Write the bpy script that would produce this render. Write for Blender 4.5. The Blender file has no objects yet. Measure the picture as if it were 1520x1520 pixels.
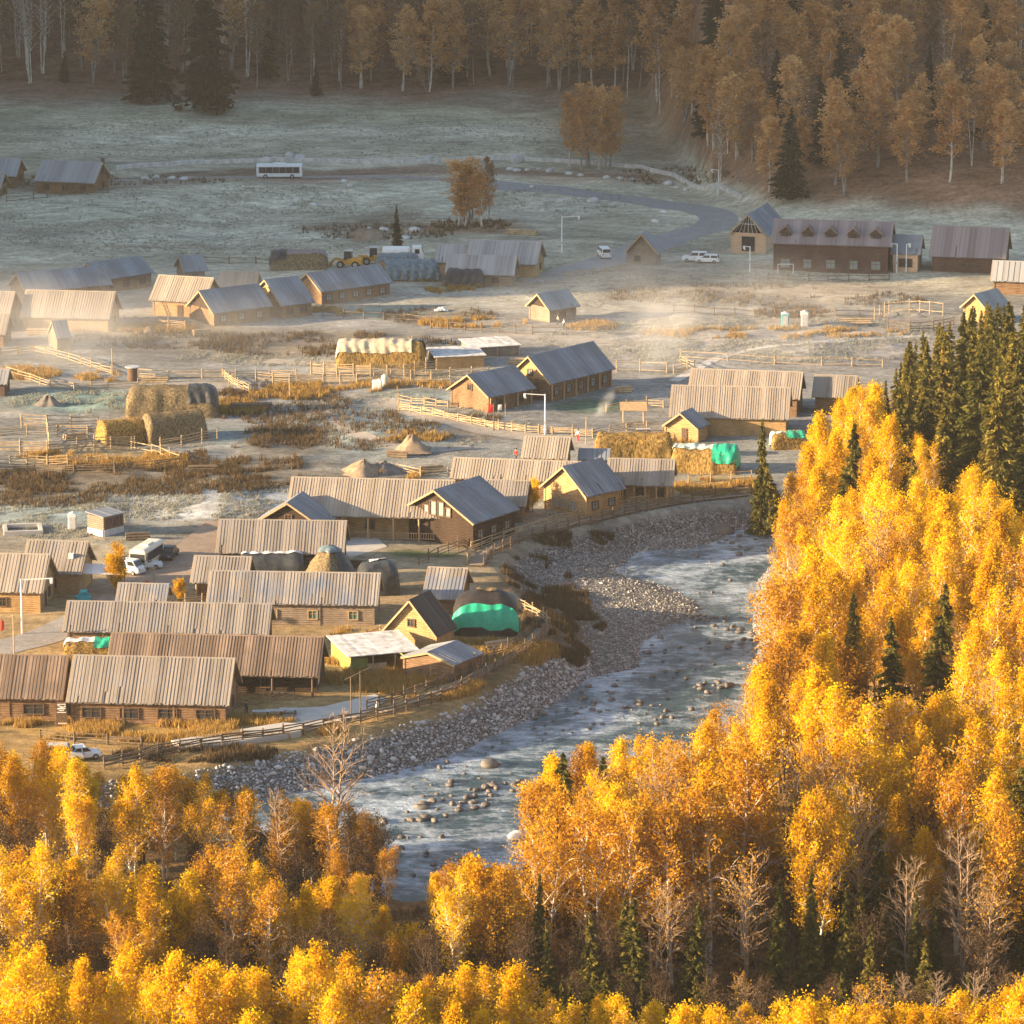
import bpy, math, random
import numpy as np
from mathutils import Vector, Matrix

RND = random.Random(11)
NR = np.random.RandomState(5)
S = bpy.context.scene
COL = S.collection

# ------------------------------------------------------------------ camera, sky, sun, exposure
CAMH, PITCH = 132.0, math.radians(13.0)
FPX = 1498.0 / math.tan(PITCH)            # telephoto view from the hillside
K = math.tan(math.radians(20)) / math.tan(PITCH)   # depth scale of the valley floor
cam_d = bpy.data.cameras.new("camera")
cam = bpy.data.objects.new("camera", cam_d)
COL.objects.link(cam)
cam.location = (0, 0, CAMH)
cam.rotation_euler = (math.radians(90) - PITCH, 0, 0)
cam_d.sensor_width = 36.0
cam_d.lens = 36.0 * FPX / 1520.0
cam_d.clip_start, cam_d.clip_end = 1.0, 9000.0
S.camera = cam

SUN_EL = math.radians(12.5)
SUN_AZ = math.radians(-101.0)          # from +Y, clockwise: the sun stands to the left, a little behind the camera
SV = Vector((math.sin(SUN_AZ) * math.cos(SUN_EL), math.cos(SUN_AZ) * math.cos(SUN_EL), math.sin(SUN_EL)))
world = bpy.data.worlds.new("World")
S.world = world
world.use_nodes = True
wn = world.node_tree.nodes
sky = wn.new("ShaderNodeTexSky")
sky.sky_type = 'NISHITA'
sky.sun_disc = False
sky.sun_elevation = SUN_EL
sky.sun_rotation = SUN_AZ % (2 * math.pi)
sky.air_density, sky.dust_density, sky.ozone_density = 1.0, 1.5, 1.0
wn["Background"].inputs["Strength"].default_value = 0.085
world.node_tree.links.new(sky.outputs[0], wn["Background"].inputs[0])
sun_d = bpy.data.lights.new("sun", 'SUN')
sun_d.energy = 5.0
sun_d.angle = math.radians(0.5)
sun_d.color = (1.0, 0.73, 0.43)
sun = bpy.data.objects.new("sun", sun_d)
COL.objects.link(sun)
sun.rotation_euler = SV.to_track_quat('Z', 'Y').to_euler()
sun.location = (-300, -50, 200)
S.view_settings.view_transform = 'Standard'
S.view_settings.look = 'None'
S.view_settings.exposure = 1.9
S.view_settings.gamma = 1.0
S.view_settings.use_curve_mapping = False
S.render.engine = 'CYCLES'
S.cycles.max_bounces = 6
S.cycles.diffuse_bounces = 3
S.cycles.glossy_bounces = 2
S.cycles.transmission_bounces = 2
S.cycles.volume_bounces = 1
S.cycles.transparent_max_bounces = 8
S.cycles.volume_step_rate = 2.0
S.cycles.volume_max_steps = 128
S.cycles.use_denoising = True
try:
    S.cycles.denoiser = 'OPENIMAGEDENOISE'
    S.cycles.denoising_input_passes = 'RGB_ALBEDO_NORMAL'
except Exception:
    pass

# ------------------------------------------------------------------ projection helpers (photo pixels <-> the ground)
CP, SP = math.cos(PITCH), math.sin(PITCH)
def proj(x, y, z):
    d = y * CP - (z - CAMH) * SP
    return 760 + FPX * x / d, 760 - FPX * (y * SP + (z - CAMH) * CP) / d
def ray(px, py):
    a, b = (px - 760) / FPX, (760 - py) / FPX
    return a, CP + SP * b, -SP + CP * b
def G(px, py, z=0.0):
    dx, dy, dz = ray(px, py)
    t = (z - CAMH) / dz
    return Vector((dx * t, dy * t, z))
def pxm(y):                     # pixels per metre at ground distance y
    return FPX / (y * CP + CAMH * SP)

# ------------------------------------------------------------------ value noise for heights and colours
_T = NR.rand(256, 256)
def vnoise(x, y):
    x = np.asarray(x, float); y = np.asarray(y, float)
    xi, yi = np.floor(x).astype(int), np.floor(y).astype(int)
    fx, fy = x - xi, y - yi
    fx, fy = fx * fx * (3 - 2 * fx), fy * fy * (3 - 2 * fy)
    a, b = _T[xi % 256, yi % 256], _T[(xi + 1) % 256, yi % 256]
    c, d = _T[xi % 256, (yi + 1) % 256], _T[(xi + 1) % 256, (yi + 1) % 256]
    return (a * (1 - fx) + b * fx) * (1 - fy) + (c * (1 - fx) + d * fx) * fy
def fbm(x, y, o=4):
    s, a, t = 0, 1.0, 0
    for k in range(o):
        s = s + a * vnoise(x * 2 ** k + 17 * k, y * 2 ** k + 31 * k); t += a; a *= .5
    return s / t
def sstep(a, b, x):
    t = np.clip((x - a) / (b - a), 0, 1)
    return t * t * (3 - 2 * t)
def pip(poly, X, Y):
    ins = np.zeros(X.shape, bool)
    n = len(poly)
    for i in range(n):
        (x0, y0), (x1, y1) = poly[i], poly[(i + 1) % n]
        if y0 == y1: continue
        c = ((y0 > Y) != (y1 > Y)) & (X < (x1 - x0) * (Y - y0) / (y1 - y0) + x0)
        ins ^= c
    return ins
def pdist(line, X, Y, closed=False):
    d = np.full(X.shape, 1e9)
    n = len(line)
    for i in range(n if closed else n - 1):
        (x0, y0), (x1, y1) = line[i], line[(i + 1) % n]
        vx, vy = x1 - x0, y1 - y0
        t = np.clip(((X - x0) * vx + (Y - y0) * vy) / (vx * vx + vy * vy + 1e-9), 0, 1)
        d = np.minimum(d, np.hypot(X - x0 - t * vx, Y - y0 - t * vy))
    return d

# ------------------------------------------------------------------ the river channel as a height grid
WATER_Z = -3.3
BANK_L = [(-500, 1215), (-200, 1190), (150, 1152), (250, 1143), (390, 1116), (450, 1107), (540, 1087), (640, 1057), (720, 1020),
          (790, 975), (822, 943), (820, 915), (780, 890), (752, 862), (737, 836), (760, 812), (840, 787), (940, 764), (1040, 747),
          (1110, 740), (1200, 720), (1420, 640)]
BANK_R = [(1500, 690), (1225, 765), (1170, 830), (1160, 960), (1150, 1080), (1085, 1180), (950, 1252), (850, 1282), (780, 1312), (600, 1338),
          (540, 1318), (470, 1288), (410, 1255), (380, 1222), (300, 1204), (100, 1198), (-100, 1215), (-500, 1235)]
BAR = [(700, 800), (900, 750), (1140, 735), (1150, 770), (1110, 788), (1050, 808), (940, 828), (925, 846), (1000, 880), (1035, 905),
       (985, 935), (945, 962), (925, 990), (850, 1012), (790, 1030), (760, 940)]
W2 = lambda pts, z=0.0: [tuple(G(a, b, z))[:2] for a, b in pts]
BLw, BRw, BARw = W2(BANK_L), W2(BANK_R), W2(BAR, WATER_Z)
CHAN = BLw + BRw
CX0, CX1, CY0, CY1, CS = -170.0, 200.0, 350.0, 760.0, 1.0
_gx, _gy = np.arange(CX0, CX1 + CS, CS), np.arange(CY0, CY1 + CS, CS)
_GX, _GY = np.meshgrid(_gx, _gy, indexing='ij')
_in = pip(CHAN, _GX, _GY)
_dl, _dr = pdist(BLw, _GX, _GY), pdist(BRw, _GX, _GY)
_sl = np.where(_GX < 12, 7.0, 5.5)
_z = -4.3 * np.clip(np.minimum(_dl / _sl, _dr / 5.0), 0, 1)
_bar = pip(BARw, _GX, _GY)
_db = pdist(BARw, _GX, _GY, True)
_zb = WATER_Z + np.clip(_db * .13 + (fbm(_GX * .16, _GY * .16) - .5) * .7, -.35, 1.0)
_zz = np.where(_bar, np.maximum(_z, _zb), np.maximum(_z, np.where(_db < 5, WATER_Z - .02 - _db * .12 + (fbm(_GX * .3, _GY * .3) - .5) * .35, -9)))
CHZ = np.where(_in, _zz, 0.0)
def chan(x, y):
    fx, fy = (np.clip(x, CX0, CX1 - .01) - CX0) / CS, (np.clip(y, CY0, CY1 - .01) - CY0) / CS
    i, j = fx.astype(int), fy.astype(int)
    a, b = fx - i, fy - j
    v = (CHZ[i, j] * (1 - a) + CHZ[i + 1, j] * a) * (1 - b) + (CHZ[i, j + 1] * (1 - a) + CHZ[i + 1, j + 1] * a) * b
    return np.where((y < CY0) | (y > CY1), 0, v)
EDGE_PX = [(-900, 120), (0, 142), (400, 150), (800, 152), (960, 170), (1020, 235), (1060, 285), (1150, 322), (1300, 332), (1520, 345), (2400, 380)]
EW = sorted(W2(EDGE_PX))
EWX, EWY = np.array([e[0] for e in EW]), np.array([e[1] for e in EW])
BRY = np.array([p[1] for p in BRw])[::-1]
def softp(t, k):
    return k * np.logaddexp(0, t / k)
TRK = -SV.y / SV.x              # slope of the sun's track on the ground
ROUGH = []
for (u, v, ru, rv) in [(200, 700, 280, 55), (330, 745, 280, 36), (520, 650, 170, 50), (480, 515, 240, 30), (1150, 485, 340, 60), (600, 600, 190, 22), (90, 600, 130, 24)]:
    q = G(u, v); s_ = pxm(q.y)
    ROUGH.append((q.x, q.y, ru / s_, rv / (s_ * (CAMH / math.hypot(CAMH, q.y)))))
def H(x, y):
    x = np.asarray(x, float); y = np.asarray(y, float)
    z = (.20 * np.sin(x * .11 + 1) * np.sin(y * .09) + .12 * np.sin(x * .23 + y * .17)) * np.where(np.abs(x) < 200, 1, 1)
    m = 0
    for (cx, cy, rx, ry) in ROUGH:
        m = np.maximum(m, 1 - sstep(.6, 1.15, np.hypot((x - cx) / rx, (y - cy) / ry)))
    z = z + m * (1.5 * (fbm(x * .10, y * .055, 3) - .5) + .5 * (fbm(x * .35 + 9, y * .22, 2) - .5))
    # rolling frosted field between village and forest
    fld = sstep(475 * K, 500 * K, y) * (1 - sstep(640 * K, 700 * K, y))
    z = z + fld * (1.6 * (fbm(x * .028 + 5, y * .024) - .5) * 2)
    t = softp(y - np.interp(x, EWX, EWY), 9.0)
    z = z + 85 * (1 - np.exp(-.34 * t / 85))
    # near-right bank climbs away from the water
    xb = np.interp(y / K, [200, 262, 280, 300, 330, 370, 400, 450], [-10, -5, 12, 26, 36, 42, 48, 75])
    z = z + 7.0 * (1 - np.exp(-np.maximum(0, x - xb - 3) / 26)) * sstep(235, 290, y / K) * (1 - sstep(405, 452, y / K))
    # the mountain that keeps the far field in shade
    c = y + TRK * (x + 95) - 706 + 7 * (vnoise(x * .03, y * .03) - .5)
    z = z + 240 * sstep(0, 32, c) * sstep(205, 300, -x) * (1 - .25 * fbm(x * .012, y * .012))
    z = z + chan(x, y)
    return z
def Hs(x, y):
    return float(H(np.array([x]), np.array([y]))[0])
_ts = np.concatenate([np.arange(290, 900, .6), np.arange(900, 1700, .8)])
def GG(px, py):
    dx, dy, dz = ray(px, py)
    X, Y, Z = dx * _ts, dy * _ts, CAMH + dz * _ts
    f = Z - H(X, Y)
    k = int(np.argmax(f < 0))
    if k == 0: k = len(_ts) - 1
    a = f[k - 1] / (f[k - 1] - f[k] + 1e-9)
    t = _ts[k - 1] + a * (_ts[k] - _ts[k - 1])
    return Vector((dx * t, dy * t, CAMH + dz * t))

# ------------------------------------------------------------------ node materials
def nmat(name):
    m = bpy.data.materials.new(name)
    m.use_nodes = True
    nt = m.node_tree
    return m, nt, nt.nodes, nt.links, nt.nodes["Principled BSDF"]
def N(nt, typ, **kw):
    n = nt.nodes.new("ShaderNode" + typ)
    for k, v in kw.items():
        if k in n.inputs: n.inputs[k].default_value = v
        else: setattr(n, k, v)
    return n
def ramp(nt, fac, stops):
    r = nt.nodes.new("ShaderNodeValToRGB")
    el = r.color_ramp.elements
    while len(el) < len(stops): el.new(.5)
    for e, (p, c) in zip(el, stops):
        e.position = p; e.color = (*c, 1)
    nt.links.new(fac, r.inputs[0])
    return r.outputs[0]
def mixc(nt, fac, a, b, mode='MIX'):
    m = nt.nodes.new("ShaderNodeMix"); m.data_type = 'RGBA'; m.blend_type = mode
    for s, v in ((m.inputs[0], fac), (m.inputs[6], a), (m.inputs[7], b)):
        if hasattr(v, 'is_output'): nt.links.new(v, s)
        else: s.default_value = v if not isinstance(v, tuple) or len(v) == 4 else (*v, 1)
    return m.outputs[2]
def noise(nt, scale, detail=4, vec=None, rough=.6, out=0):
    n = N(nt, "TexNoise", Scale=scale, Detail=detail, Roughness=rough)
    if vec is not None: nt.links.new(vec, n.inputs["Vector"])
    return n.outputs[out]
def coords(nt, scale=(1, 1, 1)):
    c = nt.nodes.new("ShaderNodeTexCoord")
    m = nt.nodes.new("ShaderNodeMapping"); m.inputs["Scale"].default_value = scale
    nt.links.new(c.outputs["Object"], m.inputs[0])
    return m.outputs[0]
def geo_pos(nt, scale=(1, 1, 1)):
    c = nt.nodes.new("ShaderNodeNewGeometry")
    m = nt.nodes.new("ShaderNodeMapping"); m.inputs["Scale"].default_value = scale
    nt.links.new(c.outputs["Position"], m.inputs[0])
    return m.outputs[0]
def bump(nt, b, h, strength=.3, dist=.05):
    n = N(nt, "Bump", Strength=strength, Distance=dist)
    nt.links.new(h, n.inputs["Height"]); nt.links.new(n.outputs[0], b.inputs["Normal"])

def plain(name, c, rough=.7, var=.25, scale=3.0, metallic=0, spec=.3, bmp=0.0, stretch=(1, 1, 1)):
    m, nt, nd, lk, b = nmat(name)
    v = coords(nt, stretch)
    f = noise(nt, scale, 5, v)
    lo, hi = tuple(x * (1 - var) for x in c), tuple(min(1, x * (1 + var)) for x in c)
    lk.new(ramp(nt, f, [(.3, lo), (.7, hi)]), b.inputs["Base Color"])
    b.inputs["Roughness"].default_value = rough
    b.inputs["Metallic"].default_value = metallic
    b.inputs["Specular IOR Level"].default_value = spec
    if bmp: bump(nt, b, f, bmp, .05)
    return m
def tinted(name, lo, hi, rough=.85, stretch=(3, 3, 3), amt=.5, blotch=None):
    """colour from the mesh's per-piece tint, broken by grain"""
    m, nt, nd, lk, b = nmat(name)
    a = N(nt, "Attribute", attribute_name="tint")
    g = noise(nt, 4.0, 5, coords(nt, stretch))
    w = noise(nt, .25, 3, geo_pos(nt))
    mm = N(nt, "Math", operation='MULTIPLY_ADD'); lk.new(g, mm.inputs[0]); mm.inputs[1].default_value = amt
    s = N(nt, "Math", operation='MULTIPLY_ADD'); lk.new(a.outputs["Fac"], s.inputs[0]); s.inputs[1].default_value = 1 - amt * .6
    s.inputs[2].default_value = -amt * .2
    lk.new(s.outputs[0], mm.inputs[2])
    c = ramp(nt, mm.outputs[0], [(.1, lo), (.9, hi)])
    if blotch:
        c = mixc(nt, ramp(nt, w, [(.45, (0, 0, 0)), (.65, (.7, .7, .7))]), c, blotch)
    lk.new(c, b.inputs["Base Color"])
    b.inputs["Roughness"].default_value = rough
    b.inputs["Specular IOR Level"].default_value = .25
    bump(nt, b, g, .35, .03)
    return m
def logwall(name, lo, hi):
    m, nt, nd, lk, b = nmat(name)
    g = noise(nt, 2.2, 6, coords(nt, (.5, .5, 5)))
    g2 = noise(nt, .6, 3, coords(nt, (1, 1, .4)))
    c = ramp(nt, g, [(.3, lo), (.72, hi)])
    c = mixc(nt, ramp(nt, g2, [(.4, (0, 0, 0)), (.75, (.55, .55, .55))]), c, tuple(x * .5 for x in lo))
    lk.new(c, b.inputs["Base Color"])
    b.inputs["Roughness"].default_value = .85
    b.inputs["Specular IOR Level"].default_value = .2
    bump(nt, b, g, .5, .04)
    return m
def leafmat(name, stops, trans=.45, hue=.25):
    m, nt, nd, lk, b = nmat(name)
    nd.remove(b)
    a = N(nt, "Attribute", attribute_name="tint")
    oi = nt.nodes.new("ShaderNodeObjectInfo")
    s = N(nt, "Math", operation='MULTIPLY_ADD'); lk.new(oi.outputs["Random"], s.inputs[0]); s.inputs[1].default_value = hue
    s2 = N(nt, "Math", operation='MULTIPLY'); lk.new(a.outputs["Fac"], s2.inputs[0]); s2.inputs[1].default_value = 1 - hue
    lk.new(s2.outputs[0], s.inputs[2])
    c = ramp(nt, s.outputs[0], stops)
    d, t = N(nt, "BsdfDiffuse"), N(nt, "BsdfTranslucent")
    lk.new(c, d.inputs[0]); lk.new(c, t.inputs[0])
    mx = N(nt, "MixShader"); mx.inputs[0].default_value = trans
    lk.new(d.outputs[0], mx.inputs[1]); lk.new(t.outputs[0], mx.inputs[2])
    lk.new(mx.outputs[0], nd["Material Output"].inputs[0])
    return m

M = {}
M['roof_wood'] = tinted('weathered_roof_boards', (.20, .168, .138), (.375, .325, .275), stretch=(2, .25, .25), blotch=(.30, .27, .25))
M['roof_tan'] = tinted('pale_roof_boards', (.28, .23, .18), (.455, .385, .31), stretch=(2, .25, .25), blotch=(.33, .28, .24))
M['roof_brown'] = tinted('brown_roof_boards', (.13, .088, .06), (.34, .245, .18), stretch=(2, .25, .25), blotch=(.17, .13, .10))
M['roof_streak'] = tinted('blue_streaked_roof_boards', (.21, .175, .145), (.40, .355, .31), stretch=(1.2, .12, .12), blotch=(.19, .225, .29))
M['roof_grey'] = tinted('grey_roof_boards', (.24, .24, .25), (.40, .40, .40), stretch=(2, .25, .25))
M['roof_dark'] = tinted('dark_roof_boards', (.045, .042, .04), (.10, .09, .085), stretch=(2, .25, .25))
M['roof_blue'] = tinted('shade_blue_grey_roof', (.175, .195, .225), (.30, .325, .36), rough=.65, stretch=(1, .2, .2), amt=.45, blotch=(.20, .20, .205))  # the blue of shaded slopes is put into the roof colour
M['roof_plum'] = tinted('plum_shingle_roof', (.19, .15, .15), (.34, .29, .29), stretch=(3, 1, 1))
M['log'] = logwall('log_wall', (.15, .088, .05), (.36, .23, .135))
M['log_gold'] = logwall('sunlit_fresh_log_wall', (.33, .20, .085), (.60, .41, .21))  # golden log tone with sunlight painted in, for walls that stand lit
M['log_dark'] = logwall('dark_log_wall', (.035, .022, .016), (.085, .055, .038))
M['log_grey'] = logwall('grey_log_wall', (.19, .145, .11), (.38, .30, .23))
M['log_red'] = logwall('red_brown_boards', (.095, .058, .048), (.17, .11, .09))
M['plaster'] = plain('peach_plaster', (.62, .43, .29), .9, .08, 1.5)
M['trim'] = plain('bare_wood_trim', (.44, .30, .17), .8, .3, 2, stretch=(1, 1, 4))
M['trim_dark'] = plain('dark_wood_trim', (.13, .08, .05), .8, .3, 2, stretch=(1, 1, 4))
M['rail'] = plain('fence_pole_wood', (.42, .31, .19), .85, .4, 1.2)
M['rail_dark'] = plain('old_fence_wood', (.17, .125, .085), .85, .4, 1.2)
M['glass'] = plain('dark_window_glass', (.035, .04, .045), .12, .2, 1, spec=.6)
M['curtain'] = plain('curtained_glass', (.24, .27, .27), .35, .2, 2, spec=.5)
M['teal_glass'] = plain('teal_curtain_glass', (.10, .22, .18), .3, .2, 2, spec=.5)
M['white_paint'] = plain('white_paint', (.80, .80, .78), .35, .04, 1, spec=.5)
M['cream_paint'] = plain('cream_paint', (.72, .66, .54), .35, .04, 1, spec=.5)
M['grey_paint'] = plain('light_grey_metal', (.50, .50, .50), .45, .1, 2)
M['black'] = plain('black_rubber', (.02, .02, .022), .6, .2, 3)
M['dark_metal'] = plain('dark_metal', (.05, .05, .055), .4, .2, 3, metallic=.5)
M['steel'] = plain('steel', (.45, .46, .48), .35, .1, 3, metallic=.8)
M['red'] = plain('red_cloth', (.62, .05, .03), .8, .15, 4)
M['yellow_paint'] = plain('yellow_machine_paint', (.62, .30, .045), .5, .15, 2)
M['green_wall'] = plain('lime_green_sheet', (.22, .255, .075), .6, .12, 2)
M['tarp_green'] = plain('green_tarpaulin', (.02, .42, .26), .45, .15, 2.5, bmp=.6)
M['tarp_pale'] = plain('pale_tarpaulin', (.55, .66, .58), .5, .12, 2.5, bmp=.6)
M['tarp_canvas'] = plain('canvas_tarpaulin', (.56, .47, .34), .8, .2, 1.5, bmp=.7)
M['tarp_blue'] = plain('blue_grey_tarpaulin', (.13, .185, .22), .5, .45, 1.6, bmp=.8)
M['tarp_dark'] = plain('dark_tarpaulin', (.045, .05, .055), .45, .5, 1.4, bmp=.9)
M['tarp_black'] = plain('black_tarpaulin', (.035, .03, .03), .5, .5, 1.2, bmp=.8)
M['hay'] = plain('hay', (.27, .175, .06), .95, .85, 5.0, spec=.05, bmp=1.0, stretch=(1, 1, .35))
M['hay_grey'] = plain('weathered_hay', (.19, .145, .085), .95, .75, 5.0, spec=.05, bmp=1.0, stretch=(1, 1, .5))
M['snow'] = plain('frosted_sheet', (.62, .60, .58), .8, .45, .8)
M['stone'] = plain('river_stone', (.15, .135, .125), .8, .5, .7, bmp=.4)
M['boulder'] = plain('pale_boulder', (.60, .58, .55), .85, .3, .8, bmp=.5)
M['concrete'] = plain('pale_concrete', (.50, .47, .43), .85, .15, .6)
M['deck'] = plain('boardwalk_wood', (.27, .22, .17), .85, .35, .9, stretch=(1, 6, 1))
M['pile_earth'] = plain('heaped_earth', (.27, .20, .14), .95, .4, 1.0, bmp=.8)
M['skin'] = plain('skin', (.55, .35, .25), .6, .05)
M['hair'] = plain('black_hair', (.02, .015, .012), .6, .2)
M['jeans'] = plain('dark_trousers', (.05, .06, .09), .8, .2)
M['shirt'] = plain('white_shirt', (.82, .80, .76), .8, .05)
M['teal'] = plain('teal_plastic', (.05, .42, .46), .4, .1)
M['brick'] = plain('red_brown_panel', (.26, .17, .13), .7, .2, 2)
M['bark'] = plain('birch_bark', (.64, .58, .50), .8, .55, 2.0, stretch=(1, 1, .35), bmp=.2)
M['bark_dark'] = plain('dark_bark', (.11, .075, .05), .9, .4, 3.0, stretch=(1, 1, .3))
M['bark_far'] = plain('greyed_birch_bark', (.36, .32, .29), .8, .5, 1.5, stretch=(1, 1, .35))
M['twig'] = plain('pale_twigs', (.33, .235, .155), .85, .3, 2.0)
M['leaf_gold'] = leafmat('golden_leaves', [(.05, (.42, .20, .006)), (.45, (.75, .45, .009)), (.95, (.94, .68, .03))], hue=.42)
M['leaf_amber'] = leafmat('amber_leaves', [(.05, (.27, .115, .012)), (.5, (.55, .28, .02)), (.95, (.78, .47, .04))])
M['leaf_rust'] = leafmat('rust_leaves', [(.05, (.38, .18, .065)), (.5, (.72, .40, .15)), (.95, (.92, .64, .31))], hue=.4)
M['leaf_dull'] = leafmat('dull_brown_leaves', [(.05, (.14, .078, .04)), (.5, (.28, .165, .085)), (.95, (.44, .29, .16))])
M['leaf_shade'] = leafmat('shade_brown_leaves', [(.05, (.045, .028, .016)), (.5, (.09, .055, .028)), (.95, (.18, .11, .05))])  # brown leaves darkened to paint the shade under the birches
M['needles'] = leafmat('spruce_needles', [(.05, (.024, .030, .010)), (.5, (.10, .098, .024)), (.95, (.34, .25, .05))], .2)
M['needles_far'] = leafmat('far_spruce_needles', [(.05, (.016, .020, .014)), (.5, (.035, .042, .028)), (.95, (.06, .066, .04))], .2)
M['dry_grass'] = leafmat('dry_grass', [(.05, (.26, .15, .04)), (.5, (.46, .29, .085)), (.95, (.66, .46, .18))], .35)
M['brush'] = leafmat('brown_brush', [(.05, (.06, .042, .026)), (.5, (.13, .09, .05)), (.95, (.25, .17, .085))], .3)
M['frost_grass'] = leafmat('frosted_grass', [(.05, (.19, .20, .165)), (.5, (.33, .33, .29)), (.95, (.50, .48, .43))], .3)

# ------------------------------------------------------------------ mesh helpers
def mk_mesh(name, V, F, mat, tint=None, smooth=False):
    """V (n,3), F (m,k) arrays of one polygon size"""
    V = np.asarray(V, np.float32); F = np.asarray(F, np.int32)
    me = bpy.data.meshes.new(name)
    m, k = F.shape
    me.vertices.add(len(V)); me.vertices.foreach_set("co", V.ravel())
    me.loops.add(m * k); me.loops.foreach_set("vertex_index", F.ravel())
    me.polygons.add(m)
    me.polygons.foreach_set("loop_start", np.arange(0, m * k, k, dtype=np.int32))
    try: me.polygons.foreach_set("loop_total", np.full(m, k, np.int32))
    except Exception: pass
    if smooth: me.polygons.foreach_set("use_smooth", np.ones(m, bool))
    me.update(calc_edges=True)
    if tint is not None:
        at = me.attributes.new("tint", 'FLOAT', 'POINT')
        at.data.foreach_set("value", np.asarray(tint, np.float32))
    me.materials.append(mat)
    return me
def link(name, data, parent=None, loc=None, rz=None, hide=False):
    o = bpy.data.objects.new(name, data)
    COL.objects.link(o)
    if parent is not None: o.parent = parent
    if loc is not None: o.location = loc
    if rz is not None: o.rotation_euler = (0, 0, rz)
    return o
def tag(o, label=None, cat=None, group=None, kind=None):
    if label: o['label'] = label
    if cat: o['category'] = cat
    if group: o['group'] = group
    if kind: o['kind'] = kind
    return o
def thing(name, label, cat, loc, rz=0, group=None):
    return tag(link(name, None, None, loc, rz), label, cat, group)

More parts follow.
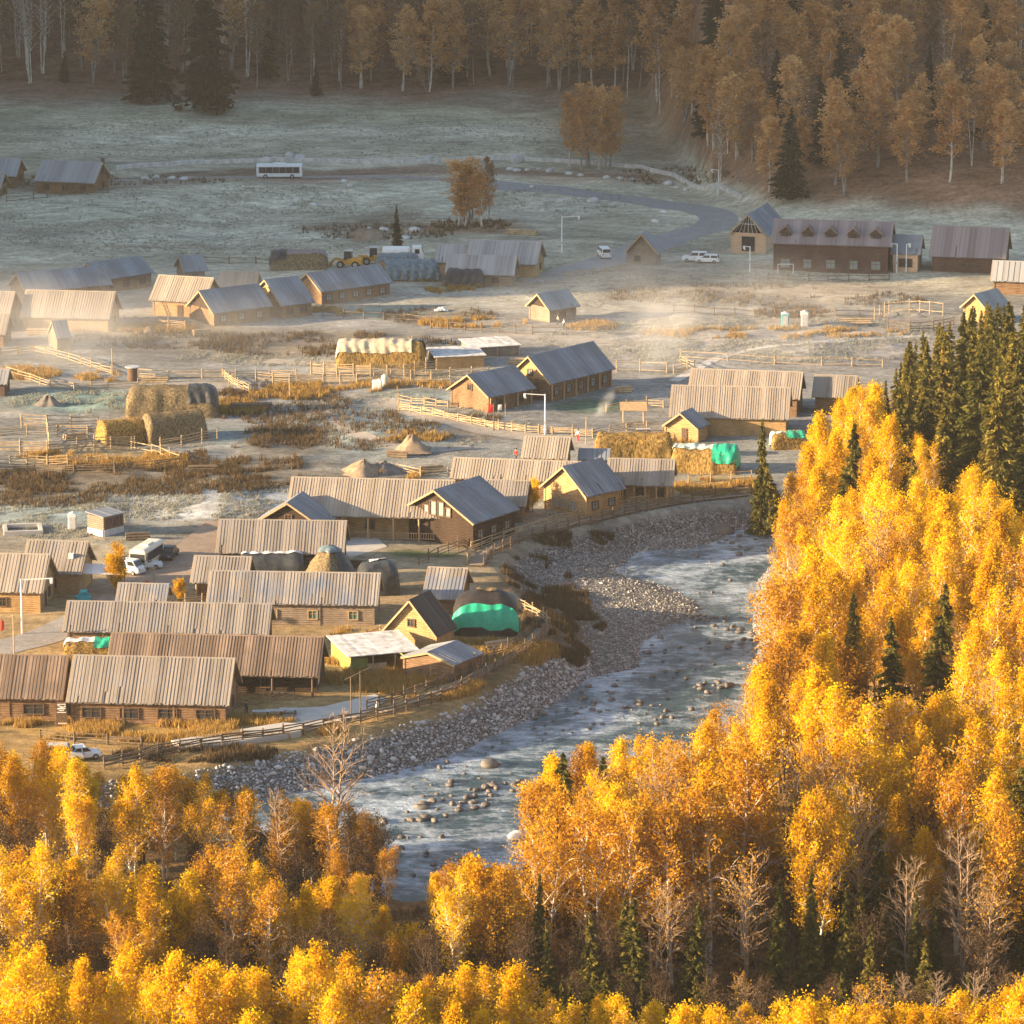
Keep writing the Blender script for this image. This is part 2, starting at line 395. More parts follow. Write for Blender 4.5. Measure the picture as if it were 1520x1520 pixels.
class MB:
    def __init__(s): s.v, s.f, s.t, s.cur = [], [], [], .5
    def add(s, vs, fs, tint=None):
        b = len(s.v)
        s.v += [tuple(v) for v in vs]; s.f += [tuple(b + i for i in f) for f in fs]
        s.t += [s.cur if tint is None else tint] * len(vs)
    def hexa(s, p, tint=None):      # 8 points: bottom ring 0-3, top ring 4-7
        s.add(p, [(3, 2, 1, 0), (4, 5, 6, 7), (0, 1, 5, 4), (1, 2, 6, 5), (2, 3, 7, 6), (3, 0, 4, 7)], tint)
    def box(s, c, d, rz=0, tint=None):
        hx, hy, hz = d[0] / 2, d[1] / 2, d[2] / 2
        ca, sa = math.cos(rz), math.sin(rz)
        p = []
        for z in (-hz, hz):
            for x, y in ((-hx, -hy), (hx, -hy), (hx, hy), (-hx, hy)):
                p.append((c[0] + x * ca - y * sa, c[1] + x * sa + y * ca, c[2] + z))
        s.hexa(p, tint)
    def bar(s, a, b, w, h, tint=None):
        a, b = Vector(a), Vector(b)
        d = (b - a).normalized()
        up = Vector((0, 0, 1)) if abs(d.z) < .95 else Vector((0, 1, 0))
        sx = d.cross(up).normalized(); sz = sx.cross(d)
        p = []
        for q in (a, b):
            for i, j in ((-1, -1), (1, -1), (1, 1), (-1, 1)):
                p.append(q + sx * i * w / 2 + sz * j * h / 2)
        s.add(p, [(0, 1, 2, 3), (7, 6, 5, 4), (0, 4, 5, 1), (1, 5, 6, 2), (2, 6, 7, 3), (3, 7, 4, 0)], tint)
    def tube(s, pts, rad, n=6, cap=True, tint=None):
        pts = [Vector(p) for p in pts]
        if not hasattr(rad, '__len__'): rad = [rad] * len(pts)
        vs, fs = [], []
        for i, p in enumerate(pts):
            d = (pts[min(i + 1, len(pts) - 1)] - pts[max(i - 1, 0)]).normalized()
            up = Vector((1, 0, 0)) if abs(d.x) < .8 else Vector((0, 1, 0))
            a = d.cross(up).normalized(); b = d.cross(a)
            for k in range(n):
                t = 2 * math.pi * k / n
                vs.append(p + (a * math.cos(t) + b * math.sin(t)) * rad[i])
        for i in range(len(pts) - 1):
            for k in range(n):
                fs.append((i * n + k, i * n + (k + 1) % n, (i + 1) * n + (k + 1) % n, (i + 1) * n + k))
        if cap:
            fs.append(tuple(range(n))[::-1]); fs.append(tuple((len(pts) - 1) * n + k for k in range(n)))
        s.add(vs, fs, tint)
    def prism(s, prof, axis, a, b, tint=None):
        """closed profile of (u, v): axis 'x' -> (x, u, v); 'y' -> (u, y, v)"""
        n = len(prof)
        vs = []
        for q in (a, b):
            for u, v in prof:
                vs.append((q, u, v) if axis == 'x' else (u, q, v))
        fs = [tuple(range(n)), tuple(range(2 * n - 1, n - 1, -1))]
        for k in range(n):
            fs.append((k, n + k, n + (k + 1) % n, (k + 1) % n))
        s.add(vs, fs, tint)
    def lathe(s, prof, n=12, c=(0, 0, 0), tint=None):
        vs, fs = [], []
        for r, z in prof:
            for k in range(n):
                t = 2 * math.pi * k / n
                vs.append((c[0] + r * math.cos(t), c[1] + r * math.sin(t), c[2] + z))
        for i in range(len(prof) - 1):
            for k in range(n):
                fs.append((i * n + k, i * n + (k + 1) % n, (i + 1) * n + (k + 1) % n, (i + 1) * n + k))
        fs.append(tuple(range(n))[::-1]); fs.append(tuple((len(prof) - 1) * n + k for k in range(n)))
        s.add(vs, fs, tint)
    def wheel(s, c, r, w, n=14):    # axle along y
        vs, fs = [], []
        for yy in (-w / 2, w / 2):
            for k in range(n):
                t = 2 * math.pi * k / n
                vs.append((c[0] + r * math.cos(t), c[1] + yy, c[2] + r * math.sin(t)))
        for k in range(n): fs.append((k, (k + 1) % n, n + (k + 1) % n, n + k))
        fs.append(tuple(range(n))[::-1]); fs.append(tuple(range(n, 2 * n)))
        s.add(vs, fs)
    def build(s, name, mat, parent=None, smooth=False, bevel=0, loc=None, rz=None, label=None):
        me = bpy.data.meshes.new(name)
        me.from_pydata(s.v, [], s.f)
        at = me.attributes.new("tint", 'FLOAT', 'POINT')
        at.data.foreach_set("value", np.asarray(s.t, np.float32))
        me.materials.append(mat)
        if smooth: me.polygons.foreach_set("use_smooth", np.ones(len(me.polygons), bool))
        me.update()
        o = link(name, me, parent, loc, rz)
        if bevel:
            b = o.modifiers.new("edge", 'BEVEL'); b.width = bevel; b.segments = 2; b.limit_method = 'ANGLE'
        if label: o['label'] = label
        return o
# ------------------------------------------------------------------ the ground
gx = np.unique(np.concatenate([np.linspace(-1700, -420, 14), np.linspace(-420, -165, 52), np.arange(-165, 171, 1.0), np.linspace(170, 420, 40), np.linspace(420, 1700, 14)]))
gy = np.unique(np.concatenate([np.linspace(-600, 130, 22), np.linspace(130, 310, 50), np.arange(310, 700, 1.0), np.arange(700, 1060, 1.6), np.linspace(1060, 1500, 130), np.linspace(1500, 2300, 18)]))
XX, YY = np.meshgrid(gx, gy, indexing='ij')
ZZ = H(XX, YY) + np.where(YY < 260, .34 * np.clip(260 - YY, 0, 330), 0)
dpt = np.maximum(YY * CP - (0 - CAMH) * SP, 20)
UU, VV = 760 + FPX * XX / dpt, 760 - FPX * (YY * SP - CAMH * CP) / dpt
def warp(a, s): return (fbm(XX * s + a, YY * s + 3 * a) - .5)
UUw, VVw = UU + 60 * warp(3, .05), VV + 26 * warp(9, .05)
Cg = np.zeros(XX.shape + (3,))
base = [(-400, (.13, .085, .055)), (120, (.13, .082, .05)), (146, (.27, .175, .12)), (168, (.37, .37, .29)), (250, (.41, .415, .345)), (330, (.41, .42, .36)),
        (400, (.37, .365, .31)), (480, (.30, .275, .24)), (560, (.31, .28, .235)), (640, (.28, .26, .225)), (740, (.31, .29, .235)), (850, (.34, .265, .165)),
        (980, (.38, .26, .12)), (1150, (.34, .22, .09)), (1290, (.24, .15, .07)), (1700, (.20, .12, .055)), (4000, (.2, .15, .08))]
bv = np.array([b[0] for b in base]); bc = np.array([b[1] for b in base])
for k in range(3): Cg[..., k] = np.interp(VVw, bv, bc[:, k])
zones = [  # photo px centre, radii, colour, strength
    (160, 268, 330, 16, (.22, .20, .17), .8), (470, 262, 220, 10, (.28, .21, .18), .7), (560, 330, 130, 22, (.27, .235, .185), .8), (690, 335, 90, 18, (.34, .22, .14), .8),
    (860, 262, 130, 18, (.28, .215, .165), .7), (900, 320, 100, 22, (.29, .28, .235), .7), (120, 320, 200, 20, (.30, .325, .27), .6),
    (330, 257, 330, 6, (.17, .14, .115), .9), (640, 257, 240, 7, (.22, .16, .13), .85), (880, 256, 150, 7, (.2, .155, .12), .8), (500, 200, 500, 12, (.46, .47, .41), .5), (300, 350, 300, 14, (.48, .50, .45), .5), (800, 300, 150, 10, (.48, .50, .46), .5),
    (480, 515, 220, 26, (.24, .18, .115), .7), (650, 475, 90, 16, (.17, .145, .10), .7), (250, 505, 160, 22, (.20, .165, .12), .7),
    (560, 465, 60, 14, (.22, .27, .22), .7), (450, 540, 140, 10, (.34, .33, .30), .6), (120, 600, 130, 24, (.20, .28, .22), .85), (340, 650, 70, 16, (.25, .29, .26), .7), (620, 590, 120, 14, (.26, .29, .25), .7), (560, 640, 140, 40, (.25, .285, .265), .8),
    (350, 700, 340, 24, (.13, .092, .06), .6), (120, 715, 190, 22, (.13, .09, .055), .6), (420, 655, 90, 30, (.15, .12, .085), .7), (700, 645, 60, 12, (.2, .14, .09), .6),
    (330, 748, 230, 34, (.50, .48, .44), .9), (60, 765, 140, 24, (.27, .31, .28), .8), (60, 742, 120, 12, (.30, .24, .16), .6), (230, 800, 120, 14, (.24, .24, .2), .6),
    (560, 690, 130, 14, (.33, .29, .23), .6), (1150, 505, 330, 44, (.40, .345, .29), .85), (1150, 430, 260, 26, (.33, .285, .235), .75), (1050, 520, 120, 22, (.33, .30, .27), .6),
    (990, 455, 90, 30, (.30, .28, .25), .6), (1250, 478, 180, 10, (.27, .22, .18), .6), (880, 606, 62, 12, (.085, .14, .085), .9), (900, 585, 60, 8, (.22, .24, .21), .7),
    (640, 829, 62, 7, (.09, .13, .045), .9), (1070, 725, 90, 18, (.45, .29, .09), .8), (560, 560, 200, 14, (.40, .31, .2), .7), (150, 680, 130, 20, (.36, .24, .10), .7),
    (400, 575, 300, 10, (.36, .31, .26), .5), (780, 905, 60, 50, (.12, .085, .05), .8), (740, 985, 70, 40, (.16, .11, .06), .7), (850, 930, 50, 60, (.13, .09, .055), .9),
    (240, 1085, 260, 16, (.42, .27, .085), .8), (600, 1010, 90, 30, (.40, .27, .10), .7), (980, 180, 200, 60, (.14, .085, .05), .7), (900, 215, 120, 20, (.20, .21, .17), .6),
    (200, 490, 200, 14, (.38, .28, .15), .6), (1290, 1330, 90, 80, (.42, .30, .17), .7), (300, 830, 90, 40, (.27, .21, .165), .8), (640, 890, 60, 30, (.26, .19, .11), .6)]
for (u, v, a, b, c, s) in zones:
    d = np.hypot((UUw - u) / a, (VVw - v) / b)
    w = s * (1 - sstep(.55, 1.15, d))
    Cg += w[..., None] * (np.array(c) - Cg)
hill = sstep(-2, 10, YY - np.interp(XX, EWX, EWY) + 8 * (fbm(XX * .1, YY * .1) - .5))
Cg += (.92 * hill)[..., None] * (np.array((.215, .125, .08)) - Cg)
pat = fbm(XX * .035, YY * .045, 5)
field = sstep(150, 175, VV) * (1 - sstep(420, 520, VV))
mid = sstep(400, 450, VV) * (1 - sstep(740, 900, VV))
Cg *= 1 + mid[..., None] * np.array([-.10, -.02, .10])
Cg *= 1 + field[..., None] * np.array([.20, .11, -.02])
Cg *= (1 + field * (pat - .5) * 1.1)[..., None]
pat2 = fbm(XX * .15 + 40, YY * .2, 4)
Cg *= (1 + (pat2 - .5) * .7)[..., None]
chz = chan(XX, YY)
st = sstep(-.5, -1.1, chz) if False else np.clip((-chz - .5) / .5, 0, 1)
brushy = np.clip(1 - np.hypot((UU - 830) / 75, (VV - 905) / 75), 0, 1) * 1.6
st = st * (1 - np.clip(brushy, 0, 1) * .8)
st = np.where((YY < CY0) | (YY > CY1), 0, st)
nx, ny = len(gx), len(gy)
idx = np.arange(nx * ny).reshape(nx, ny)
F = np.stack([idx[:-1, :-1], idx[1:, :-1], idx[1:, 1:], idx[:-1, 1:]], -1).reshape(-1, 4)
gm, nt, nd, lk, b = nmat('meadow_ground')
at = N(nt, "Attribute", attribute_name="gcol"); sa = N(nt, "Attribute", attribute_name="stone")
g1 = noise(nt, .9, 6, geo_pos(nt, (1, 1, 1)), .7); g2 = noise(nt, .18, 5, geo_pos(nt, (1, 2.2, 1)), .65); g3 = noise(nt, 4.0, 4, geo_pos(nt), .7)
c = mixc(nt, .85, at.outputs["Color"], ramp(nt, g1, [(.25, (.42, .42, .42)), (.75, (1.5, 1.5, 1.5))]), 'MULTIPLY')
c = mixc(nt, .8, c, ramp(nt, g2, [(.3, (.62, .60, .56)), (.7, (1.35, 1.37, 1.4))]), 'MULTIPLY')
c = mixc(nt, .5, c, ramp(nt, g3, [(.3, (.5, .5, .5)), (.7, (1.45, 1.45, 1.45))]), 'MULTIPLY')
vor = N(nt, "TexVoronoi", Scale=2.4, feature='F1'); lk.new(geo_pos(nt), vor.inputs["Vector"])
vr = N(nt, "TexVoronoi", Scale=2.4, feature='DISTANCE_TO_EDGE'); lk.new(geo_pos(nt), vr.inputs["Vector"])
sx = N(nt, "SeparateColor"); lk.new(vor.outputs["Color"], sx.inputs[0])
sc_ = ramp(nt, sx.outputs[0], [(.0, (.16, .15, .14)), (.5, (.26, .25, .235)), (1.0, (.42, .40, .38))])
sc_ = mixc(nt, ramp(nt, vr.outputs["Distance"], [(.02, (1, 1, 1)), (.13, (0, 0, 0))]), sc_, (.05, .045, .04))
c = mixc(nt, sa.outputs["Fac"], c, sc_)
lk.new(c, b.inputs["Base Color"]); b.inputs["Roughness"].default_value = .95; b.inputs["Specular IOR Level"].default_value = .1
hh = mixc(nt, sa.outputs["Fac"], g3, ramp(nt, vr.outputs["Distance"], [(.0, (0, 0, 0)), (.2, (1, 1, 1))]))
bump(nt, b, hh, .6, .25)
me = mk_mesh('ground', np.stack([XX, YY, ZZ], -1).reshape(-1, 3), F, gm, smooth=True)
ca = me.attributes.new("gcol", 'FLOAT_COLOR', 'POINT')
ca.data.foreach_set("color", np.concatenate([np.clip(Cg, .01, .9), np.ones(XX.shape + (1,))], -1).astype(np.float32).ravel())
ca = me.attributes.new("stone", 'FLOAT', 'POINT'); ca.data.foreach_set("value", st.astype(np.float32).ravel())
tag(link('ground', me), kind='structure')

# ------------------------------------------------------------------ the river
wx, wy = np.arange(-165, 196, .8), np.arange(355, 750, 1.0)
WX, WY = np.meshgrid(wx, wy, indexing='ij')
bed = chan(WX, WY)
keep = bed < WATER_Z + .35
wz = WATER_Z + .05 * (fbm(WX * .8, WY * 1.1, 3) - .5) + .04 * (vnoise(WX * 2.3, WY * 2.3) - .5)
ii = -np.ones(WX.shape, int)
q = keep[:-1, :-1] | keep[1:, :-1] | keep[1:, 1:] | keep[:-1, 1:]
use = np.zeros(WX.shape, bool)
use[:-1, :-1] |= q; use[1:, :-1] |= q; use[1:, 1:] |= q; use[:-1, 1:] |= q
ii[use] = np.arange(use.sum())
FW = np.stack([ii[:-1, :-1][q], ii[1:, :-1][q], ii[1:, 1:][q], ii[:-1, 1:][q]], -1)
wm, nt, nd, lk, b = nmat('running_water')
p1 = noise(nt, .55, 5, geo_pos(nt, (1.0, 1.7, 1)), .65); p2 = noise(nt, 2.3, 4, geo_pos(nt, (1, 1.5, 1)), .7); p3 = noise(nt, .13, 4, geo_pos(nt), .6)
sh = N(nt, "Attribute", attribute_name="shallow")
fm = N(nt, "Math", operation='MULTIPLY_ADD'); lk.new(p3, fm.inputs[0]); fm.inputs[1].default_value = 1.7
f2 = N(nt, "Math", operation='MULTIPLY_ADD'); lk.new(p2, f2.inputs[0]); f2.inputs[1].default_value = .55; lk.new(p1, f2.inputs[2]); 
lk.new(f2.outputs[0], fm.inputs[2])
col = mixc(nt, sh.outputs["Fac"], (.035, .075, .098), (.12, .145, .155))
foam_glint = ramp(nt, fm.outputs[0], [(.62, (0, 0, 0)), (.80, (1, 1, 1))]) if False else ramp(nt, fm.outputs[0], [(1.0, (0, 0, 0)), (1.0, (0, 0, 0))])
fm3 = N(nt, "MapRange"); lk.new(fm.outputs[0], fm3.inputs[0]); fm3.inputs[1].default_value = 1.48; fm3.inputs[2].default_value = 2.0
lk.new(mixc(nt, fm3.outputs[0], col, (.58, .68, .80)), b.inputs["Base Color"])  # pale blue for foam, with sky reflection and glint painted in
b.inputs["Roughness"].default_value = .12; b.inputs["IOR"].default_value = 1.5; b.inputs["Specular IOR Level"].default_value = .8
bn = N(nt, "Math", operation='MULTIPLY_ADD'); lk.new(p2, bn.inputs[0]); bn.inputs[1].default_value = .35; lk.new(p1, bn.inputs[2])
bump(nt, b, bn.outputs[0], .8, .8)
me = mk_mesh('river_water', np.stack([WX[use], WY[use], wz[use]], -1), FW, wm, smooth=True)
a_ = me.attributes.new("shallow", 'FLOAT', 'POINT'); a_.data.foreach_set("value", np.clip(1 - (WATER_Z - bed[use]) / .7, 0, 1).astype(np.float32))
tag(link('river_water', me), kind='structure')

# ------------------------------------------------------------------ roads, tracks, terrace
def resample(pts, step):
    out = [pts[0]]
    for a, b in zip(pts[:-1], pts[1:]):
        n = max(1, int((Vector(b) - Vector(a)).length / step))
        for k in range(1, n + 1): out.append(tuple(Vector(a).lerp(Vector(b), k / n)))
    return out
def smooth_line(pts, it=2):
    for _ in range(it):
        q = [pts[0]]
        for a, b in zip(pts[:-1], pts[1:]):
            a, b = Vector(a), Vector(b)
            q += [tuple(a.lerp(b, .25)), tuple(a.lerp(b, .75))]
        q.append(pts[-1]); pts = q
    return pts
def strip(name, px, width, mat, lift=.04, wob=.0, ground=True):
    p = [tuple(GG(a, b))[:2] if ground else tuple(G(a, b))[:2] for a, b in px]
    p = resample(smooth_line(p), 1.2)
    V, F = [], []
    nw = max(2, int(width / 1.0) + 1)
    for i, (x, y) in enumerate(p):
        a, b = Vector(p[max(i - 1, 0)]), Vector(p[min(i + 1, len(p) - 1)])
        d = (b - a).normalized(); n = Vector((-d.y, d.x))
        w = width * (1 + wob * (float(vnoise(i * .13, 3.3 + width)) - .5))
        for k in range(nw):
            s = (k / (nw - 1) - .5) * w
            V.append((x + n.x * s, y + n.y * s, 0))
    V = np.array(V); V[:, 2] = H(V[:, 0], V[:, 1]) + lift
    for i in range(len(p) - 1):
        for k in range(nw - 1):
            F.append((i * nw + k, i * nw + k + 1, (i + 1) * nw + k + 1, (i + 1) * nw + k))
    return tag(link(name, mk_mesh(name, V, F, mat, smooth=True)), kind='structure')
def dirtmat(name, a, b_):
    m, nt, nd, lk, b = nmat(name)
    g = noise(nt, .5, 6, geo_pos(nt), .7); g2 = noise(nt, 3, 4, geo_pos(nt), .7)
    c = mixc(nt, .6, ramp(nt, g, [(.3, a), (.7, b_)]), ramp(nt, g2, [(.3, (.6, .6, .6)), (.7, (1.3, 1.3, 1.3))]), 'MULTIPLY')
    lk.new(c, b.inputs["Base Color"]); b.inputs["Roughness"].default_value = .95; b.inputs["Specular IOR Level"].default_value = .1
    bump(nt, b, g2, .4, .1)
    return m
M['dirt'] = dirtmat('dirt_track', (.27, .245, .22), (.42, .385, .34))
M['dirt_warm'] = dirtmat('earth_yard', (.27, .20, .145), (.40, .31, .24))
M['asphalt'] = dirtmat('old_asphalt', (.27, .265, .26), (.37, .36, .35))
M['frost_path'] = dirtmat('frosted_path', (.48, .45, .42), (.60, .57, .54))
strip('road', [(720, 274), (790, 279), (860, 286), (950, 297), (1030, 309), (1072, 322), (1058, 338), (1000, 352), (950, 372), (890, 393), (830, 408), (770, 416)], 7.5, M['asphalt'])
strip('road', [(-60, 985), (0, 962), (60, 948), (110, 925), (150, 905)], 6, M['dirt'])
strip('road', [(150, 892), (200, 870), (250, 848), (300, 822), (330, 800), (360, 780)], 9.5, M['dirt_warm'], .05, .3)
strip('road', [(960, 675), (880, 658), (800, 650), (730, 642), (680, 630), (620, 612), (560, 594), (500, 585), (420, 578), (300, 572), (180, 570), (80, 566), (-40, 552)], 4.5, M['dirt'], .045, .5)
strip('path', [(1000, 566), (1040, 545), (1085, 524), (1130, 516), (1200, 509), (1280, 503), (1380, 498)], 1.8, M['frost_path'])
strip('path', [(395, 536), (480, 541), (560, 536), (660, 498), (760, 497), (860, 503), (960, 512)], 3.0, M['dirt'], .04, .6)
strip('path', [(470, 610), (520, 640), (560, 660), (620, 668), (700, 664)], 3.0, M['dirt'], .05, .5)
strip('path', [(120, 268), (240, 265), (380, 264), (520, 262), (640, 264), (720, 274)], 4.0, M['dirt'], .05)
def sheet(name, px, mat, z=None, lift=.12, thick=.3, kind='structure'):
    p = [GG(a, b) for a, b in px]
    zz = max(Hs(q.x, q.y) for q in p) + lift
    mb = MB(); n = len(p)
    mb.add([(q.x, q.y, zz) for q in p] + [(q.x, q.y, zz - thick - .5) for q in p], [tuple(range(n))] + [tuple(range(2 * n - 1, n - 1, -1))] + [(k, n + k, n + (k + 1) % n, (k + 1) % n) for k in range(n)])
    me = mb.build(name, mat)
    import bmesh
    bm = bmesh.new(); bm.from_mesh(me.data); bmesh.ops.recalc_face_normals(bm, faces=bm.faces); bm.to_mesh(me.data); bm.free()
    return tag(me, kind=kind)
sheet('terrace', [(398, 1078), (430, 1054), (480, 1050), (520, 1040), (556, 1032), (575, 1040), (540, 1062), (480, 1082), (445, 1088)], M['concrete'], lift=.06)
sheet('terrace', [(254, 1107), (300, 1098), (420, 1080), (452, 1082), (446, 1094), (330, 1112), (270, 1114)], M['concrete'], lift=.5, thick=.2)
sheet('path', [(520, 800), (560, 800), (575, 812), (520, 828), (505, 822)], M['concrete'], lift=.05)

# ------------------------------------------------------------------ log houses
def fit_roof(C, D, A, B, h, pitch):
    e = G(*((np.array(C) + np.array(D)) / 2), h)
    z0 = Hs(e.x, e.y)
    c, d = G(*C, z0 + h), G(*D, z0 + h)
    u = (d - c).normalized(); n = Vector((-u.y, u.x, 0))
    best = None
    for w in np.arange(2.0, 16, .1):
        for p in np.arange(pitch - 8, pitch + 13, 2.0):
            r = w / 2 * math.tan(math.radians(p))
            qa, qb = c + n * w / 2 + Vector((0, 0, r)), d + n * w / 2 + Vector((0, 0, r))
            (ax, ay), (bx, by) = proj(*qa), proj(*qb)
            e = (ay - A[1]) ** 2 + (by - B[1]) ** 2 + .35 * ((ax - A[0]) ** 2 + (bx - B[0]) ** 2) + .5 * (p - pitch) ** 2
            if best is None or e < best[0]: best = (e, w, p)
    return z0, c, d, u, n, best[1], best[2], best[0]

def slope_boards(mb, L, w, ze, zr, side, bw, th=.05, lift=.05, jit=.08, x0=None):
    """boards from ridge to eave on one slope; side -1 = local -y"""
    dy, dz = side * w / 2, ze - zr
    nl = Vector((0, -dz * side, w / 2)).normalized()
    n = max(2, int(round(L / bw))); bw = L / n
    for i in range(n):
        x = -L / 2 + i * bw if x0 is None else x0 + i * bw
        e = 1 + RND.uniform(-jit, jit) / (w / 2) - (RND.uniform(.1, .35) if RND.random() < .03 else 0)
        up = nl * (.06 + (lift if i % 2 else 0) + RND.uniform(0, .025) + .035 * math.sin(i * .31 + L * 3) * math.sin(math.pi * (i + .5) / n))
        a, b_ = Vector((0, -side * .02, zr)), Vector((0, dy * e, zr + dz * e))
        g = bw * (.04 if i % 2 else -.05)
        p = []
        for q in (0, 1):
            off = up + nl * (th if q else -.0)
            ov = [(x - g * 1, a), (x + bw + g, a), (x + bw + g, b_), (x - g, b_)]
            if side > 0: ov = [(x + bw + g, a), (x - g, a), (x - g, b_), (x + bw + g, b_)]
            p += [Vector((xx, yy.y, yy.z)) + off for xx, yy in ov][::-1]
        mb.hexa(p, min(1, max(0, .5 + .28 * math.sin(i * .37 + L) + RND.uniform(-.3, .3))))

def log_ring(mb, x0, x1, y0, y1, z0, z1, d=.27, bul=.06):
    n = max(3, int(round((z1 - z0) / d))); d = (z1 - z0) / n
    rings = []
    for k in range(n):
        for f, o in ((.0, 0), (.22, bul * .8), (.5, bul), (.78, bul * .8)):
            rings.append((z0 + (k + f) * d, o))
    rings.append((z1, 0))
    vs, fs = [], []
    for z, o in rings:
        vs += [(x0 - o, y0 - o, z), (x1 + o, y0 - o, z), (x1 + o, y1 + o, z), (x0 - o, y1 + o, z)]
    for i in range(len(rings) - 1):
        for k in range(4):
            a = i * 4
            fs.append((a + k, a + (k + 1) % 4, a + 4 + (k + 1) % 4, a + 4 + k))
    fs.append((0, 3, 2, 1)); fs.append(tuple(len(vs) - 4 + k for k in range(4)))
    mb.add(vs, fs)
def gable_tri(mb, x, side, hw, z0, rise, d=.27, bul=.05, th=.2):
    n = max(2, int(rise / d)); d = rise / n
    vs, fs = [], []
    for k in range(n):
        for f, o in ((0, 0), (.5, bul)):
            z = (k + f) * d; y = hw * (1 - z / rise)
            vs += [(x + side * o, -y, z0 + z), (x + side * o, y, z0 + z)]
    vs += [(x, -.01, z0 + rise), (x, .01, z0 + rise)]
    m = len(vs) // 2
    for i in range(m - 1):
        f = (2 * i, 2 * i + 1, 2 * i + 3, 2 * i + 2)
        fs.append(f if side > 0 else f[::-1])
    mb.add(vs, fs)
    mb.prism([(-hw, z0), (hw, z0), (0, z0 + rise)], 'x', x - side * th, x - side * .01)

def add_window(parent, x, y, z, w, h, face, frame='trim', glass='glass', cross=True):
    """face: 'f' front (-y), 'b' (+y), 'l' (-x), 'r' (+x); x, y on the wall face"""
    rz = {'f': 0, 'b': math.pi, 'l': -math.pi / 2, 'r': math.pi / 2}[face]
    mb = MB(); t = .12
    mb.box((0, 0, h / 2 + t / 2), (w + 2 * t, .16, t)); mb.box((0, -.02, -h / 2 - t / 2), (w + 2 * t, .20, t))
    for s in (-1, 1): mb.box((s * (w / 2 + t / 2), 0, 0), (t, .16, h - .004))
    if cross:
        mb.box((0, .01, 0), (.06, .09, h - .006)); mb.box((0, .012, h * .14), (w - .004, .08, .05))
    o = mb.build('window', M[frame], parent, loc=(x, y, z), rz=rz)
    g = MB(); g.box((0, .045, 0), (w, .03, h))
    g.build('pane', M[glass], o)
    return o

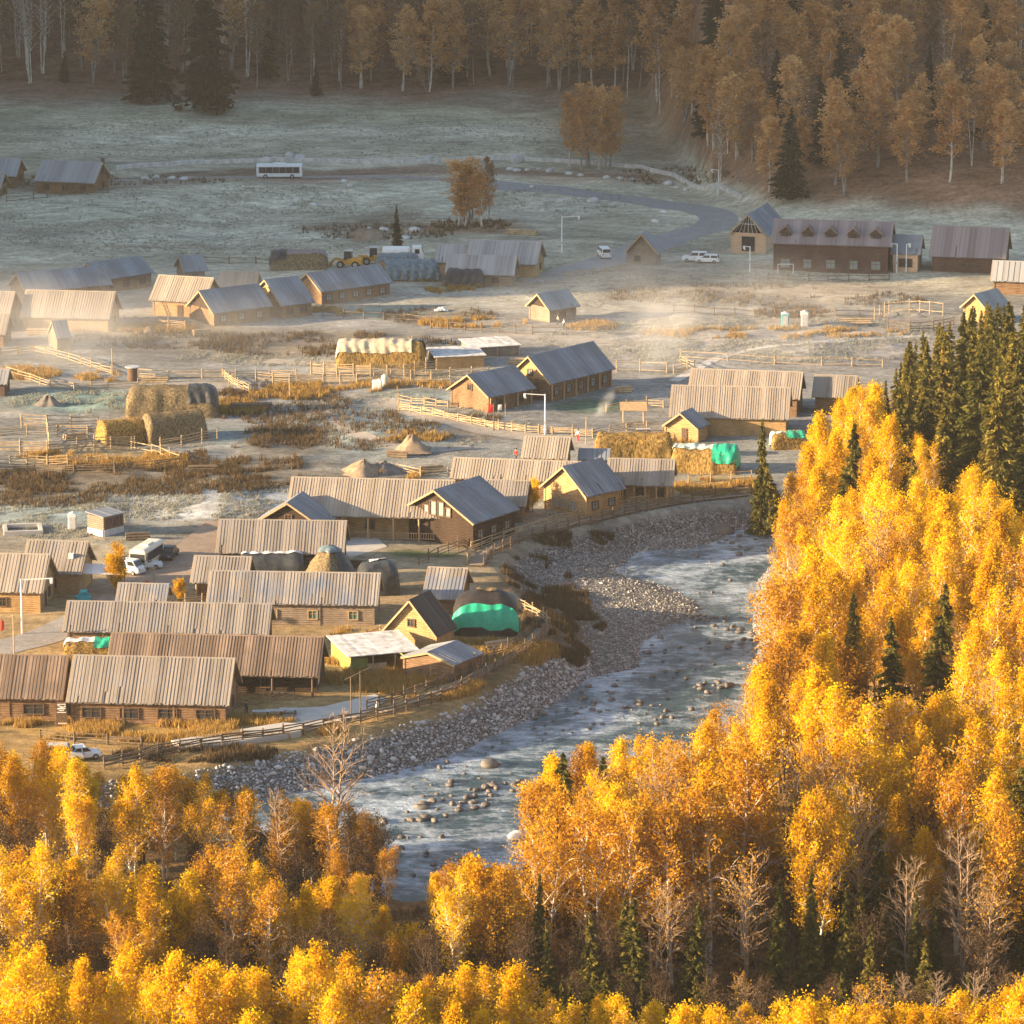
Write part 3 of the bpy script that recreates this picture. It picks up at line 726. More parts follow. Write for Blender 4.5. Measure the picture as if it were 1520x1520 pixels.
def house(label, C, D, A, B, h=2.3, pitch=38, roof='roof_wood', wall='log', wins=2, gable='', ov=.55, ovg=.6, bw=.30, cat='log house', pillars=0, door=None,
          glass='glass', gwin='', porch=0, name='log_house', base_drop=.5, group=None, chimney=None, trim='trim', frame='trim_dark', wsize=(1.0, .95), wz=None, gmat=None, lift=.04):
    if abs(C[1] - D[1]) < 4:       # broadside houses stand slightly turned, so their river-side gable shows
        k = (.022 if (C[0] + D[0]) / 2 < 700 else .034) * (D[0] - C[0]) / 2
        C, A, D, B = (C[0], C[1] - k), (A[0], A[1] - k), (D[0], D[1] + k), (B[0], B[1] + k)
    z0, c, d, u, n, w, p, err = fit_roof(C, D, A, B, h, pitch)
    L = (d - c).length
    if roof not in ('roof_blue', 'roof_grey'): bw *= .66
    else: bw *= .8
    rise = w / 2 * math.tan(math.radians(p))
    ctr = (c + d) / 2 + n * w / 2
    zb = min(Hs(ctr.x + u.x * i * L * .45 + n.x * j * w * .4, ctr.y + u.y * i * L * .45 + n.y * j * w * .4) for i in (-1, 0, 1) for j in (-1, 0, 1))
    if err > 60: print('FIT', label[:40], 'w %.1f p %.0f L %.1f err %.0f' % (w, p, L, err))
    zr_ = math.atan2(u.y, u.x)
    r = thing(name, label, cat, (ctr.x, ctr.y, z0), zr_, group)
    x0, x1 = -L / 2 + ovg, L / 2 - ovg
    y0, y1 = -w / 2 + ov + porch, w / 2 - ov
    tanp = math.tan(math.radians(p))
    ht = h + ov * tanp                                 # where the roof meets the wall plane
    mb = MB()
    zf = zb - z0 - base_drop
    log_ring(mb, x0, x1, y0, y1, zf, ht - .06 + (porch * tanp if porch else 0) * 0)
    for xx in (x0, x1):
        for yy in (y0, y1): mb.box((xx, yy, (zf + ht) / 2), (.26, .26, ht - zf - .1))
    if L > 9:
        k = int(L // 6)
        for i in range(1, k): mb.box((x0 + (x1 - x0) * i / k, y0 - .03, (zf + ht) / 2), (.22, .2, ht - zf - .1))
    mb.build('wall', M[wall], r)
    # gables
    hw = w / 2 - ov
    for s, xx in ((-1, x0), (1, x1)):
        g = MB(); gable_tri(g, xx, s, hw - .05, ht - .10, hw * tanp - .06)
        g.build('gable', M[gmat or wall], r)
    # roof
    zr = h + rise
    rf = MB(); sl = math.hypot(w / 2, rise)
    for s in (-1, 1):
        nl = Vector((0, rise * s, w / 2)).normalized()
        a = [Vector((x_, 0, zr)) for x_ in (-L / 2, L / 2)]; e = [Vector((x_, s * w / 2, h)) for x_ in (-L / 2, L / 2)]
        top = [a[0] + nl * .01, a[1] + nl * .01, e[1] + nl * .01, e[0] + nl * .01]; bot = [a[0] - nl * .06, a[1] - nl * .06, e[1] - nl * .06, e[0] - nl * .06]
        pts = bot + top
        if s > 0: pts = bot[::-1] + top[::-1]
        rf.hexa([pts[i] for i in (3, 2, 1, 0, 7, 6, 5, 4)], .3)
        slope_boards(rf, L, w, h, zr, s, bw, lift=lift)
    rf.prism([(-.16, zr + .05), (0, zr + .20), (.16, zr + .05), (.12, zr + .02), (0, zr + .13), (-.12, zr + .02)], 'x', -L / 2 - .05, L / 2 + .05, .6)
    roof_o = rf.build('roof', M[roof], r)
    # barge boards
    for s in (-1, 1):
        bb = MB()
        for t in (-1, 1):
            bb.bar((s * (L / 2 + .03), t * w / 2, h - .04), (s * (L / 2 + .03), 0, zr - .02), .06, .22)
        bb.build('bargeboard', M[trim], r)
    # openings
    zw = wz if wz is not None else max(.85, h * .52)
    ww, wh = wsize
    for i in range(wins):
        xx = x0 + (x1 - x0) * (i + .5) / wins
        add_window(r, xx, y0 - .10, zw, ww, min(wh, h * .45), 'f', frame, glass)
    for fc in gable:
        xx = (x0 - .10) if fc == 'l' else (x1 + .10)
        add_window(r, xx, hw * .3, zw, .9, min(.9, h * .42), fc, frame, glass)
    for fc in gwin:
        xx = (x0 - .09) if fc == 'l' else (x1 + .09)
        add_window(r, xx, 0, ht + hw * tanp * .25, .8, .75, fc, frame, glass)
    if door is not None:
        fc, f = door
        if fc == 'f': loc, rz = (x0 + (x1 - x0) * f, y0 - .09, 0), 0
        else: loc, rz = ((x0 - .09 if fc == 'l' else x1 + .09), y0 + (y1 - y0) * f, 0), (-math.pi / 2 if fc == 'l' else math.pi / 2)
        dm = MB(); dm.box((0, 0, .98), (.95, .08, 1.9)); 
        for i in range(3): dm.box((-.3 + .3 * i, -.05, .98), (.04, .03, 1.8))
        do = dm.build('door', M['trim_dark'], r, loc=loc, rz=rz)
        hm = MB(); hm.box((.34, -.09, .95), (.05, .06, .18)); hm.build('handle', M['steel'], do)
    for i in range(pillars):
        xx = x0 + .15 + (x1 - x0 - .3) * i / max(1, pillars - 1)
        pm = MB(); pm.tube([(0, 0, zf), (0, 0, h + .12)], .13, 8)
        pm.build('post', M['trim' if wall != 'log_dark' else 'trim_dark'], r, loc=(xx, -w / 2 + .28, 0))
    if chimney:
        cm = MB(); xx, yy = chimney
        zc = zr - abs(yy) * tanp
        cm.tube([(xx, yy, zc - .3), (xx, yy, zr + .9)], .11, 8); cm.tube([(xx, yy, zr + .86), (xx, yy, zr + .98)], [.18, .04], 8)
        cm.build('chimney', M['dark_metal'], roof_o)
    r['_dim'] = 0; del r['_dim']
    return dict(r=r, L=L, w=w, h=h, zr=zr, x0=x0, x1=x1, y0=y0, y1=y1, p=p, rise=rise, ht=ht, hw=hw, z0=z0, tanp=tanp)
# ------------------------------------------------------------------ the village
HS = {}
HG = 'log houses of the village'
def hh(key, label, *a, **k):
    HS[key] = house(label, *a, group=k.pop('group', HG), **k)
# upper-left farm by the forest meadow
hh('farm', 'log house with grey roof and tall flue on the far meadow beside the bus', (50, 270), (140, 272), (66, 240), (158, 241), h=2.2, wins=3, gable='r', roof='roof_grey', wall='log', bw=.4)
hh('farm2', 'grey roofed log house half hidden behind the far meadow farm, cut by the picture edge', (-30, 262), (24, 262), (-14, 237), (41, 237), h=2.2, wins=1, gable='r', roof='roof_grey', bw=.4)
hh('farm3', 'red brown cabin with green gable, lowest of the three far meadow farm buildings', (-45, 280), (1, 280), (-32, 256), (14, 256), h=2.1, wins=1, gable='r', roof='roof_grey', wall='log', gmat='log_dark', bw=.4)
# left cluster
hh('row1', 'very long blue-grey roofed barn with dark gable behind the sunlit pale roof', (38, 435), (167, 423), (12, 409), (147, 396), h=2.2, roof='roof_blue', wins=2, bw=.4)
hh('row2', 'blue-grey roofed log house on the meadow side of the longest barn', (150, 417), (230, 405), (120, 393), (207, 382), h=2.4, roof='roof_blue', wins=3, bw=.4)
hh('row3', 'small dark gabled cabin with grey roof at the meadow edge, behind the sunlit houses', (273, 405), (309, 402), (253, 383), (290, 380), h=1.7, roof='roof_blue', wins=1, bw=.4)
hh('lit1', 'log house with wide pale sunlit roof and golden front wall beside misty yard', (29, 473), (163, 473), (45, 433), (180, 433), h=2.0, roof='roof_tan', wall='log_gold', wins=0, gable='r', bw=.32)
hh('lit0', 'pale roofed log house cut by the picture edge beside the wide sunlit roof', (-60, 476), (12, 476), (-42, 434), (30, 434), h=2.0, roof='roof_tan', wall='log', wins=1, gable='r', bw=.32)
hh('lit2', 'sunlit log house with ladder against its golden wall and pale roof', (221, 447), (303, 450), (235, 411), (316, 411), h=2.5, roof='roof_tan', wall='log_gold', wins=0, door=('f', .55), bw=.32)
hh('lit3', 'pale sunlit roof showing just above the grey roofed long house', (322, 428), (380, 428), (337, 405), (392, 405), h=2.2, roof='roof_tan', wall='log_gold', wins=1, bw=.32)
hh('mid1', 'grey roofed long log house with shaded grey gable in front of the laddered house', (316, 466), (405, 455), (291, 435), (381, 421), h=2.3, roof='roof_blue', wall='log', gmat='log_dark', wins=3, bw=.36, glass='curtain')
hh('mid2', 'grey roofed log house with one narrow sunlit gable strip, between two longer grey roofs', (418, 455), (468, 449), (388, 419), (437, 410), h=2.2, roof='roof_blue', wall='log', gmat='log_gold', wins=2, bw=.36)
hh('mid3', 'long guest house with five curtained windows between dark posts and grey roof', (476, 434), (584, 420), (444, 409), (559, 394), h=2.3, roof='roof_blue', wall='log', wins=5, pillars=0, bw=.36, glass='curtain', frame='trim_dark')
hh('shed1', 'little grey roofed shed standing in the misty yard below the wide sunlit roof', (84, 504), (106, 502), (69, 479), (91, 477), h=1.9, pitch=42, roof='roof_blue', wall='log_grey', wins=0, ov=.25, ovg=.25, bw=.4, cat='shed', name='shed')
hh('edge1', 'brown cabin gable at the picture edge below the pale roofed houses', (-45, 497), (8, 497), (-42, 466), (2, 466), h=1.9, roof='roof_wood', wall='log', wins=0, bw=.36)
hh('edge2', 'small red brown hut with frosted grey roof at the picture edge beside green frosted grass', (-40, 571), (10, 571), (-44, 548), (0, 548), h=1.9, roof='roof_grey', wall='log_red', wins=1, bw=.36)
# centre, upper
hh('far1', 'grey roofed barn with orange wood gable, higher of the joined pair by the lamp', (690, 392), (797, 392), (704, 360), (814, 357), h=2.3, roof='roof_grey', wall='log_gold', wins=0, gable='r', bw=.4)
hh('far2', 'lower grey roofed house joined in front of the barn with orange gable', (660, 409), (763, 408), (672, 380), (772, 379), h=1.9, roof='roof_grey', wall='log_grey', wins=2, bw=.4)
hh('far2b', 'pale end wing with grey roof and plank wall beside the dark tarpaulin stack', (644, 391), (690, 391), (658, 364), (704, 364), h=2.0, roof='roof_grey', wall='plaster', wins=0, bw=.4)
hh('far3', 'small plank cabin with its steep gable facing the pasture by the asphalt bend', (977, 378), (985, 372), (953, 347), (961, 343), h=2.0, pitch=46, roof='roof_grey', wall='log_grey', wins=0, bw=.4, gable='l')
hh('far4', 'lone shed with whitewashed gable amid orange dry grass, behind the two-person fence', (815, 462), (861, 455), (795, 436), (846, 431), h=2.1, roof='roof_grey', wall='log_grey', gmat='log_dark', wins=1, bw=.36)
hh('truss', 'peach walled hall with open trussed gable and dark doorway beside parked cars', (1139, 352), (1168, 334), (1106, 315), (1147, 306), h=2.9, pitch=42, roof='roof_blue', wall='plaster', gmat='log_dark', wins=0, bw=.6, door=('l', .5), cat='hall')
hh('dormer', 'two storey red brown lodge with five dormers along its plum roof', (1144, 365), (1322, 364), (1159, 329), (1337, 328), h=4.9, pitch=34, roof='roof_plum', wall='log_red', wins=5, ov=.4, bw=.4, wz=1.5, wsize=(1.6, 1.5), cat='lodge', glass='curtain', lift=.02)
hh('annex', 'small peach walled annex with blue-grey roof joined to the dormered lodge', (1322, 378), (1366, 378), (1329, 350), (1373, 350), h=3.1, roof='roof_blue', wall='plaster', wins=1, ov=.3, bw=.6, wsize=(2.2, 1.3), wz=1.6)
hh('barnE', 'red brown barn with plum roof standing alone beyond the annex', (1379, 383), (1493, 383), (1387, 338), (1505, 338), h=2.7, roof='roof_plum', wall='log_red', wins=1, bw=.4, cat='barn', lift=.02, wsize=(3.5, .5))
hh('edgeE', 'white-grey roofed cabin at the picture edge in front of the plum roofed barn', (1470, 419), (1545, 419), (1480, 389), (1555, 389), h=2.2, roof='roof_grey', wall='log', wins=0, bw=.6)
hh('goldgable', 'small house with golden sunlit gable peeping over the spruce tops', (1466, 462), (1500, 453), (1450, 434), (1482, 431), h=2.2, roof='roof_grey', wall='log_gold', wins=0, bw=.36)
# centre
hh('c1', 'grey roofed log house with golden lit gable above the cane fence', (725, 591), (796, 577), (692, 557), (756, 547), h=2.3, roof='roof_blue', wall='log', gmat='log', wins=2, pillars=4, bw=.32, gwin='l')
hh('c2', 'long guest lodge with row of pale curtained windows between posts beside green garden', (817, 571), (914, 548), (785, 528), (883, 508), h=2.7, roof='roof_blue', wall='log', gmat='log_gold', wins=5, pillars=6, bw=.32, glass='curtain', gwin='l', wsize=(.9, 1.3))
hh('s1', 'large barn with broad pale ribbed roof and tan log wall behind the small hut', (993, 620), (1171, 624), (1007, 574), (1184, 576), h=2.6, roof='roof_tan', wall='log_gold', wins=0, bw=.27)
hh('s2', 'twin barn roof standing directly behind the broad pale ribbed roof', (1020, 591), (1187, 591), (1034, 551), (1200, 551), h=2.6, roof='roof_tan', wall='log', wins=0, bw=.27)
hh('s3', 'tan barn roof glimpsed behind yellow treetops next to the twin barns', (1205, 591), (1270, 591), (1210, 558), (1278, 558), h=2.4, roof='roof_wood', wall='log', wins=0, bw=.27)
hh('hut', 'small log hut with blue-grey slope turned away from the sun, between hay fence and barn', (1036, 638), (1054, 630), (1012, 612), (1031, 607), h=2.0, pitch=32, roof='roof_blue', wall='log_gold', wins=0, ov=.3, bw=.4, door=('l', .4))
hh('m1', 'short tan roofed house behind the long ridge, red-dressed person on its road side', (773, 682), (842, 682), (784, 650), (851, 649), h=2.2, roof='roof_tan', wall='log_gold', wins=0, bw=.29)
hh('m2', 'low dark blue roofed lean-to between the short tan house and the hay fence', (858, 684), (905, 683), (860, 667), (909, 668), h=2.0, pitch=24, roof='roof_blue', wall='log_dark', wins=0, bw=.4)
hh('m3', 'long tan ribbed roof running behind the light gabled house', (668, 714), (853, 714), (680, 683), (866, 684), h=2.5, roof='roof_tan', wall='log', wins=0, bw=.29)
hh('m4', 'open porched house with curved tan roof beside the river boardwalk', (899, 722), (999, 721), (900, 682), (1014, 683), h=2.5, roof='roof_wood', wall='log_gold', wins=3, porch=1.4, pillars=6, bw=.29)
hh('m4b', 'narrow brown roofed house squeezed between the dark lodge and the light gabled house', (705, 752), (780, 752), (716, 714), (792, 714), h=2.2, roof='roof_wood', wall='log', wins=0, gable='r', bw=.29)
hh('m5', 'light gabled house with brightly sunlit plank gable facing the boardwalk and grey slope', (870, 739), (929, 726), (831, 694), (893, 682), h=3.0, pitch=42, roof='roof_blue', wall='log_gold', gmat='log_gold', wins=2, bw=.32, glass='curtain')
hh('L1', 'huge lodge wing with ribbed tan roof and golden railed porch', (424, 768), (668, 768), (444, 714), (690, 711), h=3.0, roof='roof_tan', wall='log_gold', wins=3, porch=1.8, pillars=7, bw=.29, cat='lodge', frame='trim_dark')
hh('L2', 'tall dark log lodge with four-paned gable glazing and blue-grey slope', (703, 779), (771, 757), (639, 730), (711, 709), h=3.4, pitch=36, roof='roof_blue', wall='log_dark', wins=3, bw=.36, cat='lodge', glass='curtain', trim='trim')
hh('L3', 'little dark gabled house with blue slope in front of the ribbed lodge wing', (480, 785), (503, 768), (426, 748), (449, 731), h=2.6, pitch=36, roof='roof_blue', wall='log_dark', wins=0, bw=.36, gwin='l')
# front village
hh('v1', 'grey-tan ribbed roof behind the conical haystack, below the lodge porch', (320, 824), (511, 822), (327, 775), (516, 771), h=2.3, roof='roof_wood', wall='log_dark', wins=2, bw=.30)
hh('v2', 'short tan roofed shelter on stout posts next to the dark greenhouse tarpaulin', (282, 867), (368, 867), (292, 827), (378, 827), h=2.2, roof='roof_wood', wall='log', wins=0, porch=2.2, pillars=4, bw=.30)
hh('v3', 'log house with blue-streaked roof boards and green curtained window', (306, 896), (561, 900), (317, 853), (566, 848), h=2.7, roof='roof_streak', wall='log_grey', wins=4, bw=.30, glass='teal_glass', frame='trim')
hh('v4', 'long tan patched roof stretching behind the brown ribbed roof, lamp shadow across it', (93, 942), (399, 940), (104, 895), (408, 896), h=2.6, roof='roof_wood', wall='log', wins=3, gable='r', bw=.29)
hh('v5', 'brown ribbed roof house with round plaque on its gable and timber-railed porch', (156, 1003), (473, 1003), (172, 943), (488, 945), h=2.6, roof='roof_brown', wall='log_dark', gmat='log', wins=2, porch=1.6, pillars=6, bw=.27)
hh('v6', 'front log house with even tan ribbed roof and shaded lower corner, facing golden weeds', (98, 1046), (340, 1046), (109, 975), (352, 977), h=2.4, roof='roof_wood', wall='log', wins=4, bw=.30, wsize=(2.0, 1.1), frame='trim_dark', gable='r')
hh('v7', 'dark brown ribbed roof house at the picture edge beside the number plate', (-70, 1039), (93, 1038), (-57, 973), (104, 974), h=2.4, roof='roof_brown', wall='log', wins=2, bw=.30, wsize=(2.2, 1.2), frame='trim_dark')
hh('v8', 'tan roofed cabin with small box on its slope behind the white awning', (30, 852), (121, 853), (40, 804), (130, 804), h=2.6, roof='roof_wood', wall='log_gold', wins=1, gable='', bw=.32)
hh('v9', 'pale roofed log house at the picture edge behind the white lamp post', (-60, 880), (64, 880), (-46, 823), (78, 823), h=2.6, roof='roof_tan', wall='log_gold', wins=1, gable='r', bw=.32, door=('r', .4))
hh('v10', 'low roof with blue and tan streaked boards in the lane behind the long patched roof', (171, 896), (247, 896), (178, 867), (254, 868), h=2.2, roof='roof_streak', wall='log_dark', wins=0, bw=.30)
hh('w1', 'small plank roofed store beside the green skirted haystack', (626, 890), (685, 891), (630, 844), (694, 843), h=1.9, pitch=30, roof='roof_streak', wall='log', wins=0, bw=.36, cat='shed', name='shed')
hh('w2', 'steep A-frame cabin with golden gable and near-black slope', (648, 947), (679, 932), (606, 892), (638, 878), h=1.9, pitch=48, roof='roof_dark', wall='log_gold', wins=0, bw=.6, gwin='l', ov=.35, cat='cabin', lift=.015)
hh('w3', 'low open shed with fanned grey plank slope beside the frosted flat roof', (674, 989), (718, 971), (636, 970), (673, 954), h=1.9, pitch=20, roof='roof_blue', wall='log', wins=0, ov=.3, ovg=.3, bw=.36, cat='shed', name='shed')

# dormers on the plum lodge
q = HS['dormer']
for i in range(5):
    xx = q['x0'] + (q['x1'] - q['x0']) * (.09 + i * .2)
    yf = -q['w'] / 2 * .70; zf = q['h'] + (q['w'] / 2 + yf) * q['tanp']
    mb = MB(); hwid, hd = .85, 1.0
    yb = yf + hd / q['tanp']
    mb.prism([(-hwid, zf - .3), (hwid, zf - .3), (hwid, zf + hd), (0, zf + hd + .75), (-hwid, zf + hd)], 'y', yf, yb + .9)
    d = mb.build('dormer', M['log_red'], q['r'], loc=(xx, 0, 0))
    rb = MB()
    for s in (-1, 1):
        rb.hexa([(0, yf - .35, zf + hd + .78), (s * 1.2, yf - .35, zf + hd - .30), (s * 1.2, yb + 1.0, zf + hd - .30), (0, yb + 1.6, zf + hd + .78),
                 (0, yf - .35, zf + hd + .92), (s * 1.2, yf - .35, zf + hd - .16), (s * 1.2, yb + 1.0, zf + hd - .16), (0, yb + 1.6, zf + hd + .92)], RND.random())
    rb.build('dormer_roof', M['roof_brown'], d)
    wv = MB(); wv.box((0, yf - .05, zf + hd * .55), (.9, .08, .75)); wv.build('window', M['glass'], d)
# the four glazed panes of the dark lodge's gable
q = HS['L2']
for (yy, zz, ww, hh_) in ((-1.9, .75, .75, 1.1), (-.75, 1.05, .85, 1.75), (.45, 1.05, .85, 1.75), (1.6, .75, .75, 1.1)):
    add_window(q['r'], q['x0'] - .1, yy, q['ht'] + zz - .1, ww, hh_, 'l', 'trim_dark', 'curtain', False)
q = HS['m5']       # glazing grid on the bright gable
for (yy, zz) in ((-1.6, 1.4), (0.2, 1.4), (1.8, 1.4)):
    add_window(q['r'], q['x0'] - .1, yy, zz, 1.1, 1.2, 'l', 'trim', 'curtain', True)
# railing of the lodge porch
q = HS['L1']
mb = MB(); yy = -q['w'] / 2 + .3
for i in range(64): 
    xx = q['x0'] + (q['x1'] - q['x0']) * i / 63
    mb.box((xx, yy, .55), (.07, .06, .8))
for z in (.2, .95): mb.box((0, yy - .005, z), (q['x1'] - q['x0'], .09, .08))
mb.build('railing', M['trim'], q['r'])
# the round plaque on the brown house's gable, and its porch railing with crossed braces
q = HS['v5']
pm = MB(); pm.lathe([(.62, 0), (.66, .04), (.62, .08)], 20)
po = pm.build('plaque', M['white_paint'], q['r'], loc=(q['x1'] + .12, -1.0, 2.1)); po.rotation_euler = (0, math.pi / 2, 0)
pm = MB(); pm.lathe([(.42, 0), (.40, .03)], 16, (-.12, 0, .085)); pm.build('emblem', plain('plaque_blue', (.10, .16, .28), .6), po)
pm = MB(); pm.box((0, 0, 0), (.05, 1.1, .5)); pm.build('sign_board', M['cream_paint'], q['r'], loc=(q['x1'] + .1, -1.0, 1.2))
mb = MB(); yy = -q['w'] / 2 - .9; xa, xb = q['x1'] - 5.6, q['x1'] - 2.2
for i in range(3):
    xx = xa + (xb - xa) * i / 2
    mb.box((xx, yy, .5), (.1, .1, 1.5))
mb.box(((xa + xb) / 2, yy, 1.1), (xb - xa, .08, .1)); mb.box(((xa + xb) / 2, yy, .35), (xb - xa, .08, .1))
for i in range(2):
    a, b_ = xa + (xb - xa) * i / 2, xa + (xb - xa) * (i + 1) / 2
    mb.bar((a, yy - .06, .4), (b_, yy - .06, 1.05), .06, .07); mb.bar((a, yy + .06, 1.05), (b_, yy + .06, .4), .06, .07)
mb.build('railing', M['trim'], q['r'])
# flue of the far farm
q = HS['farm']
cm = MB(); cm.box((0, 0, 0), (.5, .5, 2.6)); cm.box((0, 0, 1.35), (.65, .65, .15))
cm.build('chimney', M['log_red'], q['r'], loc=(q['x1'] + .4, .6, q['zr'] - .6))
q = HS['truss']    # lattice of the open gable
mb = MB()
for i in range(7):
    y = -q['hw'] * .8 + i * q['hw'] * 1.6 / 6
    mb.bar((q['x0'] - .14, y, q['ht']), (q['x0'] - .14, y * .45, q['ht'] + (q['hw'] - abs(y) * .45) * q['tanp'] * .9), .1, .1)
mb.bar((q['x0'] - .16, -q['hw'] * .5, q['ht'] + q['hw'] * q['tanp'] * .48), (q['x0'] - .16, q['hw'] * .5, q['ht'] + q['hw'] * q['tanp'] * .48), .12, .14)
mb.build('truss', M['grey_paint'], q['r'])
mb = MB(); mb.box((q['x0'] - .12, 0, 1.4), (.1, 2.4, 2.7)); mb.build('door', M['black'], q['r'])
q = HS['v8']       # box on the slope
mb = MB(); mb.box((0, 0, 0), (.55, .45, .6)); mb.box((0, 0, .33), (.65, .55, .07))
mb.build('roof_box', M['white_paint'], q['r'], loc=(q['L'] * .28, -q['w'] * .26, q['h'] + q['rise'] * .52 + .25))

# flat roofed sheds and lean-tos -------------------------------------------------
def flat_shed(label, fl, fr, bl, h, h2, wallm, roofm, cat='shed', open_front=False, overhang=.4, posts=0, name='shed', slats=0):
    a, b_, c = GG(*fl), GG(*fr), GG(*bl)
    u = (b_ - a); u.z = 0; L = u.length; u.normalize(); n = Vector((-u.y, u.x, 0)); w = max(1.5, (c - a).dot(n))
    ctr = (a + b_) / 2 + n * w / 2
    z0 = min(a.z, b_.z, Hs(ctr.x, ctr.y))
    r = thing(name, label, cat, (ctr.x, ctr.y, z0), math.atan2(u.y, u.x))
    mb = MB()
    if open_front:
        mb.box((0, w / 2 - .1, h2 / 2 - .2), (L, .18, h2 + .3)); mb.box((-L / 2 + .1, -.1, h / 2 - .2), (.18, w - .2, h + .3)); mb.box((L / 2 - .1, -.1, h / 2 - .2), (.18, w - .2, h + .3))
    else:
        log_ring(mb, -L / 2, L / 2, -w / 2, w / 2, -.5, min(h, h2) - .02)
    mb.build('wall', M[wallm], r)
    rf = MB(); o = overhang
    n_ = max(3, int((L + 2 * o) / .5))
    for i in range(n_):
        x = -L / 2 - o + (L + 2 * o) * i / n_; x2 = -L / 2 - o + (L + 2 * o) * (i + 1) / n_ - .01
        j = RND.uniform(0, .03)
        rf.hexa([(x, -w / 2 - o, h + j), (x2, -w / 2 - o, h + j), (x2, w / 2 + o, h2 + j), (x, w / 2 + o, h2 + j), (x, -w / 2 - o, h + .1 + j), (x2, -w / 2 - o, h + .1 + j), (x2, w / 2 + o, h2 + .1 + j), (x, w / 2 + o, h2 + .1 + j)], RND.random())
    rf.build('roof', M[roofm], r)
    for i in range(posts):
        pm = MB(); pm.tube([(0, 0, -.4), (0, 0, h + .02)], .09, 7)
        pm.build('post', M['trim'], r, loc=(-L / 2 + L * i / max(1, posts - 1), -w / 2 - o * .6, 0))
    return r, L, w, z0
r, L, w, _ = flat_shed('lime green walled shelter under a frosted flat roof beside the A-frame', (520, 1000), (618, 992), (530, 975), 2.2, 2.6, 'green_wall', 'snow', open_front=True, posts=4)
mb = MB(); mb.box((0, 0, .55), (2.4, .08, 1.3)); mb.build('gate_board', M['rail'], r, loc=(-L * .1, -w / 2 - .1, 0))
mb = MB(); mb.box((-L / 2 + 1.2, -w / 2 + .2, .9), (2.0, .1, 1.9)); mb.build('front_panel', M['green_wall'], r)
flat_shed('golden log pen with flat frosted roof beside the canvas covered stack', (648, 548), (718, 545), (655, 534), 1.9, 2.0, 'log_gold', 'snow')
flat_shed('long frosted flat roof shed behind the golden log pen', (705, 530), (770, 528), (700, 517), 1.7, 1.8, 'log_grey', 'snow', posts=3)
r, L, w, _ = flat_shed('wooden toilet block with slatted red panels and slanting sheet roof on a deck', (154, 797), (183, 789), (124, 794), 2.6, 2.9, 'brick', 'roof_blue', cat='toilet block', overhang=.25, name='toilet_block')
for i in range(6):
    mb = MB(); mb.box((0, 0, 1.75), (.42, .08, 1.3)); mb.build('slat_panel', M['log_red'], r, loc=(-L / 2 + L * (i + .5) / 6, -w / 2 - .12, 0))
mb = MB(); mb.box((0, -w / 2 - .1, .45), (L, .06, .9)); mb.box((-L / 2 - .1, 0, .45), (.06, w, .9)); mb.build('skirting', M['grey_paint'], r)
mb = MB(); mb.box((-.2, -.3, -.15), (L + 1.6, w + 1.8, .3)); mb.build('deck', M['deck'], r)

# low square concrete basin on the frosted grass
a = GG(34, 789)
r = thing('concrete_basin', 'low square concrete basin on frosted grass near the toilet block', 'basin', (a.x, a.y, a.z), .15)
mb = MB()
for s in (-1, 1):
    mb.box((s * 2.3, 0, .25), (.5, 4.6, .7)); mb.box((0, s * 2.05, .25), (4.1, .5, .7))
mb.build('rim', M['concrete'], r); mb = MB(); mb.box((0, 0, .1), (4.0, 3.5, .1)); mb.build('floor_slab', M['dark_metal'], r)

# white awning and garden umbrella by the cabin
a = GG(150, 878)
r = thing('awning', 'white awning stretched on posts between cabin and parked cars', 'awning', (a.x, a.y, a.z), .05)
mb = MB(); mb.hexa([(-2.6, -1.6, 2.75), (2.8, -1.6, 2.45), (3.2, 1.6, 2.9), (-2.4, 1.6, 3.2), (-2.6, -1.6, 2.8), (2.8, -1.6, 2.5), (3.2, 1.6, 2.95), (-2.4, 1.6, 3.25)]); mb.build('canopy', M['white_paint'], r)
for x, y, z in ((-2.4, -1.4, 2.7), (2.6, -1.4, 2.45), (2.9, 1.4, 2.85), (-2.2, 1.4, 3.1)):
    mb = MB(); mb.tube([(0, 0, -.2), (0, 0, z)], .05, 6); mb.build('post', M['steel'], r, loc=(x, y, 0))

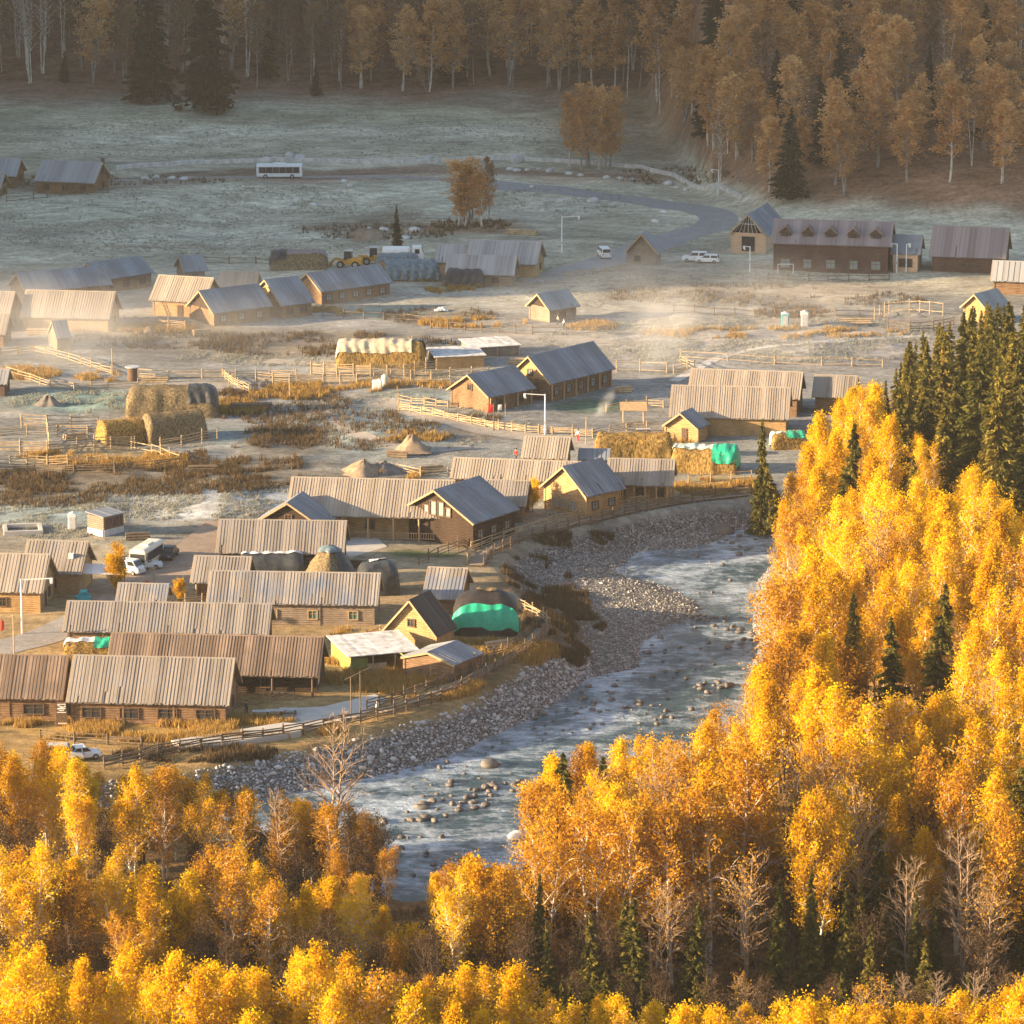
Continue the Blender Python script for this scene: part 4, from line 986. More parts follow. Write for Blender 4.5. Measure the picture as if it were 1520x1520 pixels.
# ------------------------------------------------------------------ fences
PX_POST = {}
def fence(label, px, hgt=1.15, rails=3, step=2.4, mat='rail', group='pole fences around yards and pens', name='fence', jit=.14, pr=.10, rr=.07, w0=0):
    pts = [GG(a, b_) for a, b_ in px]
    p = resample([tuple(q)[:2] for q in pts], step)
    if len(p) > 95: p = resample([tuple(q)[:2] for q in pts], step * 1.8)
    o = p[len(p) // 2]
    oz = Hs(*o)
    r = thing(name, label, 'fence', (o[0], o[1], oz), 0, group)
    key = (round(hgt, 2), mat)
    if key not in PX_POST:
        me = []
        for k in range(3):
            mb = MB(); mb.tube([(0, 0, -.4), (.02 * k, .015, hgt * .5), (.03 * (k - 1), .03, hgt + .22 + .1 * k)], [pr, pr * .95, pr * .8], 6)
            ob = mb.build('post', M[mat]); me.append(ob.data); bpy.data.objects.remove(ob)
        PX_POST[key] = me
    Q = [Vector((x - o[0], y - o[1], Hs(x, y) - oz)) for x, y in p]
    for q in Q:
        po = link('post', RND.choice(PX_POST[key]), r, q, RND.uniform(0, 6.28))
        po.scale = (1, 1, RND.uniform(.85, 1.15))
    for k in range(rails):
        mb = MB(); z = hgt * (.25 + .72 * k / max(1, rails - 1))
        for a, b_ in zip(Q[:-1], Q[1:]):
            e = (b_ - a).normalized() * .15
            mb.tube([a - e + Vector((RND.uniform(-.04, .04), .06, z + RND.uniform(-jit, jit))), b_ + e + Vector((RND.uniform(-.04, .04), .06, z + RND.uniform(-jit, jit)))], [rr, rr * .8], 5)
        mb.build('rail', M[mat], r)
    return r
fence('dark river fence along the top of the lower stone bank', [(155, 1142), (235, 1124), (330, 1109), (420, 1097), (480, 1085), (535, 1074), (585, 1062), (640, 1046), (685, 1026), (722, 1006), (760, 984), (790, 964), (815, 940)], 1.35, 5, 1.9, 'rail_dark', rr=.09)
fence('brown inner rail behind the river fence at the foot of the weedy yard', [(545, 1056), (600, 1040), (650, 1022), (700, 1001), (745, 975), (790, 942)], 1.2, 4, 2.0, 'rail_dark', rr=.08)
fence('fence curling round the bend below the green skirted haystack', [(770, 905), (790, 915), (806, 924), (816, 934)], 1.3, 4, 1.4, 'rail', rr=.08)
fence('outer handrail of the upper river boardwalk', [(718, 842), (735, 824), (770, 808), (810, 797), (860, 783), (910, 771), (960, 759), (1010, 749), (1062, 740), (1115, 734)], 1.3, 4, 1.9, 'rail_dark', rr=.09)
fence('inner handrail of the upper river boardwalk by the gabled houses', [(694, 838), (700, 820), (730, 808), (765, 796), (800, 785), (850, 772), (900, 760), (950, 750), (1000, 740)], 1.2, 4, 1.7, 'rail', rr=.08)
fence('sloping yard fence beside the lawn of the dark lodge', [(622, 838), (650, 826), (680, 815), (694, 812)], 1.1, 3, 2, 'rail_dark')
fence('log rails in front of the green skirted haystack', [(672, 940), (720, 944), (772, 940)], 1.6, 4, 2.6, 'rail')
fence('short broken fence beside the A-frame cabin', [(520, 965), (545, 955), (565, 945)], 1.2, 3, 1.6, 'rail')
fence('fence descending through the misty yard towards the pole', [(0, 528), (50, 523), (85, 530), (120, 541), (165, 556)], 1.1, 3, 2.4)
fence('fence along the near side of the dirt track by frosted grass', [(10, 556), (45, 566), (75, 576), (110, 580), (160, 578), (205, 576)], 1.1, 3, 2.4)
fence('long straight fence on the far side of the dirt track beyond the round bin', [(205, 560), (250, 563), (300, 562), (350, 562), (400, 560), (440, 562)], 1.2, 3, 3)
fence('tall paling fence leading to the canvas covered stack', [(380, 566), (430, 570), (480, 570), (530, 570), (580, 566), (640, 566)], 1.4, 4, 2.6)
fence('crowded pen rails in front of the canvas covered stack', [(462, 557), (500, 559), (550, 560), (600, 559), (648, 553)], 1.9, 6, 1.8)
fence('upper rails of the hay pen', [(32, 635), (70, 637), (105, 636), (145, 634)], 1.9, 5, 2.6, jit=.2)
fence('near rails of the hay pen in front of the lit hay face', [(-10, 672), (30, 672), (70, 674), (115, 670), (165, 666), (200, 666)], 1.7, 6, 2.4, jit=.18)
fence('rails dropping from the hay pen into dry grass', [(195, 666), (225, 672), (266, 688)], 1.2, 2, 2.4)
fence('shaded lower fence below the hay pen', [(-10, 700), (50, 702), (110, 704), (170, 702), (230, 698), (266, 692)], 1.3, 4, 3, 'rail_dark')
fence('rails hugging the dark side of the long haystack', [(238, 668), (270, 664), (300, 658), (322, 654)], 1.6, 4, 2.2)
fence('cane fence along the dirt track below the red cloth house', [(592, 610), (625, 615), (660, 622), (700, 630), (740, 638), (780, 643), (820, 645), (850, 646)], 1.1, 5, 2.0)
fence('second cane fence line before the golden gable', [(592, 598), (630, 602), (665, 606)], 1.1, 3, 2.0)
fence('dark post fence in front of the whitewashed shed', [(640, 488), (690, 491), (740, 494), (790, 497), (840, 497), (885, 496), (910, 494)], 1.3, 2, 2.8, 'rail_dark')
fence('dark fence across the pinkish frosted pasture', [(1000, 464), (1060, 468), (1120, 472), (1180, 470), (1240, 470), (1310, 472)], 1.2, 2, 3, 'rail_dark')
fence('pale corral posts in the pasture before the plum barn', [(1298, 474), (1320, 466), (1350, 464), (1380, 466), (1400, 468)], 2.0, 2, 2.0)
fence('dark corral corner below the pale corral posts', [(1318, 490), (1350, 492), (1385, 490), (1415, 484)], 1.5, 3, 2.4, 'rail_dark')
fence('fence with tall posts behind the green garden', [(915, 553), (950, 552), (990, 554), (1020, 552)], 1.5, 2, 2.8)
fence('thin fence crossing the frosted field by the footpath', [(1010, 532), (1080, 536), (1150, 541), (1220, 543), (1310, 545)], 1.2, 2, 4)
fence('fence in golden grass below the green tarpaulin hay', [(1022, 718), (1055, 716), (1085, 714), (1115, 712)], 1.1, 2, 2.2)
fence('fence in front of the far meadow farm', [(10, 300), (50, 296), (90, 292), (130, 289), (160, 287)], 1.0, 2, 3, 'rail_dark')
fence('dark fence by the straw stack behind the grey roofs', [(300, 391), (340, 392), (380, 392), (400, 394)], 1.1, 2, 3, 'rail_dark')
fence('white picket fence beside the frosted lane near the lamp', [(838, 412), (880, 408), (920, 402), (935, 398)], 1.0, 3, 2.2)
fence('rails around the yard of the laddered house', [(185, 482), (215, 486), (250, 488), (275, 490)], 1.4, 4, 2.2)

fence('back rails of the hay pen beside the green frosted grass', [(0, 652), (40, 650), (85, 648), (130, 650), (150, 646)], 1.7, 5, 2.4, jit=.2)
fence('cross rails dividing the hay pen', [(70, 637), (72, 655), (74, 674)], 1.7, 5, 2.4, jit=.2)
fence('outermost pen rails meeting the picture edge below the hay pen', [(-10, 688), (40, 688), (100, 690), (160, 688)], 1.2, 4, 2.2, jit=.2)
fence('sunlit cross fence running down to the dirt track near the round bin', [(330, 560), (345, 572), (370, 584)], 1.3, 4, 2.2)
fence('rail fence between canvas stack and golden log pen', [(640, 566), (668, 562), (700, 560), (725, 558)], 1.4, 4, 2.2)
fence('fence around the smoking garden beside the hay wall', [(850, 648), (880, 650), (905, 646), (930, 640), (960, 640)], 1.2, 4, 2.2)
fence('garden rails behind the small open pavilion', [(900, 612), (930, 606), (960, 604), (985, 606)], 1.1, 3, 2.2)
fence('fence before the twin barns along the frosted footpath', [(1000, 556), (1030, 549), (1010, 540)], 1.2, 3, 2.4)
fence('yard rails beside the tan mound and lodge roof', [(590, 700), (625, 708), (665, 706)], 1.1, 3, 2.4)
fence('rails along the lane in front of the streaked low roof', [(250, 905), (275, 902), (300, 898)], 1.2, 3, 2)
fence('weedy fence below the front houses by the frosted jeep', [(60, 1098), (110, 1104), (160, 1106), (210, 1108)], 1.1, 3, 2.4, 'rail_dark')
fence('stub fence between lime shelter and river fence', [(640, 1010), (668, 1006), (695, 1000)], 1.3, 3, 1.8)
fence('upright palings beside the fanned plank shed', [(676, 1004), (690, 1000), (704, 996), (716, 990)], 1.7, 2, 1.1)
fence('dark fence below the dormered lodge yard', [(1140, 416), (1200, 418), (1260, 418), (1320, 416)], 1.0, 2, 3, 'rail_dark')
fence('thin fence along the field below the long guest house', [(480, 470), (540, 474), (600, 476), (640, 480)], 1.1, 2, 3, 'rail_dark')

# boardwalk decks
def boardwalk(label, px, width):
    p = resample(smooth_line([tuple(GG(a, b_))[:2] for a, b_ in px], 1), .5)
    o = p[len(p) // 2]; oz = Hs(*o)
    r = thing('boardwalk', label, 'boardwalk', (o[0], o[1], oz))
    mb = MB(); sd = MB()
    prev = None
    for i in range(len(p) - 1):
        a, b_ = Vector(p[i]), Vector(p[i + 1]); d = (b_ - a).normalized(); n = Vector((-d.y, d.x)) * width / 2; e = d * .23
        m = (a + b_) / 2
        z = max(Hs(m.x + n.x * s * .6, m.y + n.y * s * .6) for s in (-1, 0, 1)) - oz + .28 + RND.uniform(0, .012)
        q = [m - n - e, m + n - e, m + n + e, m - n + e]
        mb.hexa([(v.x - o[0], v.y - o[1], z - .07) for v in q] + [(v.x - o[0], v.y - o[1], z) for v in q], RND.random())
        if i % 4 == 0:
            for s in (-.8, .8):
                c = m + n * s; sd.box((c.x - o[0], c.y - o[1], z - .6), (.16, .16, 1.0))
    mb.build('deck', M['deck'], r); sd.build('pile', M['rail_dark'], r)
boardwalk('plank boardwalk following the upper river bank', [(706, 842), (718, 822), (750, 805), (800, 791), (860, 777), (920, 764), (980, 752), (1040, 742), (1110, 735)], 1.7)
boardwalk('plank boardwalk behind the lower river fence', [(560, 1060), (610, 1045), (660, 1026), (710, 1003), (755, 978), (800, 944), (806, 928), (780, 905), (752, 882)], 1.5)

# low stone kerb wall along the far meadow road
def low_wall(label, px, h=.8, w=.8):
    p = resample([tuple(GG(a, b_))[:2] for a, b_ in px], 3)
    o = p[0]; oz = Hs(*o)
    mb = MB()
    for a, b_ in zip(p[:-1], p[1:]):
        mb.bar((a[0] - o[0], a[1] - o[1], Hs(*a) - oz + h / 2 - .15), (b_[0] - o[0], b_[1] - o[1], Hs(*b_) - oz + h / 2 - .15), w, h + .3)
    ob = mb.build('stone_wall', M['boulder'], loc=(o[0], o[1], oz)); tag(ob, label, 'wall')
low_wall('long pale kerb wall along the meadow road behind the bus', [(172, 252), (230, 247), (300, 243), (380, 241), (440, 240), (520, 242), (600, 243), (650, 241), (700, 237)])
low_wall('pale kerb wall from the rust tree pair towards the forest slope', [(700, 236), (760, 237), (830, 241), (900, 246), (950, 250), (1000, 262), (1050, 281), (1100, 295)], .75, .6)
# ------------------------------------------------------------------ haystacks and covered stacks
def loaf_mesh(L, W, Hh, nu=26, nv=16, u0=0., u1=1., v0=0., v1=1., grow=0., amp=.12, seed=0, pw=.75, endp=.12, fold=0., sag=0., edge=0.):
    """rounded stack: u along its length, v over the arch"""
    V, F = [], []
    us = np.linspace(u0, u1, nu); vs = np.linspace(v0, v1, nv)
    for u in us:
        e = min(u, 1 - u) / endp
        k = 1.0 if e >= 1 else (1 - (1 - max(e, 0)) ** 2.2) ** .5
        k = .55 + .45 * k
        for jv, v in enumerate(vs):
            if edge:
                v = v + edge * (.5 - jv / (nv - 1)) * 2 * (float(vnoise(u * L * .9 + seed, jv * .02 + (7 if jv > nv / 2 else 0))) - .35)
            t = math.pi * v
            c, s = math.cos(t), math.sin(t)
            y = -W / 2 * math.copysign(abs(c) ** pw, c) * (.85 + .15 * k); z = Hh * abs(s) ** pw * k
            x = (u - .5) * L
            nz = (float(fbm(np.array([u * L * .7 + seed * 13]), np.array([v * 6 + seed * 7]))[0]) - .5) * amp * 4
            nz += fold * math.sin(u * L * 4.2 + 2.2 * math.sin(v * 5 + seed)) * (1 - s * .7)
            g = grow + nz
            V.append((x * (1 + grow / L), y + math.copysign(abs(c), y) * g, max(z + s * g - sag * abs(math.sin(u * 9)) * s, -.2)))
    for i in range(nu - 1):
        for j in range(nv - 1):
            F.append((i * nv + j, (i + 1) * nv + j, (i + 1) * nv + j + 1, i * nv + j + 1))
    # end caps
    n0 = len(V)
    V.append((V[0][0], 0, Hh * .25)); V.append((V[(nu - 1) * nv][0], 0, Hh * .25))
    F4 = [f for f in F]
    T = []
    for j in range(nv - 1):
        if u0 <= 0.001: T.append((n0, j, j + 1))
        if u1 >= .999: T.append((n0 + 1, (nu - 1) * nv + j + 1, (nu - 1) * nv + j))
    return V, F4 + T
def loaf(label, px, L, W, Hh, rz, mat='hay', covers=(), cat='haystack', name='haystack', seed=1, pw=.75, endp=.12, amp=.12, part='hay', group=None):
    a = GG(*px)
    r = thing(name, label, cat, (a.x, a.y, a.z - .1), rz, group)
    def put(nm, m, **k):
        V, F = loaf_mesh(L, W, Hh, seed=seed, pw=pw, endp=endp, **k)
        mb = MB(); mb.add(V, F); return mb.build(nm, M[m], r, smooth=True)
    put(part, mat, amp=amp)
    if part == 'hay' and mat.startswith('hay'):
        V, F = loaf_mesh(L, W, Hh, seed=seed, pw=pw, endp=endp, amp=amp, nu=60, nv=30)
        P = np.array(V[:1800]); k = NR.randint(0, 1800, 1500); P = P[k] + NR.normal(0, .12, (1500, 3))
        dd = NR.normal(0, 1, (1500, 3)); dd[:, 2] -= .6; dd /= np.linalg.norm(dd, axis=1, keepdims=True); ss = np.cross(dd, NR.normal(0, 1, (1500, 3))); ss /= np.linalg.norm(ss, axis=1, keepdims=True)
        ln = NR.uniform(.2, .5, (1500, 1))
        VV_ = np.stack([P - ss * .035, P + ss * .035, P + dd * ln], 1).reshape(-1, 3); VV_[:, 2] = np.maximum(VV_[:, 2], 0)
        link('loose_straw', mk_mesh('loose_straw', VV_, np.arange(4500).reshape(-1, 3), M['dry_grass'] if mat == 'hay' else M['brush'], np.repeat(NR.rand(1500) * .8, 3)), r)
    for c in covers:
        nm, m, u0, u1, v0, v1 = c[:6]
        put(nm, m, u0=u0, u1=u1, v0=v0, v1=v1, grow=.10 + (c[6] if len(c) > 6 else 0), fold=.13, amp=amp, nu=44, nv=22, edge=.05)
    return r
loaf('short rounded haystack with bright lit end behind the pen rails', (180, 656), 6.6, 4.6, 3.4, .45, seed=3, endp=.06)
loaf('long weathered haystack running away from the pen, mostly in shade', (258, 652), 9.0, 5.0, 4.2, .40, 'hay_grey', seed=4, endp=.06)
loaf('big grey frosted haystack with dark sheet over one end', (256, 613), 13.5, 6.5, 4.3, .03, 'hay_grey', [('sheet', 'tarp_dark', .68, 1.0, .12, .95)], seed=5)
loaf('hay stack under wrinkled canvas tarpaulin on golden base', (566, 541), 14.0, 5.5, 4.0, .0, 'hay', [('canvas_cover', 'tarp_canvas', 0., .84, .14, .95), ('black_sheet', 'tarp_dark', .84, 1.0, .45, 1.)], seed=6, pw=.6, endp=.05, cat='covered stack')
loaf('dark sheeted straw stack standing alone on the frosted meadow', (444, 398), 10.0, 5.0, 3.3, .0, 'hay_grey', [('cover', 'roof_plum', .3, 1., .3, .98), ('cover', 'tarp_dark', 0., .28, .15, .98)], seed=7, cat='covered stack')
loaf('blue tarpaulin stack with bare straw end below the white truck', (606, 414), 10.5, 6.0, 3.4, .12, 'hay_grey', [('cover', 'tarp_blue', .10, 1., .02, .98)], seed=8, cat='covered stack')
loaf('wrinkled blue tarpaulin heap behind the straw-ended stack', (590, 398), 7.5, 5.0, 2.6, .1, 'hay_grey', [('cover', 'tarp_blue', 0., 1., .02, .98)], seed=18, cat='covered stack')
loaf('black wrinkled tarpaulin heap beside the pale end wing', (690, 424), 6.5, 4.6, 2.9, .0, 'hay_grey', [('cover', 'tarp_dark', 0., 1., .05, .98)], seed=9, cat='covered stack')
loaf('ragged dark and gold hay wall on a rack between road and log hut', (941, 679), 11.0, 2.6, 3.6, -.04, 'hay', seed=10, pw=.45, endp=.05, amp=.25)
loaf('hay heap draped with pale and green tarpaulin at the edge of the golden grass', (1047, 698), 9.2, 4.5, 3.6, -.18, 'hay', [('pale_cover', 'tarp_pale', 0., .62, .35, .98), ('green_cover', 'tarp_green', .62, 1., .08, .98, .05)], seed=11, pw=.55, endp=.06, amp=.18, cat='covered stack')
loaf('small green covered heap beside the broad barn under the leaning spruce', (1170, 664), 5.0, 3.5, 2.4, .1, 'hay', [('green_cover', 'tarp_green', .4, 1., .2, .98), ('pale_cover', 'tarp_pale', 0., .42, .4, .98)], seed=12, cat='covered stack')
loaf('tall haystack with black crown and bright green tarpaulin skirt', (721, 936), 7.8, 6.4, 5.2, .0, 'tarp_black', [('green_skirt', 'tarp_green', .0, 1., .06, .27, .12), ('cap', 'hay_grey', .36, .66, .44, .56, .08)], seed=13, pw=.95, endp=.42, amp=.10)
loaf('small wood heap under white and green sheet in the lane', (133, 976), 6.0, 3.6, 2.3, .05, 'hay', [('white_sheet', 'white_paint', 0., .62, .38, .95), ('green_sheet', 'tarp_green', .6, 1., .22, .95, .04)], seed=14, cat='covered stack')
loaf('dark green tarpaulin tunnel behind the conical haystack', (404, 850), 8.5, 4.6, 2.7, .02, 'tarp_dark', [('frosted_ridge', 'snow', .05, .95, .44, .53, .02)], seed=15, cat='covered stack', part='cover')
loaf('dark slate tarpaulin dome beside the lawn fence', (561, 878), 5.2, 4.6, 4.0, .1, 'tarp_dark', [('frosted_top', 'snow', .3, .75, .5, .62, .02)], seed=16, pw=.6, endp=.3, cat='covered stack', part='cover')
a = GG(490, 862)
r = thing('haystack', 'conical haystack with dark sheet shoulder and straw front', 'haystack', (a.x, a.y, a.z - .1))
def cone(rad, nm, m, seed, a0=0, a1=6.2832, g=0):
    V, F = [], []; n = 28
    for i, (rr, zz) in enumerate(rad):
        for k in range(n + 1):
            t = a0 + (a1 - a0) * k / n
            q = rr + g + (float(vnoise(math.cos(t) * 2 + seed, math.sin(t) * 2 + zz)) - .5) * .7 * min(1, rr)
            V.append((q * math.cos(t), q * math.sin(t), zz + g))
    for i in range(len(rad) - 1):
        for k in range(n): F.append((i * (n + 1) + k, i * (n + 1) + k + 1, (i + 1) * (n + 1) + k + 1, (i + 1) * (n + 1) + k))
    mb = MB(); mb.add(V, F); mb.build(nm, M[m], r, smooth=True)
cone([(3.4, 0), (3.1, 1.0), (2.3, 2.4), (1.5, 3.5), (.8, 4.2), (.05, 4.5)], 'hay', 'hay_grey', 2)
cone([(3.45, .1), (3.2, 1.0), (2.4, 2.4), (1.6, 3.5), (.9, 4.2), (.1, 4.55)], 'cover', 'tarp_dark', 2, -1.0, 1.5, .1)
cone([(1.25, 3.9), (1.2, 4.15), (.5, 4.5), (.05, 4.6)], 'cap', 'tarp_blue', 2, 0, 6.2832, .12)

# earth and rubble mounds
def mound(label, px, rx, ry, hz, mat='pile_earth', seed=0, cat='mound', name='earth_mound'):
    a = GG(*px); V, F = [], []; nr, na = 9, 26
    for i in range(nr):
        f = i / (nr - 1)
        for k in range(na):
            t = 2 * math.pi * k / na
            q = 1 + .35 * (float(vnoise(math.cos(t) * 1.7 + seed, math.sin(t) * 1.7 + seed)) - .5) * 2
            z = hz * (math.cos(min(1, f) * math.pi) * .5 + .5) * (1 + .5 * (float(vnoise(f * 4 + seed, t * 1.5)) - .5)) - .15
            V.append((rx * f * q * math.cos(t), ry * f * q * math.sin(t), z))
    for i in range(nr - 1):
        for k in range(na): F.append((i * na + k, i * na + (k + 1) % na, (i + 1) * na + (k + 1) % na, (i + 1) * na + k))
    mb = MB(); mb.add(V, F); o = mb.build(name, M[mat], smooth=True, loc=(a.x, a.y, a.z)); tag(o, label, cat)
mound('pale earth mound lit on one flank beside the dug pit', (612, 666), 3.2, 3.0, 2.0, seed=1)
mound('low tan earth mound behind the lodge roof', (540, 702), 4.2, 4.5, 1.8, seed=2)
mound('dark rubble mound on the green frosted yard', (72, 602), 2.6, 2.6, 1.7, 'stone', 3, name='rubble_mound')
mound('grey gravel mound next to the pit in the frosted yard', (570, 700), 3.5, 4, 1.5, 'stone', 5, name='rubble_mound')
mound('clay heap by the laddered golden house yard', (222, 494), 1.6, 1.6, 1.2, seed=8)
mound('brown brushwood mound with stones below the lone dead spruce', (545, 352), 6, 6, 1.6, seed=9, name='rubble_mound')

# ------------------------------------------------------------------ vehicles
def wheels(r, xs, y, rad, w=.24):
    for x in xs:
        for s in (-1, 1):
            mb = MB(); mb.wheel((0, 0, 0), rad, w); t = mb.build('wheel', M['black'], r, loc=(x, s * y, rad))
            mb = MB(); mb.wheel((0, s * w * .5, 0), rad * .58, .04, 10); mb.build('rim', M['steel'], t)
def car(label, px, rz, paint='white_paint', L=4.5, W=1.8, Hh=1.5, kind='sedan', cat='car', name='parked_car'):
    a = GG(*px); r = thing(name, label, cat, (a.x, a.y, a.z), rz)
    hb = Hh * .58; c = .30
    if kind == 'sedan': cab = [(-L * .36, hb), (-L * .22, Hh), (L * .06, Hh), (L * .24, hb)]
    elif kind == 'suv': cab = [(-L * .47, hb), (-L * .42, Hh), (L * .10, Hh), (L * .25, hb)]
    else: cab = [(-L * .49, hb), (-L * .47, Hh), (L * .28, Hh), (L * .42, hb)]
    body = [(-L / 2, c), (L / 2 - .05, c), (L / 2, hb * .72), (L * .46, hb * .88), (L * .26, hb), (-L * .44, hb), (-L / 2, hb * .85)]
    if kind == 'van': body = [(-L / 2, c), (L / 2, c), (L / 2, hb * .85), (L * .43, hb), (-L * .5, hb)]
    mb = MB(); mb.prism(body, 'y', -W / 2, W / 2); mb.build('body', M[paint], r, bevel=.07)
    mb = MB(); (x0, z0), (x1, z1), (x2, z2), (x3, z3) = cab; i = .14
    mb.hexa([(x0, -W / 2 + .04, hb - .03), (x3, -W / 2 + .04, hb - .03), (x3, W / 2 - .04, hb - .03), (x0, W / 2 - .04, hb - .03),
             (x1, -W / 2 + i, z1), (x2, -W / 2 + i, z1), (x2, W / 2 - i, z1), (x1, W / 2 - i, z1)]); mb.build('cabin', M[paint], r, bevel=.06)
    def lerp(p, q, t): return (p[0] + (q[0] - p[0]) * t, p[1] + (q[1] - p[1]) * t)
    for s in (-1, 1):
        mb = MB(); ys = lambda z: s * ((W / 2 - .04) + (i - .04) * -(z - hb) / (Hh - hb) + .012)
        n = 2 if kind != 'van' else 3
        pts = [lerp(cab[0], cab[1], .18), lerp(cab[3], cab[2], .18), lerp(cab[3], cab[2], .85), lerp(cab[0], cab[1], .85)]
        for k in range(n):
            b0, b1 = lerp(pts[0], pts[1], k / n + .03), lerp(pts[0], pts[1], (k + 1) / n - .03); t0, t1 = lerp(pts[3], pts[2], k / n + .04), lerp(pts[3], pts[2], (k + 1) / n - .04)
            mb.add([(b0[0], ys(b0[1]), b0[1]), (b1[0], ys(b1[1]), b1[1]), (t1[0], ys(t1[1]), t1[1]), (t0[0], ys(t0[1]), t0[1])], [(0, 1, 2, 3)])
        mb.build('side_window', M['glass'], r)
    for (p, q, sg, nm) in ((cab[3], cab[2], 1, 'windscreen'), (cab[0], cab[1], -1, 'rear_window')):
        a_, b_ = lerp(p, q, .12), lerp(p, q, .88)
        mb = MB(); mb.add([(a_[0] + sg * .02, -W / 2 + .16, a_[1]), (a_[0] + sg * .02, W / 2 - .16, a_[1]), (b_[0] + sg * .02, W / 2 - .24, b_[1]), (b_[0] + sg * .02, -W / 2 + .24, b_[1])], [(0, 1, 2, 3)]); mb.build(nm, M['glass'], r)
    for s in (-1, 1):
        mb = MB(); mb.box((L / 2 - .01, s * W * .36, hb * .78), (.08, .34, .15)); mb.build('headlight', M['steel'], r)
        mb = MB(); mb.box((-L / 2 + .01, s * W * .38, hb * .82), (.06, .26, .18)); mb.build('taillight', M['red'], r)
    wheels(r, (-L * .30, L * .31), W / 2 - .08, .33)
    return r
def bus(label, px, rz, L, W, Hh, paint, cat='bus', name='parked_bus'):
    a = GG(*px); r = thing(name, label, cat, (a.x, a.y, a.z), rz)
    mb = MB(); mb.prism([(-W / 2, .35), (W / 2, .35), (W / 2, Hh - .35), (W / 2 - .18, Hh - .05), (W / 2 - .5, Hh), (-W / 2 + .5, Hh), (-W / 2 + .18, Hh - .05), (-W / 2, Hh - .35)], 'x', -L / 2, L / 2); mb.build('body', M[paint], r, bevel=.12)
    n = max(4, int(L / 1.5))
    for s in (-1, 1):
        mb = MB()
        for k in range(n):
            x = -L / 2 + .5 + (L - 1.0) * (k + .5) / n
            mb.box((x, s * (W / 2 + .008), Hh * .60), ((L - 1.0) / n - .045, .03, Hh * .42))
        mb.build('side_window', M['glass'], r)
    mb = MB(); mb.box((L / 2 + .008, 0, Hh * .58), (.03, W - .35, Hh * .42)); mb.build('windscreen', M['glass'], r)
    mb = MB(); mb.box((-L / 2 - .008, 0, Hh * .65), (.03, W - .5, Hh * .28)); mb.build('rear_window', M['glass'], r)
    mb = MB(); mb.box((L / 2 + .012, 0, .62), (.05, W - .3, .35)); mb.build('grille', M['black'], r)
    for s in (-1, 1):
        mb = MB(); mb.box((L / 2 + .02, s * (W / 2 - .3), .95), (.04, .36, .2)); mb.build('headlight', M['steel'], r)
        mb = MB(); mb.bar((L / 2 - .1, s * (W / 2), Hh - .6), (L / 2 + .3, s * (W / 2 + .25), Hh - .7), .05, .05); mb.box((L / 2 + .3, s * (W / 2 + .25), Hh - 1.0), (.1, .2, .45)); mb.build('mirror', M['black'], r)
    mb = MB(); mb.box((0, 0, Hh + .08), (L * .28, W * .5, .22)); mb.build('roof_unit', M[paint], r, bevel=.05)
    mb = MB(); mb.box((L * .28, -W / 2 - .012, Hh * .45), (1.0, .04, Hh * .62)); mb.build('door', M['dark_metal'], r)
    wheels(r, (-L * .28, L * .30), W / 2 - .12, .46, .3)
    return r
bus('white bus with a dark window band waiting on the far meadow road', (415, 264), math.pi, 9.2, 2.5, 2.9, 'white_paint')
bus('cream tour coach parked nose out beyond the white cars', (218, 838), math.radians(-106), 6.6, 2.3, 2.7, 'cream_paint')
car('white saloon car parked beside the cream tour coach', (214, 844), math.radians(8), L=4.7)
car('white minivan parked under the yellow bush near the awning', (190, 851), math.radians(-28), L=4.3, Hh=1.9, kind='van', name='parked_van', cat='van')
car('black car tucked behind the cream tour coach', (250, 828), math.radians(-100), 'dark_metal')
car('white off-roader with dark windows standing by the peach trussed hall', (1032, 388), math.radians(175), L=4.8, Hh=1.8, kind='suv')
car('white estate car parked nose to tail with the off-roader', (1050, 390), math.radians(170), L=4.4, Hh=1.55, kind='suv')
car('white pickup van alone in the frosted lane by the fence', (897, 382), math.radians(100), L=4.5, Hh=1.9, kind='van', name='parked_van', cat='van')
car('grey-white frosted jeep below the weeds at the forest rim', (95, 1128), math.radians(5), 'grey_paint', L=4.4, Hh=1.8, kind='suv')
car('small white car half hidden next to the frosted jeep', (123, 1126), math.radians(20), 'white_paint', L=3.9)
# white tank truck and yellow loaders on the meadow
a = GG(597, 389)
r = thing('tank_truck', 'white tank truck parked above the blue tarpaulin stack', 'truck', (a.x, a.y, a.z), 0)
mb = MB(); mb.box((0, 0, .8), (7.2, 1.0, .3)); mb.build('chassis', M['dark_metal'], r)
mb = MB(); mb.tube([(-3.5, 0, 1.9), (-3.3, 0, 1.9), (1.2, 0, 1.9), (1.4, 0, 1.9)], [.8, 1.0, 1.0, .8], 16); mb.build('tank', M['white_paint'], r, smooth=False)
mb = MB(); mb.prism([(1.8, .6), (3.8, .6), (3.8, 1.7), (3.4, 2.9), (1.8, 2.9)], 'y', -1.15, 1.15); mb.build('cab', M['white_paint'], r, bevel=.08)
mb = MB(); mb.box((2.7, -1.16, 2.1), (.8, .05, .8)); mb.box((2.7, 1.16, 2.1), (.8, .05, .8)); mb.build('side_window', M['glass'], r)
mb = MB(); mb.hexa([(3.81, -1, 1.75), (3.84, -1, 1.75), (3.84, 1, 1.75), (3.81, 1, 1.75), (3.45, -1, 2.75), (3.48, -1, 2.75), (3.48, 1, 2.75), (3.45, 1, 2.75)]); mb.build('windscreen', M['glass'], r)
wheels(r, (-2.6, -1.5, 2.8), 1.05, .5, .3)
